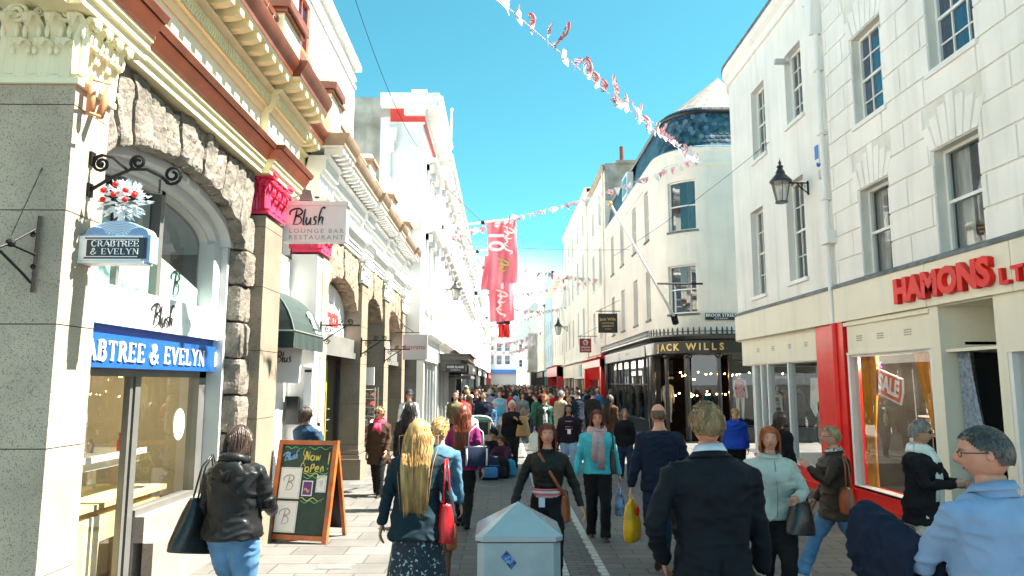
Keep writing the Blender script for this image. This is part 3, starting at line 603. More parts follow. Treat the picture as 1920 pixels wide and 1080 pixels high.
for k in range(7):
    y = 7.05 + k * .09; h = rb.uniform(.12, .26); m_ = MB(); m_.rev([(.03, 0), (.035, h * .6), (.03, h * .7), (.014, h * .8), (.014, h), (0, h)], (-4.1 - rb.random() * .2, y, 1.30), 10)
    tag(m_.build('jar', mat('jar_%d' % (k % 3), [(.75, .75, .7), (.2, .3, .22), (.55, .42, .3)][k % 3], .2), smooth=40), ['white', 'green', 'tan'][k % 3] + ' toiletry jar on the near end of the white console table, %s' % ['first along', 'second along', 'third along', 'fourth along', 'fifth along', 'sixth along', 'seventh along'][k], 'jar', 'jars on the console table')
t = thing('display_plant', 'bushy arrangement in a tan pot at the back of the lit shop window', 'plant', (-5.2, 6.6, .1)); m_ = MB(); m_.rev([(.12, 0), (.16, .3), (.15, .34), (0, .34)], (-5.2, 6.6, 1.5), 12); m_.box(-5.4, -5.0, 6.4, 6.8, .1, 1.5); m_.build('pot', wt_wood, t)
m_ = MB()
for i in range(120):
    a = rb.uniform(0, 6.3); r = rb.uniform(.05, .3); z = 1.9 + rb.uniform(-.1, .35); x, y = -5.2 + r * math.cos(a), 6.6 + r * math.sin(a); m_.add([(x, y, z), (x + .05, y + .02, z + .03), (x + .02, y + .06, z + .05)], [(0, 1, 2)])
m_.build('foliage', mat('dark_leaves', (.05, .1, .04), .6), t)
m_ = MB(); m_.box(-5.0, -4.62, 6.6, 8.0, .1, 1.16); tag(m_.build('back_cabinet', mat('dark_brown_wood', (.10, .03, .015), .5, var=.2)), 'dark brown cabinet standing behind the honey wooden counter', 'cabinet')
for k in range(10):
    y, z = 7.0 + (k % 5) * .36, 1.42 + (k // 5) * .42; m_ = MB(); m_.box(-5.5, -5.3, y, y + .27, z, z + .2 + .12 * (k % 3 == 0)); m_.box(-5.295, -5.29, y + .04, y + .23, z + .04, z + .12, m=1); cc = (((.05, .22, .1), 'green'), ((.4, .05, .04), 'red'), ((.55, .5, .4), 'cream'), ((.1, .06, .05), 'brown'), ((.3, .35, .2), 'olive'))[(k * 3 + k // 5) % 5]
    tag(m_.build('gift_box', [mat('gift_' + cc[1], cc[0], .5, bump=0), letter_w]), '%s gift box, %s from the door on the %s wall shelf' % (cc[1], ('first', 'second', 'third', 'fourth', 'fifth')[k % 5], 'upper' if k > 4 else 'lower'), 'box', 'gift boxes at the back of the lit window')
m_ = MB(); m_.box(-5.5, -5.25, 6.9, 8.9, 1.38, 1.41); m_.box(-5.5, -5.25, 6.9, 8.9, 1.80, 1.83); tag(m_.build('wall_shelf', wt_wood), 'pair of honey wood wall shelves holding gift boxes in the lit shop', 'shelf')
sticker = mat('pale_green_sticker', (.62, .88, .80), .5); m_ = MB(); m_.rev([(0, 0), (.17, 0), (.17, .003), (0, .003)], (0, 0, 0), 24, f=lambda x, y, z: (-3.535 + z, 8.08 + x * .8, 1.55 + y)); so_ = tag(m_.build('window_sticker', sticker), 'round pale green sticker on the lit shop window glass', 'sticker')
text("S A\nR 2", .09, ((-3.53, 8.08, 1.57), (0, 1, 0), (0, 0, 1)), mat('green_ink', (.1, .5, .35), .5, bump=0), so_, .001)
# lit display lamps in the window
bulb = mat('lit_bulb', (1, .85, .6), .5, emit=((1, .75, .42), 9), bump=0, var=0)
lmp = [(6.35, 1.95, -4.6), (8.05, 1.95, -4.0), (8.0, 1.25, -4.0), (8.0, .95, -4.0), (6.0, 1.75, -4.6)]
for k, (y, z, x) in enumerate(lmp):
    t = thing('display_lamp', 'small lit halogen lamp on a wire in the window, ' + ['high above the red bottles', 'uppermost on the far wire', 'middle one of the far wire', 'lowest on the far wire', 'beside the door edge'][k], 'lamp', (x, y, z), 'wire lamps in the shop window')
    m_ = MB(); m_.tube([(x, y, z), (x, y, 2.4)], .003, 4); m_.rev([(.02, .03), (.035, 0), (.02, 0)], (x, y, z), 8); m_.build('wire', galv, t); m_ = MB(); m_.ball((x, y, z - .005), .02, 8, 5); m_.build('bulb', bulb, t)
ld = bpy.data.lights.new('shop_lamp', 'POINT'); ld.energy = 12; ld.color = (1, .86, .62); ld.shadow_soft_size = .12; lo = bpy.data.objects.new('shop_lamp', ld); COL.objects.link(lo); lo.location = (-4.9, 7.2, 2.2)
# ------------------------------------------------------------------ L2: the narrow Blush bay
b2 = thing('bar_entrance', 'narrow white painted bar entrance between the pink capitals under a dark green awning', 'doorway', (-3.6, 10.8, 0))
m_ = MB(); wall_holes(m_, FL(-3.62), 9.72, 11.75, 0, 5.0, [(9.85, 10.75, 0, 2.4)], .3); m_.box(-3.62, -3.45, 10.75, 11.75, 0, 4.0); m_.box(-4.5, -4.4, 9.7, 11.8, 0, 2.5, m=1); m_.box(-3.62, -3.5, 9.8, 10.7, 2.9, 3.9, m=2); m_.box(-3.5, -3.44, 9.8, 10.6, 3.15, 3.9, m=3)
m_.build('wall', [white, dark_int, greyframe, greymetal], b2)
m_ = MB(); m_.box(-3.45, -3.02, 11.72, 12.02, 0, 4.1); m_.build('painted_pier', white, b2)
m_ = MB(); n_ = 8; rs = []
for i in range(n_ + 1):
    a = i / n_ * 1.25; rs.append((-3.6 + .78 * math.sin(a), 2.72 + .78 * (math.cos(a) - math.cos(1.25)) / (1 - math.cos(1.25)) * .9))
yA, yB = 9.98, 11.62; ridge = 10.7
R1 = [(x, yA + .25 * (1 - i / n_), z) for i, (x, z) in enumerate(rs)]; R2 = [(x, yB - .25 * (1 - i / n_), z) for i, (x, z) in enumerate(rs)]
Wb = [(-3.6, yA, 2.72)]; 
for i in range(n_):
    m_.add([R1[i], R1[i + 1], R2[i + 1], R2[i]], [(0, 1, 2, 3)]); m_.add([R1[i], R1[i + 1], (-3.6, yA, rs[i + 1][1]), (-3.6, yA + .0, rs[i][1])], [(0, 1, 2, 3)])
m_.build('awning', mat('dark_green_canvas', (.022, .04, .036), .75, var=.1, bump=.2, bscale=80), b2, smooth=30, fix=False)
m_ = MB(); k = 22
for (p, q_) in (((-3.6, yA), rs[-1:][0:1] and (rs[-1][0], yA)), ((rs[-1][0], yA), (rs[-1][0], yB))):
    for i in range(k):
        a = Vector(p).lerp(Vector(q_), i / k); b = Vector(p).lerp(Vector(q_), (i + 1) / k); wa, wb = .012 * math.sin(i * 1.3), .012 * math.sin((i + 1) * 1.3)
        m_.add([(a.x + .003, a.y, 2.72), (b.x + .003, b.y, 2.72), (b.x + wb, b.y, 2.48), (a.x + wa, a.y, 2.48)], [(0, 1, 2, 3)])
m_.build('valance', MATS['dark_green_canvas'], b2, fix=False)
m_ = MB(); m_.tube([(-3.6, yA, 2.72), (rs[-1][0] + .005, yA, 2.72), (rs[-1][0] + .005, yB, 2.72)], .012, 6); m_.tube(R1, .008, 5); m_.build('awning_piping', galv, b2)
script(BLUSH[:3], (rs[-1][0] + .0, 10.95, 2.82), (0, 1, 0), (-.45, 0, 1), .27, .03, letter_w, b2); text("RESTAURANT", .055, ((rs[-1][0] + .012, 11.25, 2.765), (0, 1, 0), (-.3, 0, 1)), letter_w, b2, .002)
m_ = MB(); m_.prism([(-3.45, 2.0), (-3.02, 2.0), (-3.0, 2.5), (-3.12, 2.55), (-3.45, 2.55)], 10.86, 10.93, axis=1); o_ = tag(m_.build('menu_banner', MATS['white_board']), 'white script banner under the dark green awning', 'banner')
script(BLUSH[:6], (-3.40, 10.855, 2.3), (1, 0, 0), (0, 0, 1), .16, .012, letter_k, o_)
for z, lb in ((1.95, 'upper white menu frame on the white pier by the bar door'), (1.3, 'lower white menu frame on the white pier by the bar door')):
    m_ = MB(); m_.box(-3.16, -3.03, 11.66, 11.72, z - .3, z + .3); m_.box(-3.15, -3.04, 11.655, 11.66, z + .22, z + .26, m=1); tag(m_.build('framed_menu', [letter_w, letter_k]), lb, 'menu', 'framed menus on the white pier')
m_ = MB(); m_.box(-3.40, -3.22, 11.58, 11.70, 1.35, 1.78); m_.box(-3.41, -3.21, 11.56, 11.58, 1.74, 1.79); tag(m_.build('wall_box', black), 'black letter box on the white wall behind the woman on the phone', 'letter box')
# ------------------------------------------------------------------ L3: Barratts arcade
b3 = thing('arcade_building', 'white and tan granite arcade of three arches beyond the dark green awning', 'building', (-3.5, 17, 0))
PY = [(12.02, 12.42), (15.45, 16.15), (18.55, 19.25), (21.85, 22.5)]
for i, (y0, y1) in enumerate(PY):
    pier(b3, -3.0, -3.45, y0, y1, 4.14, ZJ, granite_dark if i else granite)
    capital('capital', -3.45, -3.0, y0 if i else 11.75, y1, 4.14, 4.66, white if i else pink, b3, .9)
A, T, B, F_ = MB(), MB(), MB(), MB(); f = FL(-3.05)
for (u0, u1, d) in ((11.55, 12.5, .08), (12.5, 15.35, 0), (15.35, 16.25, .08), (16.25, 18.45, 0), (18.45, 19.35, .08), (19.35, 21.75, 0), (21.75, 22.6, .08)): entab((A, T, B, F_), f, u0, u1, d, False, .23, False)
A.build('cornice', white, b3, smooth=25); B.build('gutter_moulding', tan, b3, smooth=25); F_.build('frieze', white, b3)
pp = MB(); ppc = MB(); fp = FL(-2.95)
pp.box(12.2, 22.6, -.2, -.1, 6.1, 6.74, fp); ppc.box(12.2, 22.6, -.25, -.02, 6.74, 6.80, fp); ppc.box(12.2, 22.6, -.22, -.05, 6.64, 6.74, fp)
for y0, y1 in ((12.2, 12.5), (15.55, 16.1), (18.6, 19.2), (21.9, 22.5)):
    pp.box(y0, y1, -.28, .05, 6.1, 6.82, fp); ppc.box(y0 - .04, y1 + .04, -.3, .09, 6.82, 6.88, fp); ppc.box(y0 - .08, y1 + .08, -.33, .13, 6.88, 6.94, fp); pp.box(y0, y1, -.28, .05, 6.94, 7.06, fp)
for y in np.arange(12.7, 22, .34): pp.rev([(.04, 0), (.06, .1), (.03, .3), (.05, .45)], (-3.0, float(y), 6.14), 6)
pp.build('parapet', white, b3); ppc.build('parapet_coping', tan, b3)
m_ = MB(); m_.box(-9, -3.5, 11.8, 22.6, 4.1, 6.1); m_.box(-9, -3.2, 12.4, 22.0, 4.3, 4.7); m_.build('upper_wall', white, b3)
barr_red = mat('coral_red', (.78, .06, .06), .4, var=0, bump=0)
for i in range(3):
    ya, yb = PY[i][1], PY[i + 1][0]; yc = (ya + yb) / 2; a = (yb - ya) / 2
    arch_stones(b3, yc, a - .02, 3.45, .55, 4.64, -3.06, -3.5, .45, rock_warm, amp=.03, top=.05)
    m_ = MB(); m_.box(ya, yb, -.06, 0, 2.45, 2.55, FL(-3.42)); m_.box(ya, ya + .08, -.06, 0, 0, 2.45, FL(-3.42)); m_.box(yb - .08, yb, -.06, 0, 0, 2.45, FL(-3.42)); m_.box(yc - .5, yc - .44, -.05, 0, 0, 2.45, FL(-3.42)); m_.box(yc + .3, yc + .36, -.05, 0, 0, 2.45, FL(-3.42), m=1)
    fr = m_.build('shopfront_frame', [black, mat('yellow_green_paint', (.45, .42, .05), .4)], b3)
    m_ = MB(); m_.add([(ya, 0, .1), (yb, 0, .1), (yb, 0, 2.45), (ya, 0, 2.45)], [(0, 1, 2, 3)], FL(-3.46)); m_.build('pane', glass_shop, fr)
    m_ = MB(); m_.box(-7, -6.9, ya - .3, yb + .3, 0, 3); m_.box(-7, -3.5, ya - .3, yb + .3, 0, .05); m_.box(-7, -3.6, ya - .3, ya - .2, 0, 3); m_.box(-7, -3.6, yb + .2, yb + .3, 0, 3); m_.box(-7, -3.6, ya - .3, yb + .3, 2.6, 2.7); m_.build('interior_room', mat('dim_interior', (.22, .2, .17), .9), b3)
    if i != 1:
        m_ = MB(); pts = [(y, z - .04) for y, z in arch_pts(yc, a - .06, 3.45, .52, 20)]; m_.prism([(ya + .06, 2.9)] + pts + [(yb - .06, 2.9)], -3.40, -3.36, axis=0); pn = m_.build('sign_panel', MATS['white_board'], b3)
        text("barratts", .52, ((-3.355, yc + .0, 3.28), (0, 1, 0), (0, 0, 1)), barr_red, pn, .01, offset=.014); text("PRICELESS", .09, ((-3.355, yc + .2, 3.02), (0, 1, 0), (0, 0, 1)), letter_g, pn, .002, space=1.4)
        m_ = MB(); m_.box(ya + .02, yb - .02, 0, .28, 2.55, 2.9, FL(-3.42)); m_.box(ya + .02, yb - .02, .28, .32, 2.50, 2.62, FL(-3.42)); m_.build('shutter_box', greymetal, b3)
# ------------------------------------------------------------------ generic terrace block
def terrace(name, label, side, X, Y0, Y1, H, mt, wins, cornice=.35, shop=None, trim=None, rows=3, hood=False, fm=None, cw=2, mods=False, Z0=3.5, glassm=None, roofm=None, deep=9, coping=None, gable=None, cz=None):
    "wins = [(u0,u1,z0,z1)]; side -1 left wall, +1 right wall"
    t = thing(name, label, 'building', (X, (Y0 + Y1) / 2, 0)); f = FL(X) if side < 0 else FR(X); trim = trim or mt
    m_ = MB(); wall_holes(m_, f, Y0, Y1, Z0, H, wins, .16); m_.box(Y0 + .01, Y1 - .01, -deep, -.9, Z0, H - .01, f); m_.box(Y0, Y1, -.95, 0, H, H + .02, f)
    for y in (Y0, Y1): m_.add([(y, 0, Z0), (y, -.95, Z0), (y, -.95, H), (y, 0, H)], [(0, 1, 2, 3)], f)
    m_.box(Y0, Y1, -.95, 0, Z0 - .02, Z0, f)
    m_.build('wall', mt, t)
    for w in wins:
        window(t, f, *w, .15, cw, rows, simple=(Y0 > 36), fm=fm, cur=(Y0 < 45), gm=glassm)
    c = MB(); d = cornice
    if d:
        extr(c, f, Y0, Y1, [(-.3, H - .55 * d / .35 * .6), (.04, H - .33), (.10, H - .28), (.12, H - .2), (d * .7, H - .16), (d, H - .06), (d + .04, H + .02), (d + .04, H + .06), (-.3, H + .08)])
        if mods:
            n = int((Y1 - Y0) / .8)
            for i in range(n): u = Y0 + (i + .5) * (Y1 - Y0) / n; c.box(u - .12, u + .12, .05, d * .85, H - .33, H - .15, f)
        c.box(Y0, Y1, -.3, .12, Z0 + .02, Z0 + .16, f)
        c.build('cornice', coping or trim, t)
    if hood:
        h = MB()
        for (a, b, z0, z1) in wins:
            h.box(a - .16, a - .02, 0, .07, z0, z1 + .08, f); h.box(b + .02, b + .16, 0, .07, z0, z1 + .08, f); h.box(a - .22, b + .22, 0, .10, z1 + .06, z1 + .26, f)
            extr(h, f, a - .35, b + .35, [(0, z1 + .26), (.12, z1 + .28), (.32, z1 + .38), (.36, z1 + .46), (0, z1 + .5)])
            h.box(a - .25, b + .25, 0, .16, z0 - .14, z0 - .02, f)
            for u in (a - .22, b + .12): h.box(u, u + .10, 0, .22, z1, z1 + .26, f)
        h.build('window_surround', trim, t)
    return t, f
def shopfront(t, f, Y0, Y1, frame_m, H=3.5, fas=(2.75, 3.4), n=3, fascia_m=None, inner=(.2, .18, .15), pil=.22, stall=.35, d=.12, door=None, glow=0, base_m=None, recess=.0):
    m_ = MB(); k = pil
    for y in (Y0, Y1 - k): m_.box(y, y + k, -.1, d, 0, H, f)
    for i in range(n + 1):
        y = Y0 + k + (Y1 - Y0 - 2 * k) * i / n; m_.box(y - .03, y + .03, -.1 - recess, .02 - recess, stall, fas[0], f)
    m_.box(Y0 + k, Y1 - k, -.1 - recess, .02 - recess, stall - .03, stall + .03, f); m_.build('shopfront_frame', frame_m, t)
    m_ = MB(); m_.box(Y0 + k, Y1 - k, -.1 - recess, .04 - recess, 0, stall - .03, f); m_.build('stallriser', base_m or frame_m, t)
    m_ = MB(); m_.box(Y0, Y1, -.1, d + .06, fas[0], fas[1], f); extr(m_, f, Y0 - .02, Y1 + .02, [(-.1, fas[1]), (d + .1, fas[1]), (d + .26, fas[1] + .09), (d + .26, fas[1] + .12), (-.1, fas[1] + .13)]); m_.build('fascia_board', fascia_m or frame_m, t)
    m_ = MB(); m_.add([(Y0 + k, -.05 - recess, stall), (Y1 - k, -.05 - recess, stall), (Y1 - k, -.05 - recess, fas[0]), (Y0 + k, -.05 - recess, fas[0])], [(0, 1, 2, 3)], f); m_.build('pane', glass_shop, t)
    nm = 'inner_%d' % int(sum(inner) * 1000); im = mat(nm, inner, .9, var=.4, scale=1.5, bump=0); m_ = MB()
    m_.box(Y0, Y1, -3.2, -3.1, 0, fas[0], f); m_.box(Y0, Y1, -3.1, -.1 - recess, 0, .04, f); m_.box(Y0, Y1, -3.1, -.1 - recess, fas[0], fas[0] + .05, f)
    for y in (Y0 - .02, Y1 - .03): m_.box(y, y + .05, -3.1, -.1, 0, fas[0], f)
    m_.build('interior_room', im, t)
    if glow:
        m_ = MB(); rr = random.Random(int(Y0 * 10))
        for i in range(glow): m_.ball(f(rr.uniform(Y0 + .5, Y1 - .5), rr.uniform(-2.6, -.5), rr.uniform(1.9, 2.5)), .035, 6, 4)
        m_.build('lit_bulbs', bulb, t)
# ------------------------------------------------------------------ left side beyond the arcade
wl = []
for y in (24.0, 25.7): wl += [(y, y + .9, 4.6, 6.7), (y, y + .9, 7.7, 9.1)]
b4, f = terrace('shop_building', 'tall white stucco building with red band under its deep cornice, beyond the granite arcade', -1, -2.55, 22.62, 27.2, 10.6, white, wl, 0, hood=True, Z0=3.6, deep=1.4)
m_ = MB(); f = FL(-2.55); extr(m_, f, 22.3, 27.4, [(-.6, 10.6), (.08, 10.6), (.12, 10.75), (.5, 10.85), (.55, 11.0), (.62, 11.12), (.64, 11.2), (-.6, 11.24)]); m_.box(22.5, 27.2, -.4, .1, 11.24, 11.5, f); m_.box(-3.9, -2.0, 22.1, 22.5, 11.12, 11.23); m_.prism([(-3.9, 10.85), (-2.1, 10.85), (-1.93, 11.12), (-3.9, 11.12)], 22.2, 22.5, axis=1)
m_.build('cornice', white, b4)
m_ = MB(); m_.box(-3.62, -2.5, 22.52, 22.62, 10.42, 10.85); m_.box(22.62, 27.2, -.02, .03, 10.3, 10.6, f); m_.build('painted_band', terra if 0 else mat('red_band_paint', (.62, .05, .04), .5, dirt=.1), b4)
m_ = MB(); m_.box(-3.6, -2.56, 22.6, 22.64, 3.4, 10.42); m_.box(-3.62, -2.5, 22.56, 22.6, 10.35, 10.42); m_.build('side_pilaster', white, b4)
m_ = MB(); m_.box(-9, -3.6, 22.7, 27.2, 5, 11.3); m_.build('side_wall', render_grey, b4)
m_ = MB(); m_.tube([(-3.62, 22.5, 3.4), (-3.62, 22.5, 9.4)], .055, 8); m_.prism([(-3.74, 10.15), (-3.36, 10.15), (-3.40, 9.75), (-3.46, 9.7), (-3.46, 9.4), (-3.70, 9.4), (-3.70, 9.7), (-3.74, 9.75)], 22.35, 22.6, axis=1); m_.build('rainwater_pipe', white, b4)
shopfront(b4, FL(-2.55), 22.65, 27.1, white, fas=(2.7, 3.4), n=4, inner=(.12, .12, .12))
# ornate white terrace with bracketed cornice
wl = []
for k, y in enumerate(np.arange(28.0, 59.5, 1.95)): wl += [(float(y), float(y) + .85, 4.7, 6.9), (float(y), float(y) + .85, 8.0, 9.6)]
b5, f = terrace('shop_building', 'long ornate white terrace with bracketed cornice and pedimented windows where the flagpoles hang', -1, -2.5, 27.2, 60, 10.8, white, wl, .55, mods=True, hood=True, rows=2, cw=1, Z0=3.6)
m_ = MB()
for y in (27.6, 31, 35, 40, 46, 52): m_.box(y, y + .5, -.3, .2, 10.9, 11.6, f); m_.box(y - .06, y + .56, -.36, .26, 11.6, 11.7, f)
m_.box(27.2, 60, -.3, -.1, 10.88, 11.35, f); m_.build('parapet', white, b5)
m_ = MB()
for y in np.arange(27.5, 60, 1.95): m_.box(y - .12, y + .12, 0, .14, 4.0, 10.2, f); m_.box(y - .17, y + .17, 0, .18, 7.2, 7.4, f)
m_.build('pilasters', white, b5)
for i, y in enumerate(np.arange(27.3, 59, 5.4)): shopfront(b5, f, float(y), float(y) + 5.3, [white, greyframe, black, white, greyframe, white, black][i % 7], fas=(2.75, 3.4), n=3, fascia_m=[None, black, greyframe, None, None, None][i % 6], inner=[(.1, .1, .1), (.05, .05, .05), (.2, .17, .12)][i % 3])
def generic(side, X, Y0, Y1, H, mt, label, sp=2.4, ww=.95, zs=((4.4, 6.2), (7.4, 9.0)), **k):
    wl = []; n = max(1, int((Y1 - Y0) / sp))
    for i in range(n):
        u = Y0 + (i + .5) * (Y1 - Y0) / n
        for a, b in zs:
            if b < H - .5: wl.append((u - ww / 2, u + ww / 2, a, b))
    return terrace('town_house', label, side, X, Y0, Y1, H, mt, wl, rows=2, cw=1, **k)
t, f = generic(-1, -2.6, 60, 71, 9.6, greywall, 'pale grey flat fronted building beyond the ornate white terrace', cornice=.2); shopfront(t, f, 60.2, 65.4, white); shopfront(t, f, 65.5, 70.9, black, n=2)
t, f = generic(-1, -2.4, 71, 84, 11, stucco, 'white building far down the sunny side of the street', cornice=.4); shopfront(t, f, 71.2, 77, white); shopfront(t, f, 77.2, 83.8, black)
t, f = generic(-1, -2.3, 84, 104, 9, stucco, 'low white building near the far bend of the street', cornice=.3); shopfront(t, f, 84.2, 94, black, n=5); shopfront(t, f, 94.2, 103.8, white, n=4)
t, f = generic(-1, -2.0, 104, 130, 11.5, stucco, 'farthest white building on the sunny side', cornice=.3); shopfront(t, f, 104.2, 129.8, mat('red_shop_paint', (.5, .06, .05), .4), n=6)
# ------------------------------------------------------------------ right side R1: Hamons
b6 = thing('shop_building', 'white rusticated corner building over the cream and red shopfront with big red letters', 'building', (6, 11, 0))
CX, CY, RR = 7.1, 17.3, 1.3
def hp(u, X=5.8):
    if u <= CY: return (X, u, -1, 0)
    r = CX - X; a = (u - CY) / RR
    if a < math.pi / 2: return (CX - r * math.cos(a), CY + r * math.sin(a), -math.cos(a), math.sin(a))
    return (CX + (u - CY - RR * math.pi / 2), CY + r, 0, 1)
fh = arcpath(hp); USC = [CY + RR * math.pi / 2 * i / 12 for i in range(13)]; UE = 26.0
hw = [(10.34, 11.25, 6.162, 7.64), (8.25, 9.2, 6.162, 7.64), (10.42, 11.27, 3.66, 5.08), (8.36, 9.27, 3.66, 5.08), (6.2, 7.1, 6.162, 7.64), (6.3, 7.2, 3.66, 5.08)]
hs = [(15.15, 15.98, 7.03, 8.68), (13.2, 14.0, 7.15, 8.64), (15.55, 16.35, 3.95, 5.92), (13.4, 14.25, 4.0, 6.0)]
m_ = MB(); wall_holes(m_, FR(5.8), 2.5, 12.3, 3.62, 9.9, hw, .22); m_.build('wall', groove, b6)
m_ = MB(); wall_holes(m_, fh, 12.3, UE, 3.62, 9.9, hs, .24, us=USC); m_.build('rendered_wall', stucco, b6)
m_ = MB(); m_.box(6.7, 16, 2.5, 18.0, 3.2, 9.9); m_.box(6.0, 16, 2.5, 17.3, 9.9, 9.92); m_.build('roof', lead, b6)
# rusticated blocks clipped round the windows, with flat-arch stones over the lower windows
m_ = MB(); fr_ = FR(5.8); CH = .417; zc = [3.66 + i * CH for i in range(16)]
def vous(w): return (w[0] - .30, w[1] + .30, w[3], w[3] + .66)
for j, z in enumerate(zc[:-1]):
    z1 = min(zc[j + 1], 9.9) - .014
    if z >= 9.88: break
    u = 2.2 - (.55 if j % 2 else 0)
    while u < 12.25:
        a, b = u + .007, u + 1.1 - .007; u += 1.1; segs = [(max(a, 2.5), min(b, 12.2))]
        for w in hw:
            if w[2] < z1 - .02 and w[3] > z + .02:
                segs = [s for p in segs for s in ((p[0], min(p[1], w[0])), (max(p[0], w[1]), p[1])) if s[1] - s[0] > .03]
        for p in segs:
            zz0, zz1 = z, z1
            for w in hw:
                if p[1] > w[0] + .02 and p[0] < w[1] - .02:
                    if w[3] > zz0 and w[3] < zz1: zz0 = w[3] if (w[3] - zz0) < (zz1 - w[3]) or True else zz0
                    if w[2] > zz0 and w[2] < zz1: zz1 = w[2]
            if zz1 - zz0 < .04: continue
            pieces = [(p[0], p[1])]
            for w in hw:
                v = vous(w)
                if v[2] < zz1 - .02 and v[3] > zz0 + .02:
                    ex = .03 + .20 * max(0, min(1, ((zz0 + zz1) / 2 - v[2]) / .66))
                    pieces = [s for q_ in pieces for s in ((q_[0], min(q_[1], w[0] - ex)), (max(q_[0], w[1] + ex), q_[1])) if s[1] - s[0] > .03]
            for q_ in pieces: m_.frust(q_[0], q_[1], zz0, zz1, -.004, .022, .008, fr_)
for w in hw:
    n = 7; mid = (w[0] + w[1]) / 2; W2 = (w[1] - w[0]) / 2
    for i in range(n):
        a, b = -1 + 2 * i / n, -1 + 2 * (i + 1) / n; h = .66 - .10 * abs(i - 3)
        bl, br_ = mid + a * (W2 + .04) + .006, mid + b * (W2 + .04) - .006; tl, tr = mid + a * (W2 + .22) + .006, mid + b * (W2 + .22) - .006
        vs = [(bl, 0, w[3] + .01), (br_, 0, w[3] + .01), (tr, 0, w[3] + h), (tl, 0, w[3] + h)]; vs += [(x + (.008 if k in (0, 3) else -.008), 0.026, z_ + (.008 if k < 2 else -.008)) for k, (x, _, z_) in enumerate(vs)]
        m_.add(vs, [(4, 5, 6, 7), (0, 1, 5, 4), (1, 2, 6, 5), (2, 3, 7, 6), (3, 0, 4, 7)], fr_)
    # plain infill beside stepped stones
    for s in (-1, 1):
        for zz in (w[3] + .32, w[3] + .66):
            pass
m_.build('rusticated_stones', stucco_r, b6)
for i, w in enumerate(hw): window(b6, fr_, *w, .20, 3 if i in (0, 1, 4) else 1, 4 if i in (0, 1, 4) else 2, gm=None if i in (0, 1, 4) else glass('curtained_glass', (.75, .78, .78), 1.0, opac=.08), cur=True)
for w in hs: window(b6, fh, *w, .22, 3, 4, gm=glass('side_window_glass', (.5, .55, .58), 1.1, opac=.2, body=(.1, .12, .12)))
m_ = MB()
extr(m_, fh, 2.5, 17.3, [(-.3, 9.5), (.05, 9.5), (.07, 9.56), (.03, 9.6), (.03, 9.72), (.12, 9.8), (.15, 9.88), (.15, 9.95), (-.3, 9.95)])
for i in range(12): extr(m_, fh, USC[i], USC[i + 1], [(-.3, 9.5), (.05, 9.5), (.07, 9.56), (.03, 9.6), (.03, 9.72), (.12, 9.8), (.15, 9.88), (.15, 9.95), (-.3, 9.95)])
extr(m_, fh, USC[-1], UE, [(-.3, 9.5), (.05, 9.5), (.15, 9.88), (.15, 9.95), (-.3, 9.95)])
m_.build('cornice', stucco, b6)
m_ = MB()
for a, b in zip([2.5, 17.3] + USC[1:], [17.3] + USC[1:] + [UE]): extr(m_, fh, a, b, [(-.4, 9.95), (.17, 9.95), (.18, 10.01), (-.4, 10.03)])
for a, b in zip([2.5, 12.35, 17.3] + USC[1:], [12.28, 17.3] + USC[1:] + [UE]): extr(m_, fh, a, b, [(-.02, 3.60), (.10, 3.60), (.09, 3.64), (.02, 3.69), (-.02, 3.69)])
m_.build('lead_flashing', lead, b6)
# fascia and frieze boards
m_ = MB(); FB = [(-.3, 3.02), (.08, 3.02), (.08, 3.60), (-.3, 3.60)]
for a, b in ((2.5, 7.9), (7.91, 9.55), (9.56, 12.25)): extr(m_, fr_, a, b, FB)
extr(m_, fh, 12.4, 14.6, FB); extr(m_, fh, 14.61, 17.3, FB)
for i in range(12): extr(m_, fh, USC[i], USC[i + 1], FB)
extr(m_, fh, USC[-1], UE, FB)
fso = m_.build('fascia_board', fascia_c, b6)
m_ = MB()
m_.box(9.52, 12.0, -.3, .0, 2.50, 3.02, fr_); m_.box(9.40, 9.60, -.3, .03, 0, 3.02, fr_); m_.box(5, 8.16, -.3, .03, 2.35, 3.02, fr_); m_.box(8.16, 8.32, -.3, .03, 0, 3.02, fr_)
m_.box(9.6, 12.05, -.3, .04, 2.94, 3.0, fr_); m_.box(9.6, 12.0, -.3, .03, 2.46, 2.50, fr_)
m_.box(8.3, 9.44, -1.3, -1.2, 2.42, 3.02, fr_); m_.box(8.28, 9.4, -1.3, -.0, 3.0, 3.02, fr_); m_.box(9.40, 9.46, -1.3, -.3, 2.3, 3.02, fr_); m_.box(8.3, 9.44, -1.3, -.04, 2.40, 2.44, fr_)
m_.box(13.22, 17.3, -.3, -.06, 2.42, 3.02, fh)
for i in range(12): m_.box(USC[i], USC[i + 1], -.3, -.06, 2.42, 3.02, fh)
m_.box(USC[-1], UE, -.3, -.06, 2.42, 3.02, fh)
m_.build('frieze_board', fascia_c, b6)
vg = MB()
for y, z, w in [(10.2, 2.72, .2), (10.95, 2.72, .2), (11.6, 2.72, .2), (13.8, 2.74, .16), (14.6, 2.74, .16), (15.5, 2.74, .16), (16.4, 2.74, .16), (7.3, 2.75, .24)]:
    n0 = .0 if y < 12 and y > 9 else (-.06 if y > 12 else .03)
    for k in range(5):
        for j in range(3): vg.box(y - w / 2 + k * w / 5, y - w / 2 + k * w / 5 + w / 8, n0 - .002, n0 + .003, z - .045 + j * .035, z - .045 + j * .035 + .018, fr_)
for k in range(5):
    for j in range(3): vg.box(8.7 + k * .05, 8.73 + k * .05, -1.205, -1.195, 2.66 + j * .035, 2.68 + j * .035, fr_)
vg.build('air_vents', mat('vent_shadow_grille', (.30, .29, .25), .7, bump=0), b6)
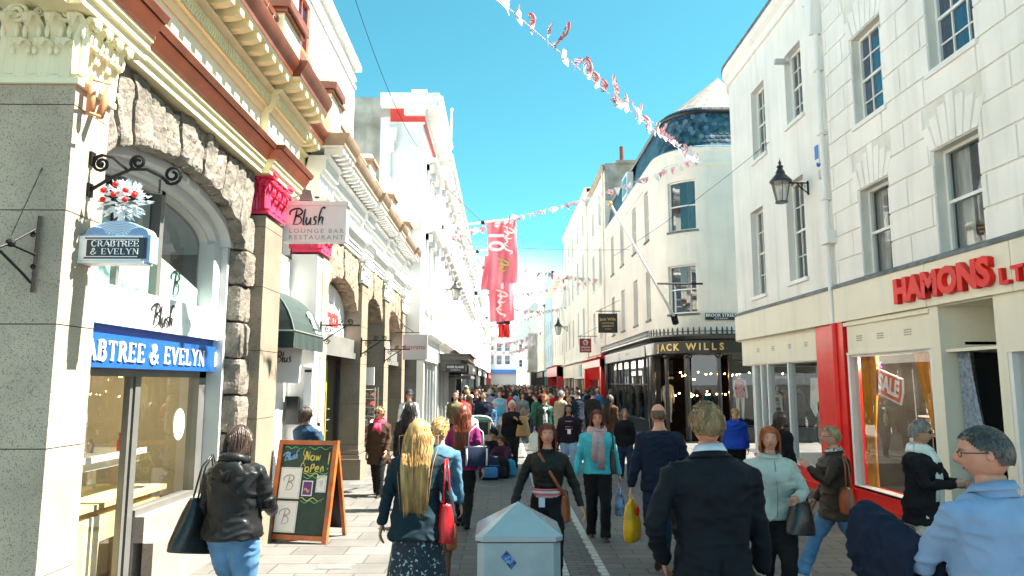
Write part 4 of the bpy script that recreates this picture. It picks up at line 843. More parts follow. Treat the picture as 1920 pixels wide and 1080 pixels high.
m_ = MB(); m_.box(12.05, 12.42, -.3, .05, 0, 3.02, fr_, m=0); m_.box(12.36, 13.22, -.3, .0, 0, 3.02, fr_); m_.box(12.5, 13.1, 0, .015, .5, 2.9, fr_)
m_.box(9.62, 12.05, -.3, .0, 0, .34, fr_); m_.box(9.62, 12.05, 0, .03, .28, .35, fr_); m_.box(9.70, 12.0, 0, .012, .06, .12, fr_)
m_.box(13.22, 16.7, -.3, .0, .04, .40, fr_); m_.box(13.22, 16.7, 0, .03, .36, .42, fr_); m_.box(13.22, 16.7, 0, .02, .14, .18, fr_); m_.box(5, 8.16, -.3, .0, .04, .30, fr_)
m_.build('red_pilaster', redp, b6)
m_ = MB(); m_.box(9.3, 17.2, -.3, .02, -.05, .045, fr_); m_.box(5, 8.3, -.3, .02, -.05, .04, fr_); m_.build('plinth', granite_dark, b6)
# window frames of the shop
m_ = MB()
for y, w in ((12.0, .07), (9.67, .05)): m_.box(y - w, y, -.12, .02, .32, 2.48, fr_)
m_.box(9.62, 12.0, -.14, .03, .32, .36, fr_); m_.box(9.62, 12.0, -.12, -.02, 2.42, 2.48, fr_)
m_.build('sale_window_frame', white, b6); m_ = MB()
for y in (13.25, 14.75, 15.9, 16.3, 16.75): m_.box(y, y + .07, -.22, -.08, .42, 2.46, fr_)
m_.box(13.22, 17.3, -.24, -.04, .40, .46, fr_); m_.box(13.22, 17.3, -.22, -.10, 2.40, 2.46, fr_)
m_.build('shop_window_frame', white, b6); m_ = MB()
for y in (5.2, 7.55, 8.1): m_.box(y, y + .06, -.12, .02, .3, 2.36, fr_)
m_.box(5, 8.16, -.12, .02, .30, .34, fr_)
for x in (6.5, 7.4, 8.6, 10): m_.box(x, x + .06, 18.40, 18.5, .4, 2.46)
m_.box(9.44, 9.5, -1.2, -.3, 0, 2.44, fr_); m_.box(8.3, 8.36, -1.2, -.3, 0, 2.44, fr_)
m_.tube([fr_(7.75, .0, 0.3), fr_(7.75, .0, 2.36)], .05, 10); m_.tube([(5.98, 17.05, 0), (5.98, 17.05, 2.45)], .05, 10)
fo = m_.build('shop_window_frame', white, b6)
for nm, (a, b, n, z0, z1) in {'w1': (9.62, 11.95, -.06, .36, 2.46), 'w2': (13.25, 17.0, -.15, .44, 2.42), 'w3': (5.2, 8.1, -.06, .3, 2.36)}.items():
    g = MB(); g.add([(a, n, z0), (b, n, z0), (b, n, z1), (a, n, z1)], [(0, 1, 2, 3)], fr_); g.build('window_pane', glass_shop, fo)
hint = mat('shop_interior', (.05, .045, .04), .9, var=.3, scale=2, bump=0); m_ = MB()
m_.box(12.2, 12.3, -4, -.3, 0, 2.5, fr_); m_.box(9.44, 9.5, -4, -1.2, 0, 2.9, fr_); m_.box(9.4, 12.2, -4.1, -4, 0, 3, fr_); m_.box(9.4, 18.4, -4, -.3, 2.50, 2.54, fr_); m_.box(9.4, 12.2, -4, -.3, .02, .3, fr_); m_.box(5, 9.4, -5.1, -5, 0, 3, fr_); m_.box(12.3, 18.4, -3.2, -3.1, 0, 2.5, fr_); m_.box(12.3, 17.2, -3.1, -.25, .02, .38, fr_, m=1); m_.box(5, 9.3, -4.0, -1.35, 2.4, 2.43, fr_); m_.box(5, 8.2, -4, -.2, .02, .28, fr_)
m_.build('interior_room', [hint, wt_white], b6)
m_ = MB(); m_.box(8.33, 9.43, -1.45, -1.4, 0, 2.42, fr_); m_.box(9.39, 9.395, -1.4, -.35, 0, 2.42, fr_); m_.build('doorway_shade_sheet', dark_int, b6)  # black sheets put the doorway's shade into the colour
ld = bpy.data.lights.new('added_drape_fill', 'POINT'); ld.energy = 40; ld.color = (1, .84, .62); ld.shadow_soft_size = .1; lo = bpy.data.objects.new('added_drape_fill', ld); COL.objects.link(lo); lo.location = (6.5, 10.9, 2.38)  # fill light added to brighten the orange drapes; its source is assumed
m_ = MB(); m_.rev([(.05, 0), (.07, .1), (.03, .12)], (6.7, 10.9, 2.40), 10); m_.rev([(.05, 0), (.07, .1), (.03, .12)], (6.7, 11.2, 2.40), 10); m_.build('added_fill_fitting', wframe, b6)  # fittings that go with the added fill light
for k, (s, z, h) in enumerate([("HAMONS", 3.30, .40)]):
    pass
# red raised letters on the fascia: text runs towards the camera
text("HAMONS", .45, ((5.695, 9.2, 3.28), (0, -1, 0), (0, 0, 1)), letter_r, fso, .045, offset=.022, bevel=.004, sx=1.08)
text("LTD", .25, ((5.695, 7.7, 3.19), (0, -1, 0), (0, 0, 1)), letter_r, fso, .03, offset=.006, bevel=.003, align='CENTER', space=1.3, sx=1.3)
# rainwater pipe
m_ = MB(); m_.tube([(5.74, 12.33, 3.0), (5.72, 12.33, 3.9), (5.72, 12.33, 4.45)], .045, 10); m_.tube([(5.72, 12.33, 4.55), (5.72, 12.33, 8.3)], .045, 10); m_.tube([(5.74, 12.33, .05), (5.74, 12.33, 3.02)], .05, 10, m=1)
m_.prism([(12.18, 8.95), (12.48, 8.95), (12.42, 8.6), (12.38, 8.3), (12.28, 8.3), (12.24, 8.6)], 5.6, 5.8, axis=0); m_.box(5.62, 5.8, 12.12, 12.40, 4.4, 4.62); m_.box(5.6, 5.8, 12.1, 12.56, 8.95, 9.02)
for z in (5.2, 6.4, 7.6): m_.box(5.66, 5.8, 12.26, 12.40, z, z + .03)
m_.tube([(5.7, 12.6, 9.9), (5.7, 12.6, 9.02)], .05, 8); m_.build('rainwater_pipe', [white, redp], b6)
m_ = MB(); m_.box(12.08, 12.22, .0, .1, 8.98, 9.2, fr_); tag(m_.build('hopper_vent', slate), 'dark blue square vent box on the white wall by the top of the downpipe', 'vent')
t = thing('alarm_box', 'blue and white alarm box above the small lantern on the white wall', 'alarm box', (5.75, 12.75, 6.0)); m_ = MB(); m_.box(12.47, 12.62, 0, .09, 5.93, 6.28, fr_); m_.build('casing', letter_w, t); m_ = MB(); m_.box(12.48, 12.61, .085, .10, 6.02, 6.27, fr_); m_.ball(fr_(12.54, .07, 5.92), (.04, .04, .05), 8, 5); m_.build('strobe', mat('alarm_blue', (.02, .16, .6), .3), t)
m_ = MB(); m_.box(12.49, 12.59, 0, .06, 5.66, 5.82, fr_); tag(m_.build('junction_box', greyframe), 'small grey junction box under the blue alarm on the white wall', 'junction box')
m_ = MB(); m_.box(13.84, 13.90, -.05, .08, 8.46, 8.50, fr_); m_.box(13.82, 13.92, .04, .24, 8.45, 8.54, fr_); tag(m_.build('security_camera', greyframe), 'white security camera at the upper window of the smooth white corner wall', 'security camera')
# ------------------------------------------------------------------ R2: corner shop across Brook Street
JX, JY, JR = 7.6, 26.8, 1.8
def jp(u):
    "u<0: street wall (Y = JY - u), then the arc, then the Brook Street wall"
    if u < 0: return (5.8, JY - u, -1, 0)
    a = u / JR
    if a < math.pi / 2: return (JX - JR * math.cos(a), JY - JR * math.sin(a), -math.cos(a), -math.sin(a))
    return (JX + u - JR * math.pi / 2, JY - JR, 0, -1)
fj = arcpath(jp); JA = JR * math.pi / 2; USJ = [JA * i / 16 for i in range(17)]
b7 = thing('corner_shop_building', 'cream rounded corner building with blue slate mansard above the black shopfront', 'building', (7, 30, 0))
jw = []
for y0, y1 in ((27.75, 28.55), (30.4, 31.3), (33.6, 34.5), (36.6, 37.5)):
    jw += [(JY - y1, JY - y0, 7.6, 9.6), (JY - y1, JY - y0, 4.45, 6.4)]
ca = lambda x: JR * math.acos((JX - x) / JR)
jw += [(ca(6.12), ca(6.98), 7.45, 9.3), (ca(6.07), ca(6.92), 4.45, 6.2)]
m_ = MB(); wall_holes(m_, fj, -12.6, 9, 3.7, 10.45, jw, .2, us=USJ)
for h in jw[-2:]: pass
m_.box(JX - .6, 16, JY - 1.2, 39.4, 3.5, 10.4); m_.box(6.6, 9, 28, 39.4, 3.5, 10.4); m_.build('wall', creamst, b7)
for i, w in enumerate(jw): window(b7, fj, *w, .18, 1, 2, us=5 if i >= 8 else 1, sillm=lead, gm=glass('corner_glass', (.3, .35, .38), 1.8, opac=.3, body=(.08, .1, .12)))
m_ = MB(); CP = [(-.3, 9.75), (.03, 9.75), (.05, 9.80), (.06, 9.9), (.012, 9.95), (.012, 10.3), (.05, 10.36), (.06, 10.45), (-.3, 10.47)]
for a, b in zip([-12.6, 0] + USJ[1:], [0] + USJ[1:] + [9]): extr(m_, fj, a, b, CP)
m_.build('cornice', creamst, b7)
# slate mansard: individual fish-scale slates in courses
m_ = MB(); sl2 = mat('green_slate', (.05, .13, .13), .4, var=.4); sl3 = mat('dark_slate', (.02, .05, .08), .4, var=.4); sl4 = mat('pale_slate', (.10, .17, .22), .4, var=.4); rs2 = random.Random(8)
for j in range(9):
    z = 10.5 + j * .165; off = -.12 - j * .03; u = -12.6 + (.11 if j % 2 else 0)
    while u < 8.5:
        if u < 0 and -6 < u < -5: u += .22; continue
        w = .21; vs = []
        k = rs2.choice((0, 0, 0, 1, 2, 3, 3))
        pl = [(u, z + .3), (u, z + .08)] + [(u + w * (.5 - .5 * math.cos(a)), z + .08 - .085 * math.sin(a)) for a in (.8, 1.57, 2.34)] + [(u + w, z + .08), (u + w, z + .3)]
        vs = [fj(a, off + .02 + (-.028 if b > z + .2 else 0) - (b - z) * .17, b) for a, b in pl]
        m_.add(vs, [tuple(range(len(vs)))], None, k); u += .22
m_.build('slate_cladding', [slate, sl2, sl3, sl4], b7, fix=False)
m_ = MB()
for a, b in zip([-12.6, 0] + USJ[1:], [0] + USJ[1:] + [9]):
    extr(m_, fj, a, b, [(-.9, 10.45), (-.22, 10.45), (-.5, 11.88), (-.9, 11.88)]); extr(m_, fj, a, b, [(-.9, 11.86), (-.28, 11.86), (-.24, 11.93), (-.26, 11.99), (-.9, 12.0)], 1)
    extr(m_, fj, a, b, [(-.4, 10.42), (.0, 10.42), (.02, 10.5), (-.1, 10.56), (-.4, 10.56)], 2)
m_.build('mansard_gutter', [slate, black, mat('blue_lead', (.10, .2, .28), .5)], b7)
m_ = MB(); ap_ = (9.2, 29.2, 14.1); base = [fj(u, -.4, 12.02) for u in [-2.0] + USJ[::3] + [4.5]]
base = [(6.3, 30.5, 12.02)] + base + [(13, 31, 12.02)]
for i in range(len(base) - 1): m_.add([base[i], base[i + 1], (9.1, 28.8, 14.75), ], [(0, 1, 2)])
m_.box(6.6, 14, 29, 39.3, 11.9, 11.95); m_.build('roof', slate_grey, b7, fix=False)
m_ = MB(); m_.box(-7.2, -5.8, -.35, -.05, 10.7, 11.8, fj); d_ = m_.build('dormer', wframe, b7); m_ = MB(); m_.box(-7.0, -6.0, -.04, -.03, 10.85, 11.65, fj); m_.build('pane', glass_sky, d_)
# black shopfront with iron cresting
jpan = mat('shop_front_black', (.014, .015, .016), .28, var=.1, bump=.05, coat=.3)
bsh = MB(); us_ = [-12.5, 0] + USJ[2::2] + [8]
for a, b in zip(us_[:-1], us_[1:]):
    extr(bsh, fj, a, b, [(-.3, 2.98), (.16, 2.98), (.2, 3.04), (.22, 3.46), (.35, 3.52), (.42, 3.62), (.42, 3.68), (-.3, 3.72)])
    extr(bsh, fj, a, b, [(-.2, 0), (.08, 0), (.08, .5), (.12, .55), (-.2, .55)]) if b <= 0.01 or a > JA - .1 else None
for u in np.arange(-12.4, 7, .16):
    p = float(u); bsh.box(p, p + .05, .36, .40, 3.68, 3.86, fj); bsh.ball(fj(p + .025, .38, 3.88), (.028, .028, .05), 5, 4)
    bsh.box(p, p + .16, .365, .395, 3.76, 3.79, fj)
for u in (-12.4, -12.0, -.9, -.25): bsh.tube([fj(u, .12, 0), fj(u, .12, 2.98)], .09, 10)
for u in (-12.2, -.55): bsh.box(u, u + .14, -.2, .2, 0, 2.98, fj)
for u in (.9, 1.75, 2.75): bsh.tube([fj(u, .1, 0), fj(u, .1, 2.85)], .07, 10); bsh.rev([(.07, 0), (.12, .06), (.12, .12)], fj(u, .1, 2.86), 10)
for u in np.arange(-11.2, -.9, 1.75): bsh.box(float(u) - .03, float(u) + .03, -.06, .04, .55, 2.98, fj)
bsh.box(-12, -.8, -.05, .03, 1.92, 1.97, fj)
for u in (1.35, 1.42, 3.1, 5.2): bsh.box(u, u + .1, -.5 if u < 3 else -.06, -.35 if u < 3 else .04, 0, 2.98, fj)
bsh.box(3.1, 8, -.05, .04, .5, .56, fj)
bsh.build('shopfront', jpan, b7)
m_ = MB()
for a, b in ((-11.9, -7.4), (-7.3, -1.2)): m_.box(a, b, .215, .235, 3.02, 3.42, fj)
m_.build('grey_fascia_panel', mat('fascia_panel_grey', (.5, .5, .48), .4, var=.1), b7)
m_ = MB()
for i in range(8):
    a, b = USJ[i * 2] + .0, USJ[i * 2 + 2]; extr(m_, fj, max(a, .3), b, [(.21, 3.06), (.235, 3.06), (.235, 3.42), (.21, 3.42)])
m_.build('sign_panel', navy_sign if 0 else black, b7)
u0 = .55
for i, chh in enumerate("JACK WILLS"):
    wds = [.2, .25, .24, .25, .16, .36, .12, .22, .22, .22]; u = u0 + sum(wds[:i]) * 1.07 + wds[i] / 2
    if chh == ' ': continue
    x, y, nx, ny = jp(u); text(chh, .34, ((x + nx * .245, y + ny * .245, 3.24), (-ny, nx, 0), (0, 0, 1)), letter_gold, b7, .008, offset=.008)
text("DENIM", .16, ((5.56, 32, 3.25), (0, -1, 0), (0, 0, 1)), letter_gold, b7, .004)
g = MB(); g.add([(-12, -.02, .55), (-.8, -.02, .55), (-.8, -.02, 2.98), (-12, -.02, 2.98)], [(0, 1, 2, 3)], fj); g.add([(3.1, -.02, .55), (8, -.02, .55), (8, -.02, 2.98), (3.1, -.02, 2.98)], [(0, 1, 2, 3)], fj)
for a, b in ((.0, .9), (1.75, 2.75)): g.add([(a, -.2, .5), (b, -.2, .5), (b, -.2, 2.98), (a, -.2, 2.98)], [(0, 1, 2, 3)], fj)
g.build('pane', glass('boutique_glass', (.8, .82, .82), 1.3), b7)
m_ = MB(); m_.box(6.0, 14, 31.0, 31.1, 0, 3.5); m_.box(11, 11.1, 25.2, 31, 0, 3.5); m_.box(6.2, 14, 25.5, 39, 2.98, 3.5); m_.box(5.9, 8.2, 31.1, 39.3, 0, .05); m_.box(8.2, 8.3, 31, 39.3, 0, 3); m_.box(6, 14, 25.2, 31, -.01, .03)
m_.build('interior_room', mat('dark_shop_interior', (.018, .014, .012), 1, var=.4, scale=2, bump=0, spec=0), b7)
rj = random.Random(21); 
t = thing('string_lights', 'strings of small warm bulbs hanging inside the black corner shop', 'string lights', (8, 26.5, 2.3))
m_ = MB(); wr = MB()
for i in range(46):
    x = rj.uniform(6.4, 10.4); y = rj.uniform(25.3, 28.5); z = rj.choice((1.55, 1.6, 2.25, 2.35)) + rj.uniform(-.08, .08); m_.ball((x, y, z), .03, 6, 4)
for y in (25.6, 26.4, 27.4): wr.tube([(6.4, y, 2.4), (8.4, y, 2.28), (10.6, y, 2.4)], .006, 4)
wr.build('wire', black, t); m_.build('bulbs', mat('warm_bulb', (1, .7, .35), .5, emit=((1, .55, .2), 14), bump=0, var=0), t)
t = thing('pendant_lamp', 'black pendant shade with lit bulb in the doorway of the black corner shop', 'lamp', (6.9, 25.9, 2.2)); m_ = MB(); m_.tube([(6.9, 25.9, 2.98), (6.9, 25.9, 2.35)], .01, 5); m_.rev([(.03, .2), (.06, .12), (.2, .02), (.2, 0), (.05, .0)], (6.9, 25.9, 2.15), 12); m_.build('lamp_shade', black, t); m_ = MB(); m_.ball((6.9, 25.9, 2.14), .05, 8, 5); m_.build('bulb', MATS['warm_bulb'], t)
# ------------------------------------------------------------------ R3.. beyond
wl = [(y, y + .95, a, b) for y in (41.2, 44.3) for a, b in ((4.5, 6.3), (7.7, 9.9), (11.2, 12.7))]
b8, f = terrace('town_house', 'tall peach cream house beyond the rounded corner, above the glossy red shopfront', 1, 5.8, 39.45, 47.9, 14.2, creamst, wl, .12, rows=2, cw=1, coping=tan)
m_ = MB(); m_.box(5.82, 8.2, 39.3, 40.6, 12.2, 14.3); m_.box(6.4, 8.6, 39.0, 41.6, 14.25, 14.4); m_.build('chimney_stack', render_grey, b8); m_ = MB(); m_.tube([(6.9, 40, 14.3), (6.9, 40, 15.5)], .12, 8); m_.build('chimney_pot', brown, b8)
m_ = MB(); m_.tube([(5.74, 39.9, 3.6), (5.74, 39.9, 13.9)], .05, 6); m_.tube([(5.74, 47.6, 3.6), (5.74, 47.6, 13.9)], .05, 6); m_.build('rainwater_pipe', creamst, b8)
shopfront(b8, f, 39.6, 47.8, redp, fas=(2.9, 3.3), n=3, inner=(.35, .33, .25), pil=.5, d=.35, fascia_m=redp)
m_ = MB(); extr(m_, f, 39.6, 47.8, [(-.1, 2.2), (.05, 2.2), (.1, 2.3), (.35, 2.95), (-.1, 2.95)]); m_.build('coved_canopy', redp, b8)
wl = [(y, y + .95, a, b) for y in (50, 53.6) for a, b in ((4.8, 7.2), (8.6, 11.0), (12.4, 13.9))]
b9, f = terrace('town_house', 'tall cream house with paired narrow windows, next beyond the peach one', 1, 5.8, 47.9, 56.3, 15.2, creamst2, wl, .1, rows=2, cw=1)
shopfront(b9, f, 48, 56.2, fascia_c, fas=(2.3, 3.4), n=2, inner=(.5, .45, .3), fascia_m=fascia_c)
m_ = MB(); m_.box(50.5, 52.2, .18, .22, 2.45, 3.3, f); m_.build('picture_panel', mat('poster_teal', (.25, .55, .55), .5, var=.5, scale=2), b9)
t, f = generic(1, 5.8, 56.3, 66, 15.3, creamst, 'cream four storey house with slim windows, third beyond the rounded corner', sp=3, zs=((4.8, 7), (8.6, 10.8), (12.2, 13.7)), cornice=.1); shopfront(t, f, 56.4, 65.9, fascia_c, fas=(2.4, 3.4), inner=(.4, .4, .3), fascia_m=fascia_c)
t, f = generic(1, 5.7, 66, 80, 11.6, creamst2, 'white house with a deep curved cornice beyond the cream terrace', sp=2.6, zs=((4.6, 6.6), (7.8, 9.4)), cornice=.8); shopfront(t, f, 66.1, 80, mat('deep_red_paint', (.5, .02, .02), .3), fas=(2.6, 3.5), n=5, inner=(.08, .03, .03), d=.6)
t, f = generic(1, 5.6, 80, 92, 14.5, bluewall, 'pale blue rendered building towards the far end of the street', sp=4, cornice=.2); shopfront(t, f, 80.1, 91.9, mat('teal_paint', (.05, .3, .3), .4), n=3)
t, f = generic(1, 5.4, 92, 108, 12, creamst2, 'pale house just beyond the blue rendered building', cornice=.4); shopfront(t, f, 92.2, 108, black, n=4)
m_ = MB()
for z in (3.6, 5.6, 7.6): m_.box(3.9, 6.6, 108, 112, z, z + .25)
m_.box(4.0, 6.6, 108.1, 111.9, 3.6, 9.4); t = thing('wrapped_building', 'grey sheeted building with bulging bays closing the right of the street', 'building', (5, 110, 0)); m_.build('sheeting', mat('scaffold_sheet', (.42, .43, .42), .9, var=.3, scale=.7, bump=.4), t)
m_ = MB(); m_.box(4.4, 8, 108, 112, 0, 3.6); m_.build('ground_floor', black, t)
# closing facade where the street bends
t = thing('town_hall', 'bright white building with blue fascia facing up the street at its far end', 'building', (0, 132, 0)); wl = [(x, x + 1.0, z, z + 1.7) for x in (-2.4, -.9, .6) for z in (5.3, 7.6)]
m_ = MB(); wall_holes(m_, FC(132), -4, 2.7, 4.4, 10.2, wl, .2); m_.box(-4, 2.7, 132.8, 140, 0, 10.2); m_.box(-4.1, 2.8, 131.6, 133, 10.2, 10.6); m_.build('wall', stucco, t)
for w in wl: window(t, FC(132), *w, .18, 1, 2, simple=True, cur=False, sill=False)
m_ = MB(); m_.box(-4, 2.7, 131.4, 132.5, 3.7, 4.4); m_.build('fascia_board', mat('bright_blue_paint', (.06, .2, .6), .5), t); m_ = MB(); m_.box(-4, 2.7, 132, 132.4, 0, 3.7); m_.build('shopfront', greyframe, t)
t = None
if 0: thing('tower_block', 'distant pale grey block rising behind the far end of the street', 'building', (5, 190, 0)); 0
for k, (x0, x1, y, hh, mm, lb) in enumerate(((2.9, 5.4, 140, 12.5, greywall, 'distant grey gabled house right of the bright white end building'), (5.0, 9, 150, 17, creamst2, 'tall distant cream house behind the sheeted building'), (-9, -4.2, 146, 14, stucco, 'distant white house behind the left end of the closing building'))):
    t = thing('distant_house', lb, 'building', (x0, y, 0)); wl = [(x0 + .5 + i * 1.3, x0 + 1.2 + i * 1.3, z, z + 1.5) for i in range(int((x1 - x0 - .5) / 1.3)) for z in (5, 8, 10.6) if z + 2 < hh]
    m_ = MB(); wall_holes(m_, FC(y), x0, x1, 0, hh, wl, .2); m_.box(x0, x1, y + .8, y + 8, 0, hh - .01); m_.build('wall', mm, t); m_ = MB(); m_.prism([(x0 - .2, hh), (x1 + .2, hh), ((x0 + x1) / 2, hh + 1.8)], y - .2, y + 8, axis=1); m_.build('roof', greywall, t)
    for w in wl: window(t, FC(y), *w, .18, 1, 2, simple=True, cur=False, sill=False)
# ------------------------------------------------------------------ hanging signs
def scroll(mb, f, c, r, turns=1.6, sgn=1, t=.012, a0=0, n=20):
    pts = [(c[0] + sgn * r * (1 - .75 * i / n) * math.cos(a0 + turns * 6.283 * i / n), 0, c[1] + r * (1 - .75 * i / n) * math.sin(a0 + turns * 6.283 * i / n)) for i in range(n + 1)]
    mb.tube(pts, t, 6, f)
# Crabtree sign: hung from a scrolled iron bracket on the first pier
yS = 5.22
t = thing('hanging_sign', 'navy double-line sign under a white tree with red apples, on a scrolled iron bracket', 'hanging sign', (-3.05, yS, 3.2))
fb = lambda u, n, z: (-3.05 + u, yS - n, z); fbs = lambda u, n, z: (-3.0 + u, yS - n, z)
m_ = MB(); m_.box(0, .02, -.03, .03, 3.60, 3.70, fb); m_.box(0, .02, -.03, .03, 3.36, 3.46, fb)
m_.tube([fb(.0, 0, 3.40), fb(.15, 0, 3.50), fb(.3, 0, 3.57), fb(.42, 0, 3.57), fb(.52, 0, 3.52), fb(.58, 0, 3.47)], .013, 7)
m_.tube([fb(.0, 0, 3.65), fb(.08, 0, 3.68), fb(.16, 0, 3.66), fb(.28, 0, 3.56)], .011, 7)
scroll(m_, fb, (.08, 3.61), .065, a0=1.57); scroll(m_, fb, (.35, 3.625), .06, sgn=-1, a0=-1.2); scroll(m_, fb, (.61, 3.53), .075, a0=-2.2); m_.ball(fb(.08, 0, 3.61), .02, 8, 5)
for k in range(9): m_.rev([(.006, -.004), (.011, 0), (.006, .004)], fb(.22 + .0, 0, 3.52 - k * .017), 6); m_.rev([(.006, -.004), (.011, 0), (.006, .004)], fb(.52, 0, 3.49 - k * .012), 6)
m_.build('bracket', iron, t)
m_ = MB(); m_.box(-.03, .46, -.06, .06, 2.865, 3.065, fbs); m_.box(-.04, .47, -.07, .07, 2.855, 2.872, fb, m=1); bd = m_.build('sign_board', [mat('pale_blue_edge', (.25, .4, .65), .4), mat('white_stone_paint', (.72, .76, .78), .5)], t)
m_ = MB(); m_.box(-.02, .45, .061, .064, 2.875, 3.055, fb, m=1); m_.box(-.008, .438, .064, .067, 2.887, 3.043, fbs); m_.box(.004, .426, .067, .07, 2.899, 3.031, fb, m=1); m_.box(.010, .420, .07, .072, 2.905, 3.025, fbs); m_.build('sign_face', [navy_sign, letter_w], bd)
serif_text("CRABTREE", fbs(.215, .073, 2.975), (1, 0, 0), (0, 0, 1), .043, letter_w, bd, track=.10, centre=True, depth=.004, wmul=1.22); serif_text("& EVELYN", fbs(.215, .073, 2.918), (1, 0, 0), (0, 0, 1), .043, letter_w, bd, track=.16, centre=True, depth=.004, wmul=1.22)
m_ = MB(); 
def dome(cx, r, h, z0, n0, n1): m_.prism([(cx - r, z0)] + [(cx + r * math.cos(a), z0 + h * math.sin(a)) for a in [math.pi * (1 - i / 14) for i in range(1, 14)]] + [(cx + r, z0)], n0, n1, fbs)
dome(.215, .20, .105, 3.066, -.05, .05); dome(.06, .075, .06, 3.066, -.055, .055); dome(.37, .075, .06, 3.066, -.055, .055)
for k in range(8):
    for (cx, r, h, n0) in ((.215, .195, .1, .05), (.06, .07, .055, .055), (.37, .07, .055, .055)):
        rr = r * (1 - k * .12); hh = h * (1 - k * .12)
        m_.tube([fbs(cx + rr * math.cos(a), n0 + .002, 3.066 + hh * math.sin(a)) for a in [math.pi * i / 10 for i in range(11)]], .003, 4, m=1)
m_.build('carved_hills', [mat('pale_teal_carving', (.60, .72, .78), .5, var=.1), MATS['pale_blue_edge']], t)
m_ = MB(); m_.tube([fbs(.2, 0, 3.14), fbs(.205, 0, 3.2), fbs(.2, 0, 3.28)], [.035, .022, .03], 8)
rt_ = random.Random(4)
for i in range(150):
    a, b = rt_.uniform(0, 6.283), rt_.uniform(-1.2, 1.5); r = .145 * rt_.uniform(.55, 1); c = Vector((math.cos(a) * math.cos(b) * r * 1.25, math.sin(a) * math.cos(b) * r * .7, math.sin(b) * r * .85 + .0))
    d = c.normalized(); s_ = d.cross(Vector((0, 0, 1))).normalized() * .03; p = Vector((.215, 0, 3.335)) + c
    q1 = p + s_; q2 = p - s_; q3 = p + d * .05; q4 = p + d * .012 + d.cross(s_).normalized() * .014; m_.add([fbs(*v) for v in (q1, q2, q3, q4)], [(0, 2, 3), (1, 3, 2), (0, 3, 1), (0, 1, 2)])
m_.build('carved_tree', mat('white_blue_leaf', (.72, .80, .85), .45, var=.15, scale=30), t)
for i, (u, z) in enumerate(((.20, 3.43), (.115, 3.385), (.19, 3.355), (.275, 3.385), (.275, 3.315), (.115, 3.315), (.36 - .02, 3.35))):
    m_ = MB(); m_.ball(fbs(u, .10, z), .021, 10, 7); m_.build('apple', letter_r, t, smooth=True)
# iron cable bracket on the face of the pier
t = thing('cable_bracket', 'black iron cable bracket with turned struts on the granite beside the camera', 'bracket', (-3.5, 4.95, 3.0)); fc_ = FC(4.965)
P0 = aY(66, 475, 4.95); P1 = aY(20, 455, 4.75)
m_ = MB(); m_.tube([aY(75, 405, 4.95), aY(60, 548, 4.95)], .014, 4); m_.tube([aY(66, 430, 4.93), P1], .008, 6); m_.tube([aY(66, 478, 4.93), P1 + Vector((.0, 0, -.01))], .009, 6); m_.tube([aY(58, 530, 4.93), aY(40, 510, 4.85), aY(0, 470, 4.7)], .01, 6); m_.ball(P1, .03, 8, 6); m_.tube([P1, aY(-30, 475, 4.6)], .01, 6)
for yy in (440, 500): scroll(m_, lambda a, b, c: tuple(aY(62, yy, 4.93) + Vector((a, b, c))), (0, 0), .02, t=.005)
m_.build('iron_frame', iron, t)
m_ = MB(); a, b = aY(22, 440, 4.75), aY(215, -10, 5.6); m_.tube([a, a.lerp(b, .3) - Vector((0, 0, .05)), a.lerp(b, .7) - Vector((0, 0, .03)), b], .0035, 5); tag(m_.build('cable', iron), 'thin black cable rising from the iron bracket past the white capital', 'cable')
m_ = MB(); cpts = [aX(175, 143, -2.98), aX(168, 215, -2.98)]; m_.tube(cpts, .028, 6); m_.tube([aX(210, 150, -2.95), aX(186, 220, -2.95)], .028, 6); m_.tube([aX(176, 150, -2.9), aX(208, 158, -2.9)], .01, 6); m_.tube([aX(168, 212, -2.9), aX(187, 218, -2.9)], .01, 6)
tag(m_.build('insulator_bracket', mat('orange_terracotta_tube', (.62, .26, .12), .5), smooth=True), 'orange terracotta tubes strapped to the pier below the white capital', 'bracket')
# Blush hanging sign
t = thing('hanging_sign', 'white box sign with script lettering and grey capitals beside the pink capital', 'hanging sign', (-3.05, 9.9, 4.2)); fq = FC(9.88)
m_ = MB(); m_.box(-3.02, -2.15, -.08, .08, 3.93, 4.44, fq); m_.box(-3.05, -2.12, -.1, .1, 4.44, 4.50, fq); bd = m_.build('sign_box', mat('offwhite_sign', (.74, .74, .73), .4, var=.02, bump=0), t)
script(BLUSH, (-2.93, 9.795, 4.16), (1, 0, 0), (0, 0, 1), .23, .018, letter_k, bd); text("LOUNGE BAR", .085, ((-2.56, 9.797, 4.08), (1, 0, 0), (0, 0, 1)), letter_g, bd, .001, space=1.35, sx=1.15); text("RESTAURANT", .085, ((-2.56, 9.797, 3.99), (1, 0, 0), (0, 0, 1)), letter_g, bd, .001, space=1.35, sx=1.15)
m_ = MB(); m_.tube([(-2.95, 9.88, 4.5), (-2.95, 9.88, 4.56), (-2.85, 9.88, 4.6), (-2.7, 9.88, 4.62)], .012, 6); m_.prism([(-2.82, 4.52), (-2.62, 4.52), (-2.66, 4.66), (-2.76, 4.68)], 9.8, 9.95, axis=1); m_.build('floodlight', greymetal, t)
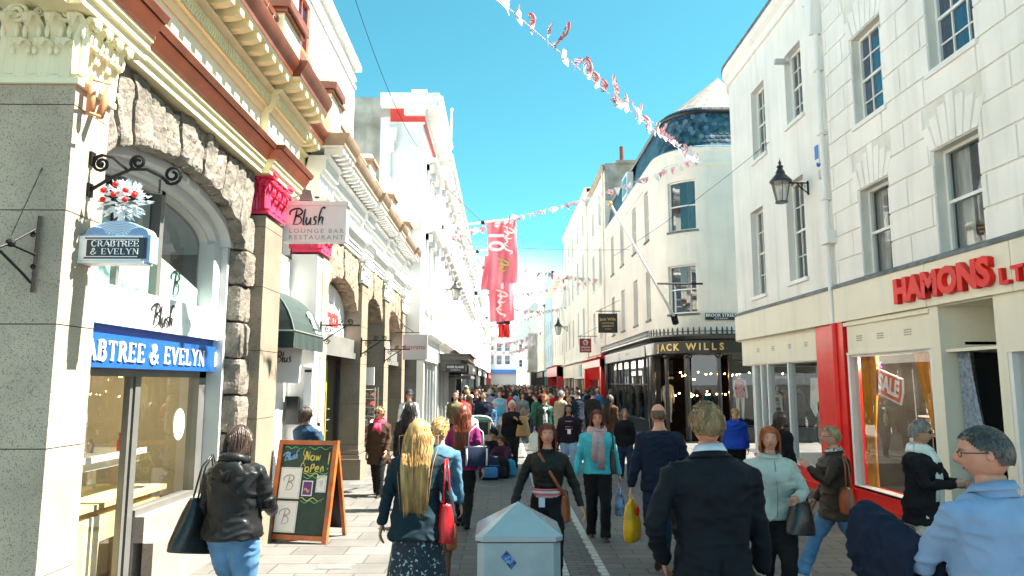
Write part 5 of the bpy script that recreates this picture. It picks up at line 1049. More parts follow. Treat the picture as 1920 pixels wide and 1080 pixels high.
# ornate small brackets on the arcade
for k, (y, z, lb) in enumerate(((12.0, 2.95, 'ornate black iron bracket on the granite pier by the dark green awning'), (15.5, 2.9, 'ornate black iron bracket on the second arcade pier'), (18.6, 2.85, 'ornate black iron bracket on the third arcade pier'))):
    t = thing('iron_bracket', lb, 'bracket', (-3.0, y, z), 'ornate iron brackets on the arcade'); fb2 = (lambda Y: lambda u, n, z_: (-3.0 + u, Y - n, z_))(y - .05)
    m_ = MB(); m_.tube([fb2(0, 0, z), fb2(.66, 0, z)], .014, 6); m_.tube([fb2(0, 0, z - .3), fb2(.2, 0, z - .16), fb2(.42, 0, z - .02)], .012, 6); m_.box(0, .02, -.03, .03, z - .35, z + .06, fb2)
    scroll(m_, fb2, (.14, z - .07), .07, t=.009); scroll(m_, fb2, (.32, z + .05), .05, t=.009); scroll(m_, fb2, (.5, z + .05), .05, t=.009, sgn=-1); scroll(m_, fb2, (.12, z - .28), .05, t=.008); m_.build('ironwork', iron, t)
t = thing('hanging_sign', 'square pale sign with thin red lowercase lettering beyond the arcade', 'hanging sign', (-2.78, 20.5, 3)); m_ = MB(); m_.box(-2.79, -2.10, 20.46, 20.54, 2.65, 3.36); bd = m_.build('sign_board', mat('pale_grey_sign', (.50, .49, .49), .5, var=.02, bump=0), t); text("barratts", .19, ((-2.445, 20.455, 3.0), (1, 0, 0), (0, 0, 1)), mat('crimson_ink', (.5, .03, .08), .5, bump=0), bd, .002, sx=.95)
m_ = MB(); m_.tube([(-3.0, 20.5, 3.42), (-2.1, 20.5, 3.42)], .012, 6); m_.tube([(-3.0, 20.5, 3.9), (-2.75, 20.5, 3.6), (-2.5, 20.5, 3.44)], .01, 6); scroll(m_, lambda a, b, c: (-2.85 + a, 20.5, c), (0, 3.58), .09, t=.01); m_.build('bracket', iron, t)
# posters and stock in the arcade windows
m_ = MB(); m_.box(13.55, 14.3, 0, .006, 1.85, 2.4, FL(-3.44)); o = tag(m_.build('sale_poster', mat('lime_poster', (.62, .75, .12), .6, bump=0)), 'lime yellow sale poster in the first arcade window', 'poster'); text("SALE", .32, ((-3.43, 13.9, 2.0), (0, 1, 0), (0, 0, 1)), letter_k, o, .001, offset=.01, sx=.8); text("TODAY", .12, ((-3.43, 13.9, 2.28), (0, 1, 0), (0, 0, 1)), MATS['yellow_green_paint'], o, .001)
m_ = MB(); m_.box(-3.42, -3.1, 16.36, 16.40, 1.95, 2.35); m_.box(-3.10, -2.86, 16.36, 16.40, 1.95, 2.35, m=1); o = tag(m_.build('price_board', [mat('green_board', (.2, .55, .12), .5, bump=0), letter_w]), 'green and white price board with a 5 above the shoe rack', 'price board'); text("5", .34, ((-3.25, 16.355, 2.15), (1, 0, 0), (0, 0, 1)), letter_w, o, .001, offset=.01)
t = thing('shoe_rack', 'white wire rack crowded with dark shoes between the arcade piers', 'rack', (-3.1, 16.6, 0)); m_ = MB()
for x in (-3.4, -2.85):
    for y in (16.45, 16.85): m_.tube([(x, y, 0), (x, y, 1.9)], .012, 5)
for k in range(9):
    for y in (16.45, 16.85): m_.tube([(-3.4, y, .25 + k * .2), (-2.85, y, .25 + k * .2)], .008, 4)
for x in (-3.25, -3.1, -2.95): m_.tube([(x, 16.45, .25), (x, 16.45, 1.85)], .006, 4)
m_.build('wire_frame', galv, t); rk = random.Random(9)
sh_m = [mat('shoe_%d' % i, c, .35, bump=0) for i, c in enumerate([(.02, .02, .025), (.03, .03, .05), (.12, .05, .03), (.5, .5, .48), (.4, .03, .03)])]
for k in range(8):
    for j in range(4):
        m_ = MB(); x = -3.34 + j * .14; z = .27 + k * .2; m_.loft([[(x + a * .035 * s, 16.46 + y * .12, z + .02 + h * (b + 1) * .5) for a, b in [(-1, -1), (1, -1), (1, 1), (-1, 1)]] for y, s, h in ((0, .7, .03), (.3, 1, .035), (.9, 1, .06), (1.6, .8, .085), (1.9, .6, .09))]); ci_ = rk.randrange(5); tag(m_.build('shoe', sh_m[ci_]), '%s shoe, %s from the left on the %s tier up of the wire rack' % (('black', 'navy', 'brown', 'pale', 'red')[ci_], ('first', 'second', 'third', 'fourth')[j], ('first', 'second', 'third', 'fourth', 'fifth', 'sixth', 'seventh', 'eighth')[k]), 'shoe', 'shoes on the wire rack')
shb = MB()
for k in range(5):
    for j in range(14): x, z, y = -3.7, .6 + k * .22, 12.6 + j * .19; shb.loft([[(x - u * .16, y + a * .04 * s, z + h * (b + 1) * .5) for a, b in [(-1, -1), (1, -1), (1, 1), (-1, 1)]] for u, s, h in ((0, .6, .03), (.4, 1, .04), (.9, 1, .07), (1.2, .7, .1))])
    shb.box(-3.95, -3.6, 12.5, 15.4, .57 + k * .22, .59 + k * .22)
tag(shb.build('shoe_display', mat('mixed_shoes', (.25, .22, .2), .4, var=.9, scale=9, detail=0)), 'shelves packed with pale and dark shoes behind the first arcade window', 'shoe display')
# grey shop canopy (River Island)
t = thing('shop_canopy', 'dark grey flat canopy with black name sign over the left shopfront', 'canopy', (-2.5, 29, 2.6)); m_ = MB(); m_.box(-2.5, -1.25, 27.4, 33, 2.86, 3.06); m_.box(-2.5, -1.15, 27.3, 33.1, 3.06, 3.10); m_.box(-2.48, -1.55, 27.45, 32.9, 2.5, 2.86); m_.build('canopy_box', mat('taupe_canopy', (.10, .09, .075), .5, var=.08), t)
m_ = MB(); m_.box(-2.1, -1.35, 27.28, 27.44, 2.40, 2.70); bd = m_.build('name_sign', black, t); text("RIVER ISLAND", .125, ((-1.725, 27.275, 2.59), (1, 0, 0), (0, 0, 1)), letter_w, bd, .002, sx=.8); text("CLOTHING CO", .055, ((-1.725, 27.275, 2.48), (1, 0, 0), (0, 0, 1)), letter_w, bd, .002)
m_ = MB(); m_.box(-2.5, -1.5, 33.2, 38, 2.45, 2.8); m_.box(-2.5, -1.4, 33.2, 38, 2.2, 2.32, m=1); tag(m_.build('shop_canopy', [black, greymetal]), 'second darker canopy just beyond the grey name canopy', 'canopy')
# ------------------------------------------------------------------ lanterns
def lantern(name, label, x, y, z, s, xw, glassm, post=False):
    "hexagonal copper-topped lantern on an arm from wall plane xw"
    t = thing(name, label, 'street lamp', (x, y, z)); m_ = MB(); n = 6
    m_.rev([(.115, .0), (.12, .02), (.105, .03)], (x, y, z), n * 2)
    for i in range(n):
        a = i * math.pi / 3 + .3; m_.tube([(x + .11 * math.cos(a) * s, y + .11 * math.sin(a) * s, z + .02), (x + .20 * math.cos(a) * s, y + .20 * math.sin(a) * s, z + .46 * s)], .010 * s, 5)
    m_.rev([(.225 * s, .45 * s), (.235 * s, .48 * s), (.20 * s, .52 * s), (.13 * s, .60 * s), (.09 * s, .64 * s), (.10 * s, .66 * s), (.08 * s, .70 * s), (.05 * s, .76 * s), (.07 * s, .79 * s), (.065 * s, .81 * s), (.02 * s, .84 * s), (.035 * s, .88 * s), (.012 * s, .93 * s), (.0, .99 * s)], (x, y, z), 16)
    m_.build('lantern_frame', mat('weathered_copper_black', (.05, .06, .065), .4, metal=.4, var=.3, bump=.1), t, smooth=35)
    m_ = MB(); m_.rev([(.10 * s, .03), (.19 * s, .45 * s)], (x, y, z), n, off=.3); m_.build('lantern_glass', glassm, t)
    m_ = MB(); d = 1 if xw > x else -1; za = z + .44 * s
    m_.tube([(x + d * .2 * s, y, za), (xw, y, za)], .016 * s, 7); m_.tube([(xw - d * .02, y, za + .04), (xw - d * .02, y, za - .26 * s)], .018 * s, 6)
    m_.tube([(x + d * .35 * s, y, za), ((x + xw) / 2 + d * .1, y, za - .1 * s), (xw, y, za - .24 * s)], .012 * s, 6)
    fl = lambda a, b, c: (a, y, c)
    for k, (q, r) in enumerate(((.10, .06), (.22, .045), (.33, .03))): scroll(m_, fl, (xw - d * q * s - d * .02, za - r * 1.4 * s), r * s, t=.006 * s, sgn=d)
    m_.build('wall_bracket', iron, t); return t
lg_ = glass('lantern_panes', (.8, .82, .8), .8, opac=.35, body=(.6, .6, .56))
lantern('wall_lantern', 'large hexagonal lantern on a scrolled arm from the white rendered wall beside the blue alarm', 5.27, 13.15, 5.36, .88, 5.8, lg_)
lantern('wall_lantern', 'glazed lantern on an arm from the ornate white terrace under the flagpoles', -1.92, 30.0, 5.45, 1.0, -2.5, lg_)
lantern('wall_lantern', 'small dark lantern on the cream houses beyond the red hanging sign', 4.9, 62, 6.1, 1.6, 5.7, lg_)
# right hand hanging signs
def hsign(label, x0, x1, y, z0, z1, mm, arm, wires=True):
    t = thing('hanging_sign', label, 'hanging sign', ((x0 + x1) / 2, y, z0)); m_ = MB(); m_.box(x0, x1, y - .04, y + .04, z0, z1); bd = m_.build('sign_board', mm, t)
    m_ = MB(); m_.tube([(x0 - .1, y, arm), (5.8, y, arm)], .02, 6); m_.tube([(x0 + .05, y, arm), (x0 + .05, y, z1)], .01, 5); m_.tube([(x1 - .05, y, arm), (x1 - .05, y, z1)], .01, 5); m_.tube([(x0, y, arm), (5.8, y, arm + .55)], .008, 4); m_.build('bracket', iron, t); return bd
bd = hsign('square black sign with gold lettering hanging from the corner building', 4.72, 5.66, 35, 4.42, 5.36, black, 5.48)
text("Jack Wills", .2, ((5.19, 34.955, 5.08), (1, 0, 0), (0, 0, 1)), letter_gold, bd, .003); text("OUTFITTERS", .11, ((5.19, 34.955, 4.88), (1, 0, 0), (0, 0, 1)), letter_gold, bd, .003); text("UNIVERSITY", .11, ((5.19, 34.955, 4.74), (1, 0, 0), (0, 0, 1)), letter_gold, bd, .003)
text("ST HELIER", .07, ((5.19, 34.955, 4.6), (1, 0, 0), (0, 0, 1)), letter_gold, bd, .003)
bd = hsign('dark red sign with a white rose emblem hanging beyond the black sign', 4.72, 5.42, 43.5, 3.82, 4.66, mat('maroon_sign', (.25, .01, .02), .4), 4.8)
m_ = MB()
for k in range(5): a = k * 1.2566; m_.rev([(0, 0), (.09, 0), (.09, .01), (0, .01)], (0, 0, 0), 10, f=(lambda A: lambda x, y, z: (5.07 + .08 * math.sin(A) + x, 43.455 - z, 4.42 + .08 * math.cos(A) + y))(a))
m_.build('rose_emblem', letter_w, bd); text("MAISON", .15, ((5.07, 43.45, 4.12), (1, 0, 0), (0, 0, 1)), letter_w, bd, .003); text("LA ROSE", .15, ((5.07, 43.45, 3.96), (1, 0, 0), (0, 0, 1)), letter_w, bd, .003)
t = thing('street_sign', 'dark blue street nameplate with white capitals on the curved cream wall', 'street sign', (8, 25, 4.2)); m_ = MB(); a, b = aY(1322, 587, 24.97), aY(1381, 600, 24.97); m_.box(a.x, b.x, 24.93, 24.985, b.z, a.z); m_.build('plate', navy_sign, t)
text("BROOK STREET", .155, (((a.x + b.x) / 2, 24.92, b.z + (a.z - b.z) * .66), (1, 0, 0), (0, 0, 1)), letter_w, t, .002, offset=.003); text("PETIT BANDET", .075, (((a.x + b.x) / 2, 24.92, b.z + (a.z - b.z) * .2), (1, 0, 0), (0, 0, 1)), letter_w, t, .002)
# SALE sign in the Hamons window
m_ = MB(); c = Vector((6.0, 11.15, 1.95)); a = R(-14)
fsg = lambda u, n, z: (c.x - n, c.y - (u * math.cos(a) - z * math.sin(a)), c.z + (u * math.sin(a) + z * math.cos(a)))
m_.prism([(-.36, -.2), (.36, -.2), (.40, .0), (.36, .2), (-.36, .2)], -.01, .01, fsg); m_.prism([(-.33, -.175), (.34, -.175), (.37, 0), (.34, .175), (-.33, .175)], .01, .013, fsg, m=1); o = tag(m_.build('sale_sign', [letter_w, mat('orange_red_sign', (.72, .10, .03), .5, bump=0)]), 'tilted orange sale sign in the window between the orange drapes', 'sign')
text("SALE", .34, (fsg(0, .015, 0), (0, -math.cos(a), math.sin(a)), (0, math.sin(a), math.cos(a))), letter_w, o, .002, offset=.012, sx=.82)
drape = mat('orange_drape', (.80, .30, .02), .55, var=.12, scale=4, bump=.1)
def drapery(name, label, x, y0, y1, ym0, ym1, z0, z1, mt):
    "gathered cloth: y0..y1 at the top narrowing to ym0..ym1 at the tie"
    m_ = MB(); k = 40; rows = []
    for j in range(13):
        t_ = j / 12; w = min(1, t_ / .62); a, b = y0 + (ym0 - y0) * w ** 1.4, y1 + (ym1 - y1) * w ** 1.4
        rows.append([(x + .035 * math.sin(i * 1.55 + j * .12) + .012 * math.sin(i * 3.7), a + (b - a) * i / k, z1 + (z0 - z1) * t_) for i in range(k + 1)])
    m_.loft(rows, cap=False, closed=False); return tag(m_.build(name, mt, smooth=True, fix=False), label, 'curtain')
drapery('drape', 'orange drape at the far edge of the sale window', 5.98, 11.9, 11.4, 11.92, 11.62, .32, 2.46, drape)
drapery('drape', 'orange drape at the near edge of the sale window', 5.98, 10.35, 9.68, 9.9, 9.72, .32, 2.46, drape)
drapery('drape', 'pale blue grey lace hanging beside the dark shop doorway', 6.02, 9.38, 9.16, 9.38, 8.92, .05, 2.4, mat('blue_lace', (.36, .42, .50), .7, var=.3, scale=20, bump=.3))
drapery('drape', 'patterned brown drape hanging behind the sale sign', 7.2, 10.6, 10.25, 10.6, 10.25, .32, 2.46, mat('patterned_drape', (.22, .15, .06), .7, var=.9, scale=22))
text("VMK", .13, ((6.0, 11.5, 2.28), (0, -1, 0), (0, 0, 1)), mat('pink_neon', (.8, .05, .3), .5, emit=((1, .1, .4), 1.5), bump=0, var=0), fo, .001, sx=1.3); text("VMKH", .13, ((6.0, 10.0, 2.28), (0, -1, 0), (0, 0, 1)), MATS['pink_neon'], fo, .001, sx=1.2)
t = thing('display_stand', 'white wire stand with stacked shelves in the sale window', 'rack', (6.6, 10.8, .3)); m_ = MB()
for y in (10.55, 10.95): m_.tube([(6.5, y, .3), (6.5, y, 1.45)], .01, 5); m_.tube([(6.8, y, .3), (6.8, y, 1.45)], .01, 5)
for z in (.6, .9, 1.2, 1.45): m_.tube([(6.5, 10.55, z), (6.5, 10.95, z), (6.8, 10.95, z), (6.8, 10.55, z), (6.5, 10.55, z)], .008, 4)
m_.build('wire_frame', galv, t)
ri = random.Random(6)
for k in range(26):
    y = 9.7 + (k % 13) * .17; z = 1.25 + .22 * (k // 13); m_ = MB(); w, h = ri.uniform(.08, .15), ri.uniform(.10, .2); m_.box(6.95, 7.15, y, y + w, z, z + h); m_.box(6.945, 6.95, y + .01, y + w - .01, z + h * .3, z + h * .7, m=1)
    cm_ = ri.choice([((.1, .5, .45), 'teal'), ((.6, .6, .58), 'white'), ((.5, .08, .06), 'red'), ((.12, .12, .14), 'dark')]); tag(m_.build('boxed_goods', [mat('goods_' + cm_[1], cm_[0], .5, bump=0), letter_w]), 'small %s box, %s from the near end of the %s shelf behind the sale sign' % (cm_[1], ('first', 'second', 'third', 'fourth', 'fifth', 'sixth', 'seventh', 'eighth', 'ninth', 'tenth', 'eleventh', 'twelfth', 'last')[k % 13], 'lower' if k < 13 else 'upper'), 'box', 'boxed goods on the shelf of the sale window')
m_ = MB(); m_.box(6.9, 7.25, 9.6, 12, 1.21, 1.24); m_.box(6.9, 7.25, 9.6, 12, 1.44, 1.47); m_.box(7.25, 7.28, 9.6, 12, .3, 1.8); tag(m_.build('shelf_unit', white), 'white shelf unit holding small boxes behind the sale sign', 'shelf')
# ------------------------------------------------------------------ mannequins and clothes in the shops
def lathe_body(mb, c, prof, n=14, flat=.62, rot=0, m=0):
    rs = [[(c[0] + math.cos(rot) * r * math.cos(a) - math.sin(rot) * r * flat * math.sin(a), c[1] + math.sin(rot) * r * math.cos(a) + math.cos(rot) * r * flat * math.sin(a), c[2] + z) for a in [6.283 * j / n for j in range(n)]] for r, z in prof]
    mb.loft(rs, m=m)
mann = mat('mannequin_white', (.66, .64, .60), .35, var=.03, bump=0)
def mannequin(label, x, y, z, rot, dress=None, body=None, topc=None):
    t = thing('mannequin', label, 'mannequin', (x, y, z)); m_ = MB()
    lathe_body(m_, (x, y, z), [(.03, .80), (.09, .84), (.155, .92), (.115, 1.08), (.15, 1.28), (.165, 1.38), (.10, 1.43), (.05, 1.46), (.045, 1.52), (.02, 1.53)], rot=rot)
    for s in (-1, 1):
        o = Vector((math.cos(rot) * s * .17, math.sin(rot) * s * .17, 0)); q = Vector((x, y, z)) + o; m_.tube([q + Vector((0, 0, 1.37)), q + o * .25 + Vector((0, -.02, 1.1)), q + o * .2 + Vector((0, -.12, .85)), q + o * .1 + Vector((0, -.14, .74))], [.045, .036, .028, .02], 8)
        q = Vector((x, y, z)) + o * .5; m_.tube([q + Vector((0, 0, .9)), q + Vector((0, -.02 * s, .5)), q + Vector((0, .03 * s, .12)), q + Vector((0, -.02, .02))], [.08, .055, .035, .04], 8)
    m_.build('figure', body or mann, t, smooth=50)
    if dress:
        d = MB(); lathe_body(d, (x, y, z), [(.24, .78), (.22, .9), (.12, 1.06), (.12, 1.1), (.165, 1.26), (.17, 1.38), (.13, 1.42)], n=24, rot=rot); d.build('dress', dress, t, smooth=50)
    if topc:
        d = MB(); lathe_body(d, (x, y, z), [(.18, .9), (.17, 1.1), (.175, 1.3), (.18, 1.38), (.12, 1.43)], n=20, rot=rot); d.build('top', topc, t, smooth=50)
pinkd = mat('pink_floral_fabric', (.70, .22, .22), .8, var=.6, scale=28)
mannequin('headless mannequin in a pink floral dress at the black corner shop window', 8.35, 25.35, .72, 0, dress=pinkd)
mannequin('white mannequin in the street window of the black corner shop', 6.35, 27.6, .5, .3, topc=mat('pale_green_top', (.45, .6, .5), .8))
mannequin('white mannequin deeper inside the street window of the corner shop', 6.5, 30.5, .5, -.3, topc=mat('grey_top', (.4, .4, .42), .8))
mannequin('mannequin in a striped knitted top at the far end of the cream shop window', 6.35, 16.6, .38, 1.5, topc=mat('striped_knit', (.5, .45, .4), .9, var=.8, scale=20, stretch=(.1, .1, 1)))
mannequin('tall dark red dressed mannequin at the back of the cream shop window', 7.2, 15.2, .38, 1.5, dress=mat('wine_dress', (.22, .02, .06), .8))
for (y, z, w, h, c, lb, nm) in ((13.95, 1.35, .55, .75, (.78, .78, .76), 'white handkerchief top hanging in the cream shop window by the red pilaster', 'hanging_blouse'), (13.45, 1.75, .22, .32, (.5, .01, .03), 'small red bag hanging highest beside the red pilaster in the cream shop window', 'hanging_bag'), (13.45, 1.05, .24, .3, (.06, .03, .03), 'dark bag hanging low in the cream shop window', 'hanging_bag'), (13.75, .75, .35, .9, (.4, .38, .34), 'grey linen garment hanging under the white top', 'hanging_garment')):
    m_ = MB(); m_.prism([(y - w * .35, z + h), (y + w * .35, z + h), (y + w * .5, z + h * .25), (y + w * .1, z), (y - w * .5, z + h * .3)], 6.06, 6.12, axis=0); m_.tube([(6.18, y, z + h), (6.18, y, 2.45)], .004, 4); tag(m_.build(nm, mat('cloth_%d' % int(c[0] * 100 + y), c, .8, var=.1)), lb, 'garment' if 'bag' not in nm else 'bag')
t = thing('stool', 'small stool with a teal cushion in the cream shop window', 'stool', (6.6, 14.6, .38)); m_ = MB(); m_.ball((6.6, 14.6, .82), (.25, .25, .06), 14, 6); m_.build('cushion', mat('teal_cushion', (.03, .25, .3), .7), t, smooth=True)
for k in range(4): m_ = MB(); m_.tube([(6.6 + .12 * math.cos(k * 1.57), 14.6 + .12 * math.sin(k * 1.57), .8), (6.6 + .18 * math.cos(k * 1.57), 14.6 + .18 * math.sin(k * 1.57), .38)], .012, 5); m_.build('leg', iron, t)
# ------------------------------------------------------------------ flags, poles, bunting, wires
redflag = mat('red_banner_cloth', (.95, .22, .28), .8, var=.05, scale=2, bump=.05)
def banner(name, label, x0, x1, y, z0, z1, mt, seed=0, skew=0, lean=0):
    m_ = MB(); nx, nz_ = 18, 26; rows = []
    for j in range(nz_ + 1):
        v = j / nz_; rows.append([(x0 + (x1 - x0) * (i / nx) + skew * (1 - v) + .03 * math.sin(v * 5 + seed), y + .06 * math.sin(i * .55 + v * 3 + seed) + .03 * math.sin(i * 1.3 - v * 5), z0 + (z1 - z0) * v + lean * (i / nx) + .02 * math.sin(i * .7) * (1 - v)) for i in range(nx + 1)])
    m_.loft(rows, cap=False, closed=False); o = tag(m_.build(name, mt, smooth=True, fix=False), label, 'banner')
    return o
for k, (y, z, x1, lb) in enumerate(((28, 8.1, .68, 'nearest white flagpole, carrying the upper red banner'), (33, 7.85, .0, 'second white flagpole out from the ornate terrace'), (38, 7.9, .3, 'third white flagpole out from the ornate terrace'), (44, 7.9, .4, 'fourth white flagpole out from the ornate terrace'), (51, 8.0, .4, 'fifth and farthest white flagpole out from the ornate terrace'))):
    t = thing('flagpole', lb, 'flagpole', (-2.5, y, z), 'white flagpoles along the ornate terrace'); m_ = MB(); m_.tube([(-2.5, y, z), (x1, y, z + .38)], [.055, .035], 10); m_.build('pole', white, t, smooth=True)
    m_ = MB(); m_.tube([(-2.5, y, z), (-2.3, y, z + .02)], .09, 8); m_.ball((x1, y, z + .38), .05, 8, 6); xm = -2.5 + (x1 + 2.5) * .55; m_.tube([(xm - .06, y, z + .2), (xm + .06, y, z + .22)], .08, 8); m_.build('pole_fittings', black, t); m_ = MB(); m_.tube([(-2.5, y, z + 1.9), (xm, y, z + .22)], .014, 4); m_.build('stay_wire', iron, t)
o = banner('banner', 'upper pinkish red hanging banner with white number and script', -.55, .60, 28.05, 5.85, 8.42, redflag, 0, .0, .06)
text("10", .85, ((-.24, 27.9, 7.55), (0, 0, -1), (1, 0, 0)), letter_w, o, .004, offset=.02)
wv = [[(.1, .1), (.35, .75), (.6, .95), (.62, .6), (.4, .4), (.2, .6)], [(.5, .2), (.75, .5), (.95, .3), (1.1, .6), (1.0, .8)], [(1.0, .2), (1.3, .45), (1.5, .25), (1.7, .5)], [(1.5, .1), (1.9, .35), (2.1, .8), (2.3, .6)]]
script(wv, (.0, 27.88, 8.2), (0, 0, -1), (1, 0, 0), .52, .06, letter_w, o, lift=.0); script(wv[:2], (-.2, 27.88, 6.9), (0, 0, -1), (1, 0, 0), .5, .05, mat('olive_ink', (.45, .5, .1), .6, bump=0), o, lift=.0)
o = banner('banner', 'lower red hanging banner with white script, directly below the upper one', -.60, .52, 33.05, 4.75, 7.9, redflag, 2, .06, .1)
script(wv, (-.3, 32.85, 6.3), (0, 0, -1), (.98, 0, .05), .6, .07, letter_w, o, lift=.0)
banner('banner', 'short red banner overlapping the bottom of the upper one', -.75, .35, 30.4, 5.9, 7.4, redflag, 4, -.1, .1)
tag(banner('flag', 'small black and red flag hanging beyond the red banners', -.3, .55, 44, 5.55, 6.35, black, 5), None, 'flag'); o = banner('flag', 'bright red flag half hanging below the black one', -.2, .5, 43.9, 4.75, 5.55, mat('scarlet_cloth', (.8, .02, .02), .7), 6); o['category'] = 'flag'
t = thing('flagpole', 'long white flagpole leaning out from the black corner shopfront', 'flagpole', (6.2, 25.2, 4.2)); a, b = aY(1268, 600, 24.9), aY(1144, 382, 22.6); m_ = MB(); m_.tube([a, b], [.05, .035], 12); m_.build('pole', white, t, smooth=True); m_ = MB(); m_.ball(b, .08, 10, 7); m_.build('finial', mat('gilded', (.75, .5, .15), .3, metal=.5), t, smooth=True)
m_ = MB(); m_.tube([a + (b - a) * .33, aY(1317, 532, 24.95)], .035, 8); m_.tube([a + Vector((0, .1, -.1)), a + (b - a) * .04], .12, 8); m_.build('support_arm', iron, t)
t = thing('flagpole', 'upright white flagpole on the parapet against the sky', 'flagpole', (-1.9, 27.3, 11.6)); m_ = MB(); m_.tube([aY(843, 310, 27.6), aY(847, 208, 27.6)], [.06, .04], 8); m_.ball(aY(847, 206, 27.6), .07, 8, 5); m_.build('pole', white, t)
# bunting: string and individual triangular flags
def flagmat():
    m = bpy.data.materials.new('union_flag_cloth'); m.use_nodes = True; n = m.node_tree; b = n.nodes['Principled BSDF']; l = n.links.new; b.inputs['Roughness'].default_value = .85
    at_ = n.nodes.new('ShaderNodeUVMap'); s = n.nodes.new('ShaderNodeSeparateXYZ'); l(at_.outputs[0], s.inputs[0])
    def M(op, a, b_=None):
        k = n.nodes.new('ShaderNodeMath'); k.operation = op
        for i, v in enumerate((a, b_)):
            if v is None: continue
            if isinstance(v, (int, float)): k.inputs[i].default_value = v
            else: l(v, k.inputs[i])
        return k.outputs[0]
    x = M('SUBTRACT', s.outputs[0], .5); y = M('SUBTRACT', s.outputs[1], .55); ax_, ay_ = M('ABSOLUTE', x), M('ABSOLUTE', y)
    cross = M('MINIMUM', ax_, ay_); diag = M('ABSOLUTE', M('SUBTRACT', ax_, ay_)); wt = M('MAXIMUM', M('LESS_THAN', cross, .13), M('LESS_THAN', diag, .12)); rd = M('MAXIMUM', M('LESS_THAN', cross, .07), M('LESS_THAN', diag, .04))
    m1 = n.nodes.new('ShaderNodeMix'); m1.data_type = 'RGBA'; m1.inputs[6].default_value = (.16, .18, .48, 1); m1.inputs[7].default_value = (.8, .8, .8, 1); l(wt, m1.inputs[0]); m2 = n.nodes.new('ShaderNodeMix'); m2.data_type = 'RGBA'; m2.inputs[7].default_value = (.85, .20, .25, 1); l(rd, m2.inputs[0]); l(m1.outputs[2], m2.inputs[6]); l(m2.outputs[2], b.inputs['Base Color'])
    return m
uflag = flagmat(); wflag = mat('white_red_cross_cloth', (.80, .78, .78), .85, bump=0); cordm = mat('bunting_cord', (.75, .68, .70), .8, bump=0)
def flag_mesh(seed, drop=1.0):
    r = random.Random(seed); n = 5; vs = []; fs = []; uv = []
    bend, tw = r.uniform(-.9, .9), r.uniform(-1.2, 1.2)
    for j in range(n + 1):
        v = j / n; w = (1 - v * .85) * .5
        for i in range(4):
            u = (i / 3 - .5) * 2 * w; a = tw * v; vs.append((u * math.cos(a) + bend * v * v * .5, u * math.sin(a) + .12 * math.sin(v * 4 + seed) + .05 * math.sin(i * 2 + seed), -v * drop)); uv.append((u + .5, 1 - v))
    for j in range(n):
        for i in range(3): fs.append((j * 4 + i, j * 4 + i + 1, j * 4 + i + 5, j * 4 + i + 4))
    me = bpy.data.meshes.new('flag'); me.from_pydata(vs, [], fs); l_ = me.uv_layers.new(name='UVMap')
    for lp in me.loops: l_.data[lp.index].uv = uv[lp.vertex_index]
    me.polygons.foreach_set('use_smooth', [True] * len(fs)); me.materials.append(uflag if seed % 3 else wflag); return me
FM = [flag_mesh(i) for i in range(9)]
def bunting(label, A, B, n, size, sag=.3, wind=.0, clump=0):
    A, B = Vector(A), Vector(B); t = thing('bunting', label, 'bunting', A, 'strings of flag bunting across the street'); pt = lambda u: A.lerp(B, u) - Vector((0, 0, sag * 4 * u * (1 - u)))
    m_ = MB(); m_.tube([pt(i / 24) for i in range(25)], .007 + size * .006, 5); m_.build('cord', cordm, t)
    r = random.Random(int(A.y * 7 + n)); d = (B - A).normalized(); ang = math.atan2(d.y, d.x)
    for i in range(n):
        u = (i + .5 + r.uniform(-.2, .2)) / n; o = bpy.data.objects.new('flag', FM[r.randrange(9)]); COL.objects.link(o); o.parent = t; o.location = pt(u) - A; s_ = size * r.uniform(.75, 1.15); o.scale = (s_ * .85, s_, s_ * r.uniform(.8, 1.2))
        o.rotation_euler = (r.uniform(-.5, .5), wind + r.uniform(-.7, .7), ang + r.uniform(-.6, .6))
    return t
bunting('long near string of union flag bunting crossing the blue sky to the slate corner', aY(720, -190, 6.5), aY(1312, 306, 24.8), 42, .37, .15, 2.3)
bunting('string of bunting from the slate corner down to the nearest flagpole', aY(1290, 302, 24.8), aY(968, 406, 27.9), 30, .26, .15, .2)
bunting('string of bunting draped along the nearest flagpole', aY(970, 402, 27.8), aY(845, 442, 28.5), 16, .34, .05, 0)
bunting('string of bunting from the ornate terrace over the red banners to the cream houses', aY(838, 462, 33), aY(1122, 524, 43), 38, .30, .25, 0)
bunting('string of bunting ending at the peach house below the previous string', aY(900, 556, 50), aY(1118, 524, 43.2), 26, .30, .2, 0)
bunting('far string of bunting sagging above the black and red flag', aY(930, 568, 58), aY(1060, 575, 62), 24, .34, .5, 0)
bunting('far string of bunting below the black and red flag', aY(900, 612, 64), aY(1032, 580, 70), 22, .34, .3, 0)
bunting('distant string of bunting high over the crowd', aY(905, 640, 80), aY(1015, 622, 84), 20, .5, .6, 0)
bunting('most distant string of bunting low over the crowd', aY(915, 655, 95), aY(1005, 640, 98), 20, .6, .8, 0)
for k, (a, b, lb) in enumerate(((aY(660, -20, 14), aY(783, 275, 22.2), 'thin wire from above down to the white rainwater hopper'), (aY(1920, -160, 9), aY(1150, 480, 24), 'thin wire sloping across the white corner building'), (aY(860, 455, 36), aY(1390, 455, 30), 'thin wire level across the street behind the red banner'))):
    m_ = MB(); m_.tube([a.lerp(b, i / 16) - Vector((0, 0, .35 * 4 * (i / 16) * (1 - i / 16))) for i in range(17)], .007, 4); tag(m_.build('overhead_wire', iron), lb, 'wire')
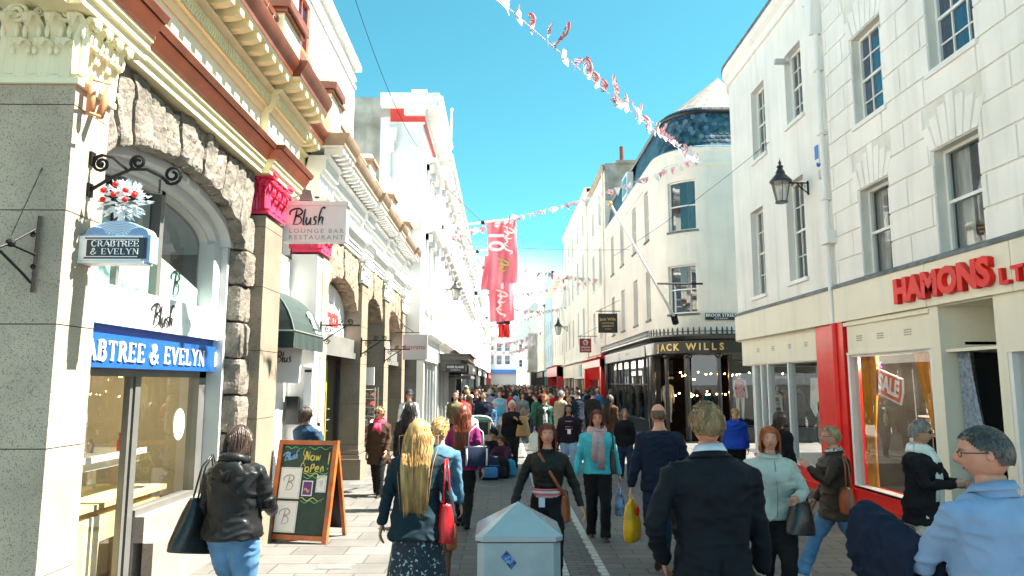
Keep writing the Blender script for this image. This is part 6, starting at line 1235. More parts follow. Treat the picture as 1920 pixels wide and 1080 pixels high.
# ------------------------------------------------------------------ chalkboard
cA, cB, cC = Vector((-2.99, 9.58, 0)), Vector((-2.18, 9.38, 0)), None
t = thing('chalkboard_sign', 'wooden framed chalkboard A-board reading NOW OPEN with four white and purple cards', 'chalkboard', (-2.6, 9.5, 0))
r_ = (cB - cA); wB = r_.length; r_ = r_.normalized(); bk = Vector((-r_.y, r_.x, 0)); upv = (Vector((0, 0, 1)) * 1.2 + bk * .13 + r_ * .055).normalized(); nr = r_.cross(upv)
fA = lambda u, n, z: tuple(cA + r_ * u + upv * z + nr * n)
wood = mat('varnished_orange_wood', (.50, .13, .03), .35, var=.25, scale=6, stretch='w', bump=.1, coat=.3); HB = 1.27
m_ = MB()
for a, b, c_, d in ((0, .06, 0, HB), (wB - .06, wB, 0, HB)): m_.box(a, b, -.03, .03, c_, d, fA)
m_.box(.06, wB - .06, -.028, .028, HB - .06, HB - .003, fA); m_.box(.06, wB - .06, -.028, .028, .03, .09, fA); m_.build('front_frame', wood, t)
m_ = MB(); m_.box(.06, wB - .06, -.012, .0, .09, HB - .06, fA); bd = m_.build('chalk_panel', mat('green_chalkboard', (.016, .055, .045), .6, var=.35, scale=4, bump=.05), t)
bkf = lambda u, n, z: tuple(cA + r_ * (u + z * .045) + bk * (.55 - z * .34) + Vector((0, 0, z)) + nr * n)
m_ = MB(); m_.box(0, .05, -.02, .02, 0, 1.2, bkf); m_.box(wB - .05, wB, -.02, .02, 0, 1.2, bkf); m_.box(.05, wB - .05, -.01, .01, .1, 1.15, bkf, m=1); m_.build('rear_leg', [wood, black], t)
def card(u0, u1, z0, z1, m1, m2=None, nm='card'):
    m_ = MB(); m_.box(u0, u1, .001, .006, z0, z1, fA); m_.box(u0 + .012, u1 - .012, .006, .0065, z0 + .012, z1 - .012, fA, m=1); m_.box(u0 + .015, u1 - .015, .0065, .007, z0 + .015, z1 - .015, fA, m=2); return m_.build(nm, [m1, letter_g, m2 or m1], bd)
c1 = card(.075, .37, .53, .92, letter_w); c2 = card(.075, .37, .115, .50, letter_w); c3 = card(.40, .545, .57, .76, letter_w, mat('purple_card', (.12, .04, .22), .5)); c4 = card(.59, .73, .62, .83, letter_w)
chalk = lambda nm, c: mat(nm, c, .9, var=.2, scale=60, bump=0)
ck_y, ck_b, ck_g = chalk('yellow_chalk', (.72, .62, .14)), chalk('blue_chalk', (.2, .42, .75)), chalk('green_chalk', (.15, .5, .25))
for (u, z, h) in ((.13, .63, .19), (.13, .21, .19), (.63, .69, .07)): script(SCRIPT_B, fA(u, .008, z), r_, upv, h, h * .055, letter_g, bd, th=.001)
HN = {'N': [[(0, 0), (.08, 1), (.4, .05), (.5, 1)]], 'o': [[(.3, .55), (.02, .4), (.05, .03), (.4, .02), (.45, .45), (.2, .58)]], 'w': [[(0, .55), (.12, 0), (.3, .45), (.45, 0), (.62, .6)]], 'P': [[(.05, -.1), (.12, .8)], [(.1, .8), (.45, .85), (.42, .45), (.1, .4)]], 'e': [[(.05, .3), (.4, .35), (.35, .6), (.05, .5), (.03, .1), (.4, .05)]], 'n': [[(.05, .0), (.05, .5)], [(.05, .4), (.3, .6), (.4, 0)]], '!': [[(.15, 1.3), (.12, .4)], [(.1, .12), (.12, .05)]]}
def hand(s, u, z, h, mt):
    for ch in s:
        script([[(a, b) for a, b in q] for q in HN[ch]], fA(u, .003, z), r_, upv, h, .016, mt, bd, th=.002); u += h * .68
hand("Now", .40, 1.02, .105, ck_y); hand("oPen", .41, .875, .105, ck_y); hand("!", .705, .9, .17, ck_y)
script(BLUSH, fA(.085, .004, 1.0), r_ + upv * .15, upv, .10, .014, ck_b, bd, th=.002); script(BLUSH, fA(.081, .003, .996), r_ + upv * .15, upv, .10, .010, letter_w, bd, th=.001)
wl_ = lambda u0, u1, z, a, ph: [(u0 + (u1 - u0) * i / 9, z + a * math.sin(i * 1.5 + ph)) for i in range(10)]
for (u0, u1, z, a, ph, mm) in ((.38, .74, .86, .014, 0, ck_g), (.40, .73, .835, .018, 1, ck_y), (.40, .7, .80, .015, 2, ck_g), (.38, .72, .53, .02, .5, ck_y), (.4, .7, .50, .016, 2, ck_g), (.09, .35, 1.17, .012, 0, ck_g), (.42, .75, 1.17, .016, 1, ck_g)): script([wl_(u0, u1, z, a, ph)], fA(0, .003, 0), r_, upv, 1.0, .009, mm, bd, th=.0015)
script([[(.37, .97), (.385, 1.05), (.36, 1.1), (.38, 1.17)], [(.34, .93), (.37, .98), (.41, .93)]], fA(0, .003, 0), r_, upv, 1, .009, ck_y, bd, th=.0015)
script([[(.43, .64), (.46, .66), (.49, .62), (.51, .65)]], fA(0, .009, 0), r_, upv, 1, .02, mat('peach_ink', (.7, .35, .25), .7, bump=0), bd, th=.001)
# ------------------------------------------------------------------ foreground street cabinet with pyramid cap
t = thing('street_cabinet', 'pale grey bollard-like bin with a faceted pyramid cap in front of the camera', 'litter bin', (.1, 4.75, 0)); bx0, bx1, by0, by1 = -.145, .365, 4.55, 5.06; zc_ = 1.04
paint = mat('pale_grey_blue_paint', (.30, .36, .39), .38, dirt=.25, var=.1, scale=5, bump=.05, coat=.2); ch_ = .045
oct_ = lambda e: [(bx0 - e + ch_, by0 - e), (bx1 + e - ch_, by0 - e), (bx1 + e, by0 - e + ch_), (bx1 + e, by1 + e - ch_), (bx1 + e - ch_, by1 + e), (bx0 - e + ch_, by1 + e), (bx0 - e, by1 + e - ch_), (bx0 - e, by0 - e + ch_)]
m_ = MB(); m_.loft([[(x, y, z) for x, y in oct_(e)] for e, z in ((-.01, 0), (-.01, .05), (0, .055), (0, zc_ - .008))]); m_.build('body', paint, t)
m_ = MB(); cx, cy = (bx0 + bx1) / 2, (by0 + by1) / 2; m_.loft([[(x, y, z) for x, y in oct_(e)] for e, z in ((.0, zc_), (.012, zc_ + .002), (.014, zc_ + .03))], cap=False)
o8 = [(x, y, zc_ + .03) for x, y in oct_(.014)]; m_.add(o8 + [(cx, cy, zc_ + .20)], [(i, (i + 1) % 8, 8) for i in range(8)]); m_.box(bx0, bx1, by0, by1, zc_ - .006, zc_ + .0, m=1); m_.build('cap', [mat('cap_paint', (.34, .38, .40), .2, var=.05, scale=5, bump=.03, coat=.4), black], t)
m_ = MB(); q = [(-.055, .0), (.0, -.045), (.055, .0), (-.002, .058)]; sc_ = lambda u, n, z: (.045 + u * .95, by0 - n, .93 + z * 1.0); m_.prism([(-.048, .022), (.018, -.052), (.052, -.012), (-.012, .06)], .001, .003, sc_); stk = tag(m_.build('sticker', mat('blue_sticker', (.01, .07, .28), .3, var=.9, scale=45, bump=0)), 'dark blue diamond-turned sticker on the pale grey bin', 'sticker')
m_ = MB(); rr = random.Random(2)
for k in range(7): a = rr.uniform(0, 6.28); r0 = rr.uniform(.006, .02); m_.tube([sc_(rr.uniform(-.02, .02) + r0 * math.cos(a + i * .6), .0035, rr.uniform(-.005, .015) + r0 * math.sin(a + i * .6)) for i in range(5)], .0016, 4)
m_.build('swirl_print', mat('light_blue_ink', (.25, .5, .75), .4, bump=0), stk)
# green-topped litter bin in mid street
t = thing('litter_bin', 'hooded grey and green litter bin in the middle of the street behind the seated pair', 'litter bin', (-.55, 17.6, 0)); m_ = MB(); X0, X1 = -.86, -.26
fr2 = [(-.30, 0), (-.30, 1.1), (-.2, 1.2), (.0, 1.24), (.2, 1.2), (.30, 1.1), (.30, 0)]
for z0, z1 in ((0, .84), (1.1, 1.24)): pass
m_.loft([[(-.56 + a * s, 17.35 + b * .55, z) for a, b in ((-1, 0), (1, 0), (1, 1), (-1, 1))] for s, z in ((.30, 0), (.30, .78))]); m_.loft([[(-.56 + a * s, 17.35 + b * .55, z) for a, b in ((-1, 0), (1, 0), (1, 1), (-1, 1))] for s, z in ((.31, 1.08), (.31, 1.15), (.22, 1.2), (.05, 1.22))]); 
for x in (-.86, -.31): m_.box(x, x + .05, 17.35, 17.9, .78, 1.08)
m_.build('body', mat('bin_grey', (.30, .34, .33), .5, var=.1), t); m_ = MB(); m_.box(-.81, -.31, 17.5, 17.85, .78, 1.08); m_.build('opening', black, t); m_ = MB(); m_.loft([[(-.56 + a * s, 17.33 + b * .59, z) for a, b in ((-1, 0), (1, 0), (1, 1), (-1, 1))] for s, z in ((.325, 1.1), (.325, 1.14))]); m_.build('green_band', mat('bin_green', (.02, .22, .15), .4), t)
# white car far down the street
t = thing('parked_car', 'white car whose roof shows above the distant crowd', 'car', (1.9, 78, 0)); m_ = MB()
prof = [(-2.1, .35), (-2.1, .85), (-1.3, .98), (-.7, 1.48), (.9, 1.5), (1.7, 1.0), (2.1, .9), (2.1, .35)]
m_.prism([(1.9 + a, z) for a, z in prof], 77.2, 78.8, axis=1); m_.build('body', letter_w, t); m_ = MB(); m_.prism([(1.9 + a, z) for a, z in ((-1.1, 1.0), (-.62, 1.4), (.82, 1.42), (1.4, 1.02))], 77.18, 78.82, axis=1); m_.build('windows', black, t)
for a in (-1.35, 1.35): m_ = MB(); m_.rev([(0, 0), (.33, 0), (.33, .2), (0, .2)], (0, 0, 0), 16, f=(lambda A: lambda x, y, z: (1.9 + A + x, 77.1 + z, .33 + y))(a)); m_.build('wheel', black, t)
# ------------------------------------------------------------------ people
def skinm(n, c): return mat('skin_' + n, c, .6, var=.14, scale=12, bump=.05, bscale=120, stretch=(1, 1, 1))
SK = [skinm('fair', (.58, .31, .21)), skinm('pink', (.60, .27, .18)), skinm('tan', (.45, .25, .16)), skinm('olive', (.36, .2, .13))]
def clothm(name, c, rough=.85, **k):
    k.setdefault('var', .10); k.setdefault('scale', 9); k.setdefault('bump', .4); k.setdefault('bscale', 13); k.setdefault('stretch', (1, 1, 1)); k.setdefault('sheen', 0); k.setdefault('spec', .18)
    return mat('cloth_' + name, c, rough, **k)
def hairm(name, c): return mat('hair_' + name, c, .42, var=.35, scale=30, stretch=(1, 1, .15), bump=.3, bscale=60)
HAIR = {k: (hairm(k, a), hairm(k + '_light', b)) for k, a, b in (('black', (.012, .010, .010), (.03, .02, .018)), ('dark', (.03, .016, .010), (.06, .03, .018)), ('brown', (.09, .045, .02), (.17, .09, .045)), ('auburn', (.15, .028, .010), (.26, .055, .018)),
    ('orange', (.38, .09, .015), (.55, .17, .035)), ('blonde', (.46, .26, .09), (.60, .37, .14)), ('ash', (.34, .24, .12), (.50, .38, .22)), ('white', (.72, .70, .64), (.85, .83, .78)), ('grey', (.20, .19, .18), (.42, .41, .40)), ('red', (.30, .02, .02), (.45, .04, .03)))}
lipm = mat('lips', (.42, .10, .09), .4, bump=0, var=0); eyew = mat('eye_white', (.7, .68, .66), .3, bump=0, var=0); eyed = mat('eye_dark', (.02, .015, .01), .2, bump=0, var=0)
shoe_k = mat('black_leather_shoe', (.015, .013, .012), .35, bump=.1); shoe_w = mat('white_trainer', (.65, .66, .68), .5, bump=.1)
BAKE = []; OFFS = {}
def ell(cx, cy, z, rx, ry, n=20, p=2.4):
    out = []
    for j in range(n):
        a = 6.28318 * j / n; c, s = math.cos(a), math.sin(a); out.append((cx + rx * math.copysign(abs(c) ** (2 / p), c), cy + ry * math.copysign(abs(s) ** (2 / p), s), z))
    return out
def mkobj(name, mb, mats, parent, smooth=True):
    me = bpy.data.meshes.new(name); me.from_pydata(mb.v, [], mb.f)
    for m in (mats if isinstance(mats, (list, tuple)) else [mats]): me.materials.append(m)
    if len(me.materials) > 1: me.polygons.foreach_set('material_index', mb.m)
    b = bmesh.new(); b.from_mesh(me); bmesh.ops.recalc_face_normals(b, faces=b.faces); b.to_mesh(me); b.free()
    me.polygons.foreach_set('use_smooth', [smooth] * len(me.polygons)); o = bpy.data.objects.new(name, me); COL.objects.link(o); o.parent = parent; return o
def remeshed(name, mb, mats, parent, vox, fold=0, extra=None, seed=0, sm=3):
    o = mkobj(name, mb, mats, parent); r = o.modifiers.new('r', 'REMESH'); r.mode = 'VOXEL'; r.voxel_size = vox; r.use_smooth_shade = True
    s = o.modifiers.new('s', 'SMOOTH'); s.iterations = sm; s.factor = .6; BAKE.append((o, fold, extra, seed)); return o
def bake_people():
    bpy.context.view_layer.update(); dg = bpy.context.evaluated_depsgraph_get(); res = []
    for o, fold, extra, seed in BAKE: res.append(bpy.data.meshes.new_from_object(o.evaluated_get(dg)))
    for (o, fold, extra, seed), me in zip(BAKE, res):
        o.modifiers.clear(); n = len(me.vertices); co = np.empty(n * 3, 'f'); me.vertices.foreach_get('co', co); co = co.reshape(-1, 3)
        if fold and n:
            no = np.empty(n * 3, 'f'); me.vertices.foreach_get('normal', no); no = no.reshape(-1, 3)
            q = co * np.array([1, 1, 1.7]); w = vnoise(q, 4.5, seed)[:, :1]; f1 = vnoise(q + w * .12, 10, seed + 3)[:, :1]; f2 = vnoise(co * np.array([1, 1, .5]) + w * .1, 14, seed + 5)[:, :1]
            dd_ = 1 - 2 * np.abs(f1) - .25 + .6 * f2 + .5 * w; co = co + no * np.where(dd_ < 0, dd_ * .35, dd_) * fold
            me.vertices.foreach_set('co', co.ravel())
        if extra:
            vs = [tuple(v) for v in co] + list(extra.v); off = n; fs = [tuple(p.vertices) for p in me.polygons] + [tuple(i + off for i in f) for f in extra.f]; mi = [0] * len(me.polygons) + list(extra.m)
            m2 = bpy.data.meshes.new(o.name); m2.from_pydata(vs, [], fs)
            for m in o.data.materials: m2.materials.append(m)
            m2.polygons.foreach_set('material_index', mi); m2.polygons.foreach_set('use_smooth', [True] * len(fs)); me = m2
        me.update(); me.name = o.name; o.data = me
    BAKE.clear()
def head_pt(d, s):
    "direction -> point on the sculpted head; s = half height"
    x, y, z = d; W_, D_ = s * .70, s * .86
    jaw = 1 - .26 * max(0, -z) ** 1.2; px_, py_, pz = x * W_ * jaw, y * D_ * (1 - .10 * max(0, -z)), z * s
    if y < 0: py_ = y * D_ * (1.06 - .30 * max(0, -z - .1)); 
    if y > 0:
        X, Z = px_ / s, pz / s; fr = y ** .5
        py_ += s * fr * (.26 * math.exp(-(X / .12) ** 2) * (math.exp(-((Z + .20) / .13) ** 2) + .45 * math.exp(-((Z + .02) / .16) ** 2)) + .05 * math.exp(-((Z - .22) / .07) ** 2) - .085 * math.exp(-((abs(X) - .27) / .13) ** 2 - ((Z - .06) / .10) ** 2)
            + .075 * math.exp(-(X / .22) ** 2 - ((Z + .50) / .08) ** 2) - .03 * math.exp(-(X / .25) ** 2 - ((Z + .62) / .05) ** 2) + .09 * math.exp(-(X / .22) ** 2 - ((Z + .84) / .13) ** 2) + .03 * math.exp(-((abs(X) - .38) / .12) ** 2 - ((Z + .18) / .12) ** 2))
    return Vector((px_, py_, pz))
def dirv(a, b): return (math.cos(b) * math.sin(a), math.cos(b) * math.cos(a), math.sin(b))   # a=0 is front (+Y)
def build_head(mb, c, M, s, det=1, glasses=None):
    n, k = (30, 22) if det else (14, 10); rs = []
    for j in range(k + 1):
        b = -math.pi / 2 + math.pi * j / k; b = max(-1.565, min(1.565, b)); rs.append([c + M @ head_pt(dirv(2 * math.pi * i / n, b), s) for i in range(n)])
    mb.loft(rs)
    f = lambda x, y, z: c + M @ Vector((x * s, y * s, z * s))
    for q in (-1, 1):
        mb.ball((q * .70, -.06, -.04), (.07, .14, .22), 8, 5, 0, f)
        if det:
            mb.ball((q * .27, .735, .05), (.095, .055, .042), 8, 5, 2, f); mb.ball((q * .27, .765, .05), (.055, .035, .045), 8, 5, 3, f)
            mb.tube([(q * .14, .83, .20), (q * .28, .83, .245), (q * .42, .72, .19)], [.02, .028, .012], 5, f, 4)
    if det: mb.ball((0, .765, -.505), (.18, .05, .05), 10, 5, 1, f)
def inv_head(p, s): return math.sqrt((p.x / (s * .74)) ** 2 + ((p.y + .0) / (s * .92)) ** 2 + (p.z / s) ** 2)
def build_hair(style, cols, parent, c, M, s, det, seed, h):
    rnd = random.Random(seed); m_ = MB(); f = lambda p: c + M @ p
    tz = lambda a, q: float(np.interp(abs(a), (0, .75, 1.05, 1.4, 1.75, 2.0, 3.14), (.58, .54, .34, .12, q, -.40, -.46)))
    hl = {'bald': lambda a, z: z < .42 and z > tz(a, -.1) and abs(a) > 1.35, 'short': lambda a, z: z > tz(a, -.05), 'crew': lambda a, z: z > tz(a, -.02)}.get(style, lambda a, z: z > (.45 if abs(a) < .75 else -.15 if abs(a) < 1.6 else -.55))
    n, k = (64, 44) if det else (16, 10); idx = {}
    sc = {'bald': 1.025, 'crew': 1.03, 'short': 1.09, 'white_curly': 1.12, 'curly': 1.1}.get(style, 1.07)
    for j in range(k):
        for i in range(n):
            a = -math.pi + 2 * math.pi * (i + .5) / n; z = math.sin(-math.pi / 2 + math.pi * (j + .5) / k)
            if not hl(a, z): continue
            q = []
            for (jj, ii) in ((j, i), (j, i + 1), (j + 1, i + 1), (j + 1, i)):
                key = (jj, ii % n)
                if key not in idx:
                    d = dirv(-math.pi + 2 * math.pi * (ii % n) / n, max(-1.56, min(1.56, -math.pi / 2 + math.pi * jj / k))); p = Vector((d[0] * s * .72, d[1] * s * (.88 if d[1] > 0 else .96), d[2] * s)) * sc * (1 + rnd.uniform(-.005, .008)); idx[key] = len(m_.v); m_.v.append(tuple(f(p)))
                q.append(idx[key])
            m_.f.append(q); m_.m.append(0)
    L_ = {'short': .050, 'crew': .014, 'bald': .010, 'bob': .19, 'midbob': .15, 'long': .68, 'longwavy': .36, 'pony': .10, 'curly': .0, 'white_curly': .0, 'mid': .28}[style] * h / 1.7
    if style in ('curly', 'white_curly'):
        for _ in range(130 if det else 40):
            a, b = rnd.uniform(-3.14, 3.14), rnd.uniform(-.6, 1.5); z = math.sin(b)
            if not hl(a, z): continue
            d = Vector(dirv(a, b)); p = Vector((d.x * s * .74, d.y * s * .92, d.z * s)) * 1.13; r = s * rnd.uniform(.13, .2); pts = [f(p + Vector((math.cos(t), math.sin(t) * .8, math.sin(t * 1.3))) * r * .5) for t in (0, 1.4, 2.8, 4.2, 5.6)]; m_.tube(pts, [r * .28, r * .4, r * .4, r * .35, r * .15], 5, m=rnd.choice((0, 1)))
    elif L_ > 0:
        N = {'long': 1000, 'longwavy': 360, 'short': 420, 'bob': 380, 'midbob': 340, 'mid': 420, 'pony': 300, 'crew': 340, 'bald': 160}[style]; N = N if det else N // 3
        for _ in range(N):
            for _t in range(20):
                a, b = rnd.uniform(-3.14, 3.14), math.asin(rnd.uniform(-.3, .99))
                if hl(a, math.sin(b)): break
            else: continue
            d = Vector(dirv(a, b)); p = Vector((d.x * s * .72, d.y * s * .9, d.z * s)) * (sc * 1.0); steps = 7 if L_ > .1 else 4; ln = L_ * rnd.uniform(.8, 1.08) + (s * (math.sin(b) * .9 + .2) if L_ > .1 else 0); st = ln / steps; pts = [p.copy()]; sh = rnd.uniform(1.03, 1.05) if style in ('crew', 'bald') else rnd.uniform(1.04, 1.17)
            part = Vector((.75 if d.x > .0 else -.75, 0, 0)); sw = rnd.uniform(-.25, .25)
            for q in range(steps):
                if style in ('short', 'crew', 'bald'): fl = Vector((rnd.uniform(-.45, .45) + d.x * .4, .5 if d.y > -.1 and d.z > .3 else -.25, -.35 if d.z < .6 else .05)) + d * .12
                elif style == 'pony': fl = (Vector((0, -s * .95, s * .25)) - p)
                else:
                    fl = Vector((0, -.25 if p.z > -s * .2 else .0, -1.0)) + part * max(0, p.z / s) * .9 + (Vector((math.sin(q * 1.7 + sw * 20) * .35, sw, 0)) if style in ('longwavy',) else Vector((sw * .15, 0, 0)))
                    if p.y > s * .15 and abs(p.x) < s * .74: fl = Vector((1.5 if d.x > 0 else -1.5, -.55, -.25 if p.z < s * .6 else 0))
                    if p.z < -s * .75: fl += Vector((-p.x * (.7 if style == 'long' else 1.0), 0, 0))
                p = p + fl.normalized() * st; e = inv_head(p, s)
                if e < sh or (p.z > -s * .3 and e > sh * 1.03) or L_ < .1: p = p * (sh / max(e, .2)) if p.z > -s * .9 else p
                if p.z < -s * .9 and d.y < .6:
                    lim = -h * (.100 if p.z < -s * 2.2 else .082 if p.z < -s * 1.6 else .052)
                    if abs(p.x) < h * .09 and p.y > lim: p.y = lim - rnd.uniform(0, .012)
                pts.append(p.copy())
            w = s * (.036 if L_ > .1 else .034) * rnd.uniform(.7, 1.25)
            m_.tube([f(v) for v in pts], [(w * g, w * g * .45) for g in ([.8, 1, 1, 1, .95, .8, .5, .15] if steps == 7 else [.8, 1, .8, .5, .15])], 5, m=rnd.choice((0, 0, 1)))
        if style == 'pony':
            for _ in range(70 if det else 14):
                p0 = Vector((rnd.uniform(-.1, .1) * s, -s * .98, s * (.25 + rnd.uniform(-.08, .1)))); pts = [p0]; 
                for q in range(6): pts.append(pts[-1] + Vector((rnd.uniform(-.02, .02), -.03 + .018 * q, -.05 * h / 1.7)) * (1.0 if q else .8))
                m_.tube([f(v) for v in pts], [.012, .016, .017, .015, .012, .009, .003], 5, m=rnd.choice((0, 1)))
    return mkobj('hair', m_, list(cols), parent)
def hand(mb, w, d, side, h, curl=.35, pn=None, det=True):
    "w wrist, d forearm direction, palm faces the thigh (pn = palm normal)"
    d = d.normalized(); pn = (pn or Vector((-side, 0, 0))); pn = (pn - d * pn.dot(d)).normalized(); ac = d.cross(pn) * (side); L_ = .058 * h
    rs = []
    for t, wx, th in ((-.25, .018, .013), (.0, .020, .014), (.35, .026, .014), (.8, .028, .013), (1.0, .026, .010)):
        o = w + d * L_ * t; rs.append([o + ac * (wx * h / 1.7 * 1.35 * math.cos(a)) + pn * (th * h / 1.7 * 1.0 * math.sin(a)) for a in [6.283 * i / 10 for i in range(10)]])
    mb.loft(rs)
    for k, (off, ln, r) in enumerate(((-.028, .040, .0072), (-.010, .046, .0078), (.010, .043, .0078), (.028, .034, .0068))):
        p = w + d * L_ * .95 + ac * off * h / 1.7 * -side * side; q = [p]; dd = d.copy(); c_ = curl * (1 + .12 * k)
        for j in range(3): dd = (dd * math.cos(c_) + (pn) * math.sin(c_)).normalized(); q.append(q[-1] + dd * ln * h / 1.7 * (.48, .32, .26)[j] * 1.7)
        mb.tube(q, [r * h / 1.7 * g for g in (1.05, 1.0, .92, .7)], 7)
    p = w + d * L_ * .15 + ac * .022 * h / 1.7; fw = ac * 1 if True else None
    q = [p, p + (ac * .55 + d * .7 + pn * .35) * .026, p + (ac * .65 + d * 1.5 + pn * .7) * .026, p + (ac * .55 + d * 2.2 + pn * 1.0) * .026]; mb.tube(q, [.011, .0105, .0095, .006], 7)
BW = {'f': [(.465, .070, .050, 0), (.50, .094, .062, -.004), (.53, .099, .068, -.006), (.57, .090, .062, -.002), (.62, .076, .054, .002), (.66, .078, .056, .004), (.72, .088, .068, .010), (.755, .092, .068, .008), (.79, .096, .056, 0), (.815, .086, .045, -.004), (.832, .050, .036, -.006), (.86, .033, .034, -.002), (.89, .031, .034, .004)],
      'm': [(.465, .070, .052, 0), (.50, .090, .062, -.002), (.53, .094, .066, -.002), (.57, .090, .064, 0), (.62, .088, .062, .004), (.66, .092, .064, .004), (.72, .104, .070, .006), (.765, .112, .068, .002), (.795, .112, .056, -.002), (.818, .094, .046, -.006), (.835, .055, .040, -.006), (.86, .037, .038, -.002), (.89, .035, .038, .004)]}
def person(label, x, y, h, rz, sex='f', fat=1.0, skin=0, hair=('bob', 'brown'), stride=.0, lift=0, armL=(0, 8, 12), armR=(0, 8, 12), top=None, tlen=.50, tloose=.012, flare=0, sleeve=1, bottom=('trousers', None, 0), shoes=None, head=(0, 0), vox=.014, det=1, lean=0, sit=False, group=None, hunch=0, zoff=0, tmats=None, open_front=None, neck=.85):
    t = bpy.data.objects.new('person', None); seed = int(abs(x * 131 + y * 17 + h * 1000)); rnd = random.Random(seed)
    wf = fat; T = BW[sex]; body = MB(); J = {}; ln = lambda z: Vector((0, math.sin(R(lean)) * max(0, z - .5 * h), 0)) + Vector((0, hunch * max(0, z - .72 * h) * 1.5, 0))
    ring = lambda f, z, rx, ry, yo, n=20: [tuple(Vector(p) + ln(z * h)) for p in ell(0, yo * h, z * h, rx * h, ry * h, n)]
    body.loft([ring(0, z, (rx - .004) * (wf if z < .8 else 1), (ry - .004) * (wf if z < .8 else 1), yo) for z, rx, ry, yo in T])
    sx = (.112 if sex == 'm' else .098) * h
    hipz = .505 * h
    legs = []
    for s in (-1, 1):
        hp_ = Vector((s * .047 * h * wf, 0, hipz)); fy = (stride / 2) * (1 if s < 0 else -1)   # left leg forward for positive stride
        rear = fy < 0 and abs(stride) > .15; an = Vector((s * .045 * h, fy + (-.0), .045 * h + (lift if rear else 0)))
        if sit: hp_.z = .0; an = Vector((s * .12 * h, .42 * h, .05)); hp_.z = .07 * h
        d = an - hp_; Lth, Lsh = .245 * h, .232 * h; D = d.length
        if D > (Lth + Lsh) * .998: k_ = (Lth + Lsh) * .998; an = hp_ + d * (k_ / D); d = an - hp_; D = k_
        a = (Lth ** 2 - Lsh ** 2 + D * D) / (2 * D); hgt = math.sqrt(max(0, Lth ** 2 - a * a)); dn = d.normalized(); fwd = Vector((0, 1, 0)) if not sit else Vector((s * .25, -.1, 1)); fwd = (fwd - dn * fwd.dot(dn)).normalized()
        kn = hp_ + dn * a + fwd * hgt; legs.append((s, hp_, kn, an, rear))
        body.tube([hp_ + Vector((0, 0, .02)), hp_.lerp(kn, .5), kn, kn.lerp(an, .35), an, an - Vector((0, 0, .015))], [.05 * h * wf, .042 * h * wf, .030 * h, .031 * h, .019 * h, .018 * h], 12)
    arms = []
    for s, A in ((-1, armL), (1, armR)):
        fw_, ab, bd_ = [R(v) for v in A[:3]]; inn = A[3] if len(A) > 3 else .25
        sh = Vector((s * sx * (.5 + .5 * wf), 0, (.800 if sex == 'm' else .796) * h)) + ln(.80 * h); sh.y += -.004 * h
        u = Vector((s * math.sin(ab), math.sin(fw_) * math.cos(ab), -math.cos(fw_) * math.cos(ab))).normalized(); el = sh + u * .172 * h
        bdv = Vector((-s * inn, 1, 0)); bdv = (bdv - u * bdv.dot(u)).normalized(); v = (u * math.cos(bd_) + bdv * math.sin(bd_)).normalized(); wr = el + v * .148 * h; arms.append((s, sh, el, wr, v))
        body.tube([sh - u * .01 + Vector((-s * .02, 0, .0)), sh + u * .03, sh.lerp(el, .5), el, el.lerp(wr, .35), wr, wr + v * .01], [.022 * h, .023 * h, .021 * h, .017 * h, .018 * h, .0125 * h, .012 * h], 10)
    s_ = .0655 * h; hc = Vector((0, .012 * h, .9345 * h)) + ln(.9 * h); M = Matrix.Rotation(R(head[0]), 3, 'Z') @ Matrix.Rotation(R(head[1]), 3, 'X')
    ex = MB(); build_head(ex, hc, M, s_, det)
    for (s, sh, el, wr, v) in arms:
        if det: hand(ex, wr, v, s, h)
        else: ex.ball(tuple(wr + v * .04 * h), (.02 * h, .016 * h, .04 * h), 8, 5)
    hm = HAIR[hair[1]]
    o = remeshed('person', body, [SK[skin], lipm, eyew, eyed, hm[0]], None, max(vox, .016), 0, ex); bpy.data.objects.remove(t)
    o.location = (x, y, zoff); o.rotation_euler = (0, 0, R(rz)); tag(o, label, 'person', group); root = o
    if hair[0]: build_hair(hair[0], hm, root, hc, M, s_, det, seed, h)
    tm = top or clothm('black', (.012, .012, .014)); ob = {}
    # top garment
    c = MB(); hem = tlen; prof = [(z, rx, ry, yo) for z, rx, ry, yo in T if z > hem + .02 and z <= neck]
    base = [p for p in T if p[0] >= .50]; b0 = min(base, key=lambda p: abs(p[0] - max(hem, .53)))
    rr = []; L2 = tloose
    if hem < .53:
        b0 = T[2]; rr.append((hem, b0[1] + L2 * 1.4 + flare, b0[2] + L2 * 1.6 + flare, b0[3])); rr.append((hem + .004, b0[1] + L2 * 1.5 + flare, b0[2] + L2 * 1.8 + flare, b0[3]))
        if hem < .44: rr.append(((hem + .52) / 2, b0[1] + L2 * 1.3 + flare * .5, b0[2] + L2 * 1.5 + flare * .5, b0[3]))
    for z, rx, ry, yo in T:
        if z > max(hem + .015, .505) and z <= max(neck, .836): g = L2 if z < .8 else L2 * .55; w2 = wf if z < .8 else (1 + (wf - 1) * .5); waist = .6 if flare or L2 > .014 else 0; rr.append((z, rx * w2 + g + (waist * .012 if .6 < z < .68 else 0), ry * w2 + g, yo))
    if rr[-1][0] < .838: rr.append((.840, .044, .043, -.004))
    c.loft([ring(0, z, a, b, yo, 24) for z, a, b, yo in rr])
    if sleeve:
        for (s, sh, el, wr, v) in arms:
            u = (el - sh).normalized(); e = tloose * .5 * h; r1 = .026 * h + e; st = [sh + Vector((-s * .03 * h, 0, .004)), sh + u * .012 * h, sh.lerp(el, .5), el, el.lerp(wr, .4), wr - v * .004]
            rad = [r1 * .95, r1 * 1.04, r1 * .95, r1 * .88, r1 * .84, .0165 * h + e * .95]
            if sleeve < 1: st = st[:4]; rad = rad[:4]; st[3] = sh.lerp(el, sleeve * 1.2)
            c.tube(st, rad, 14)
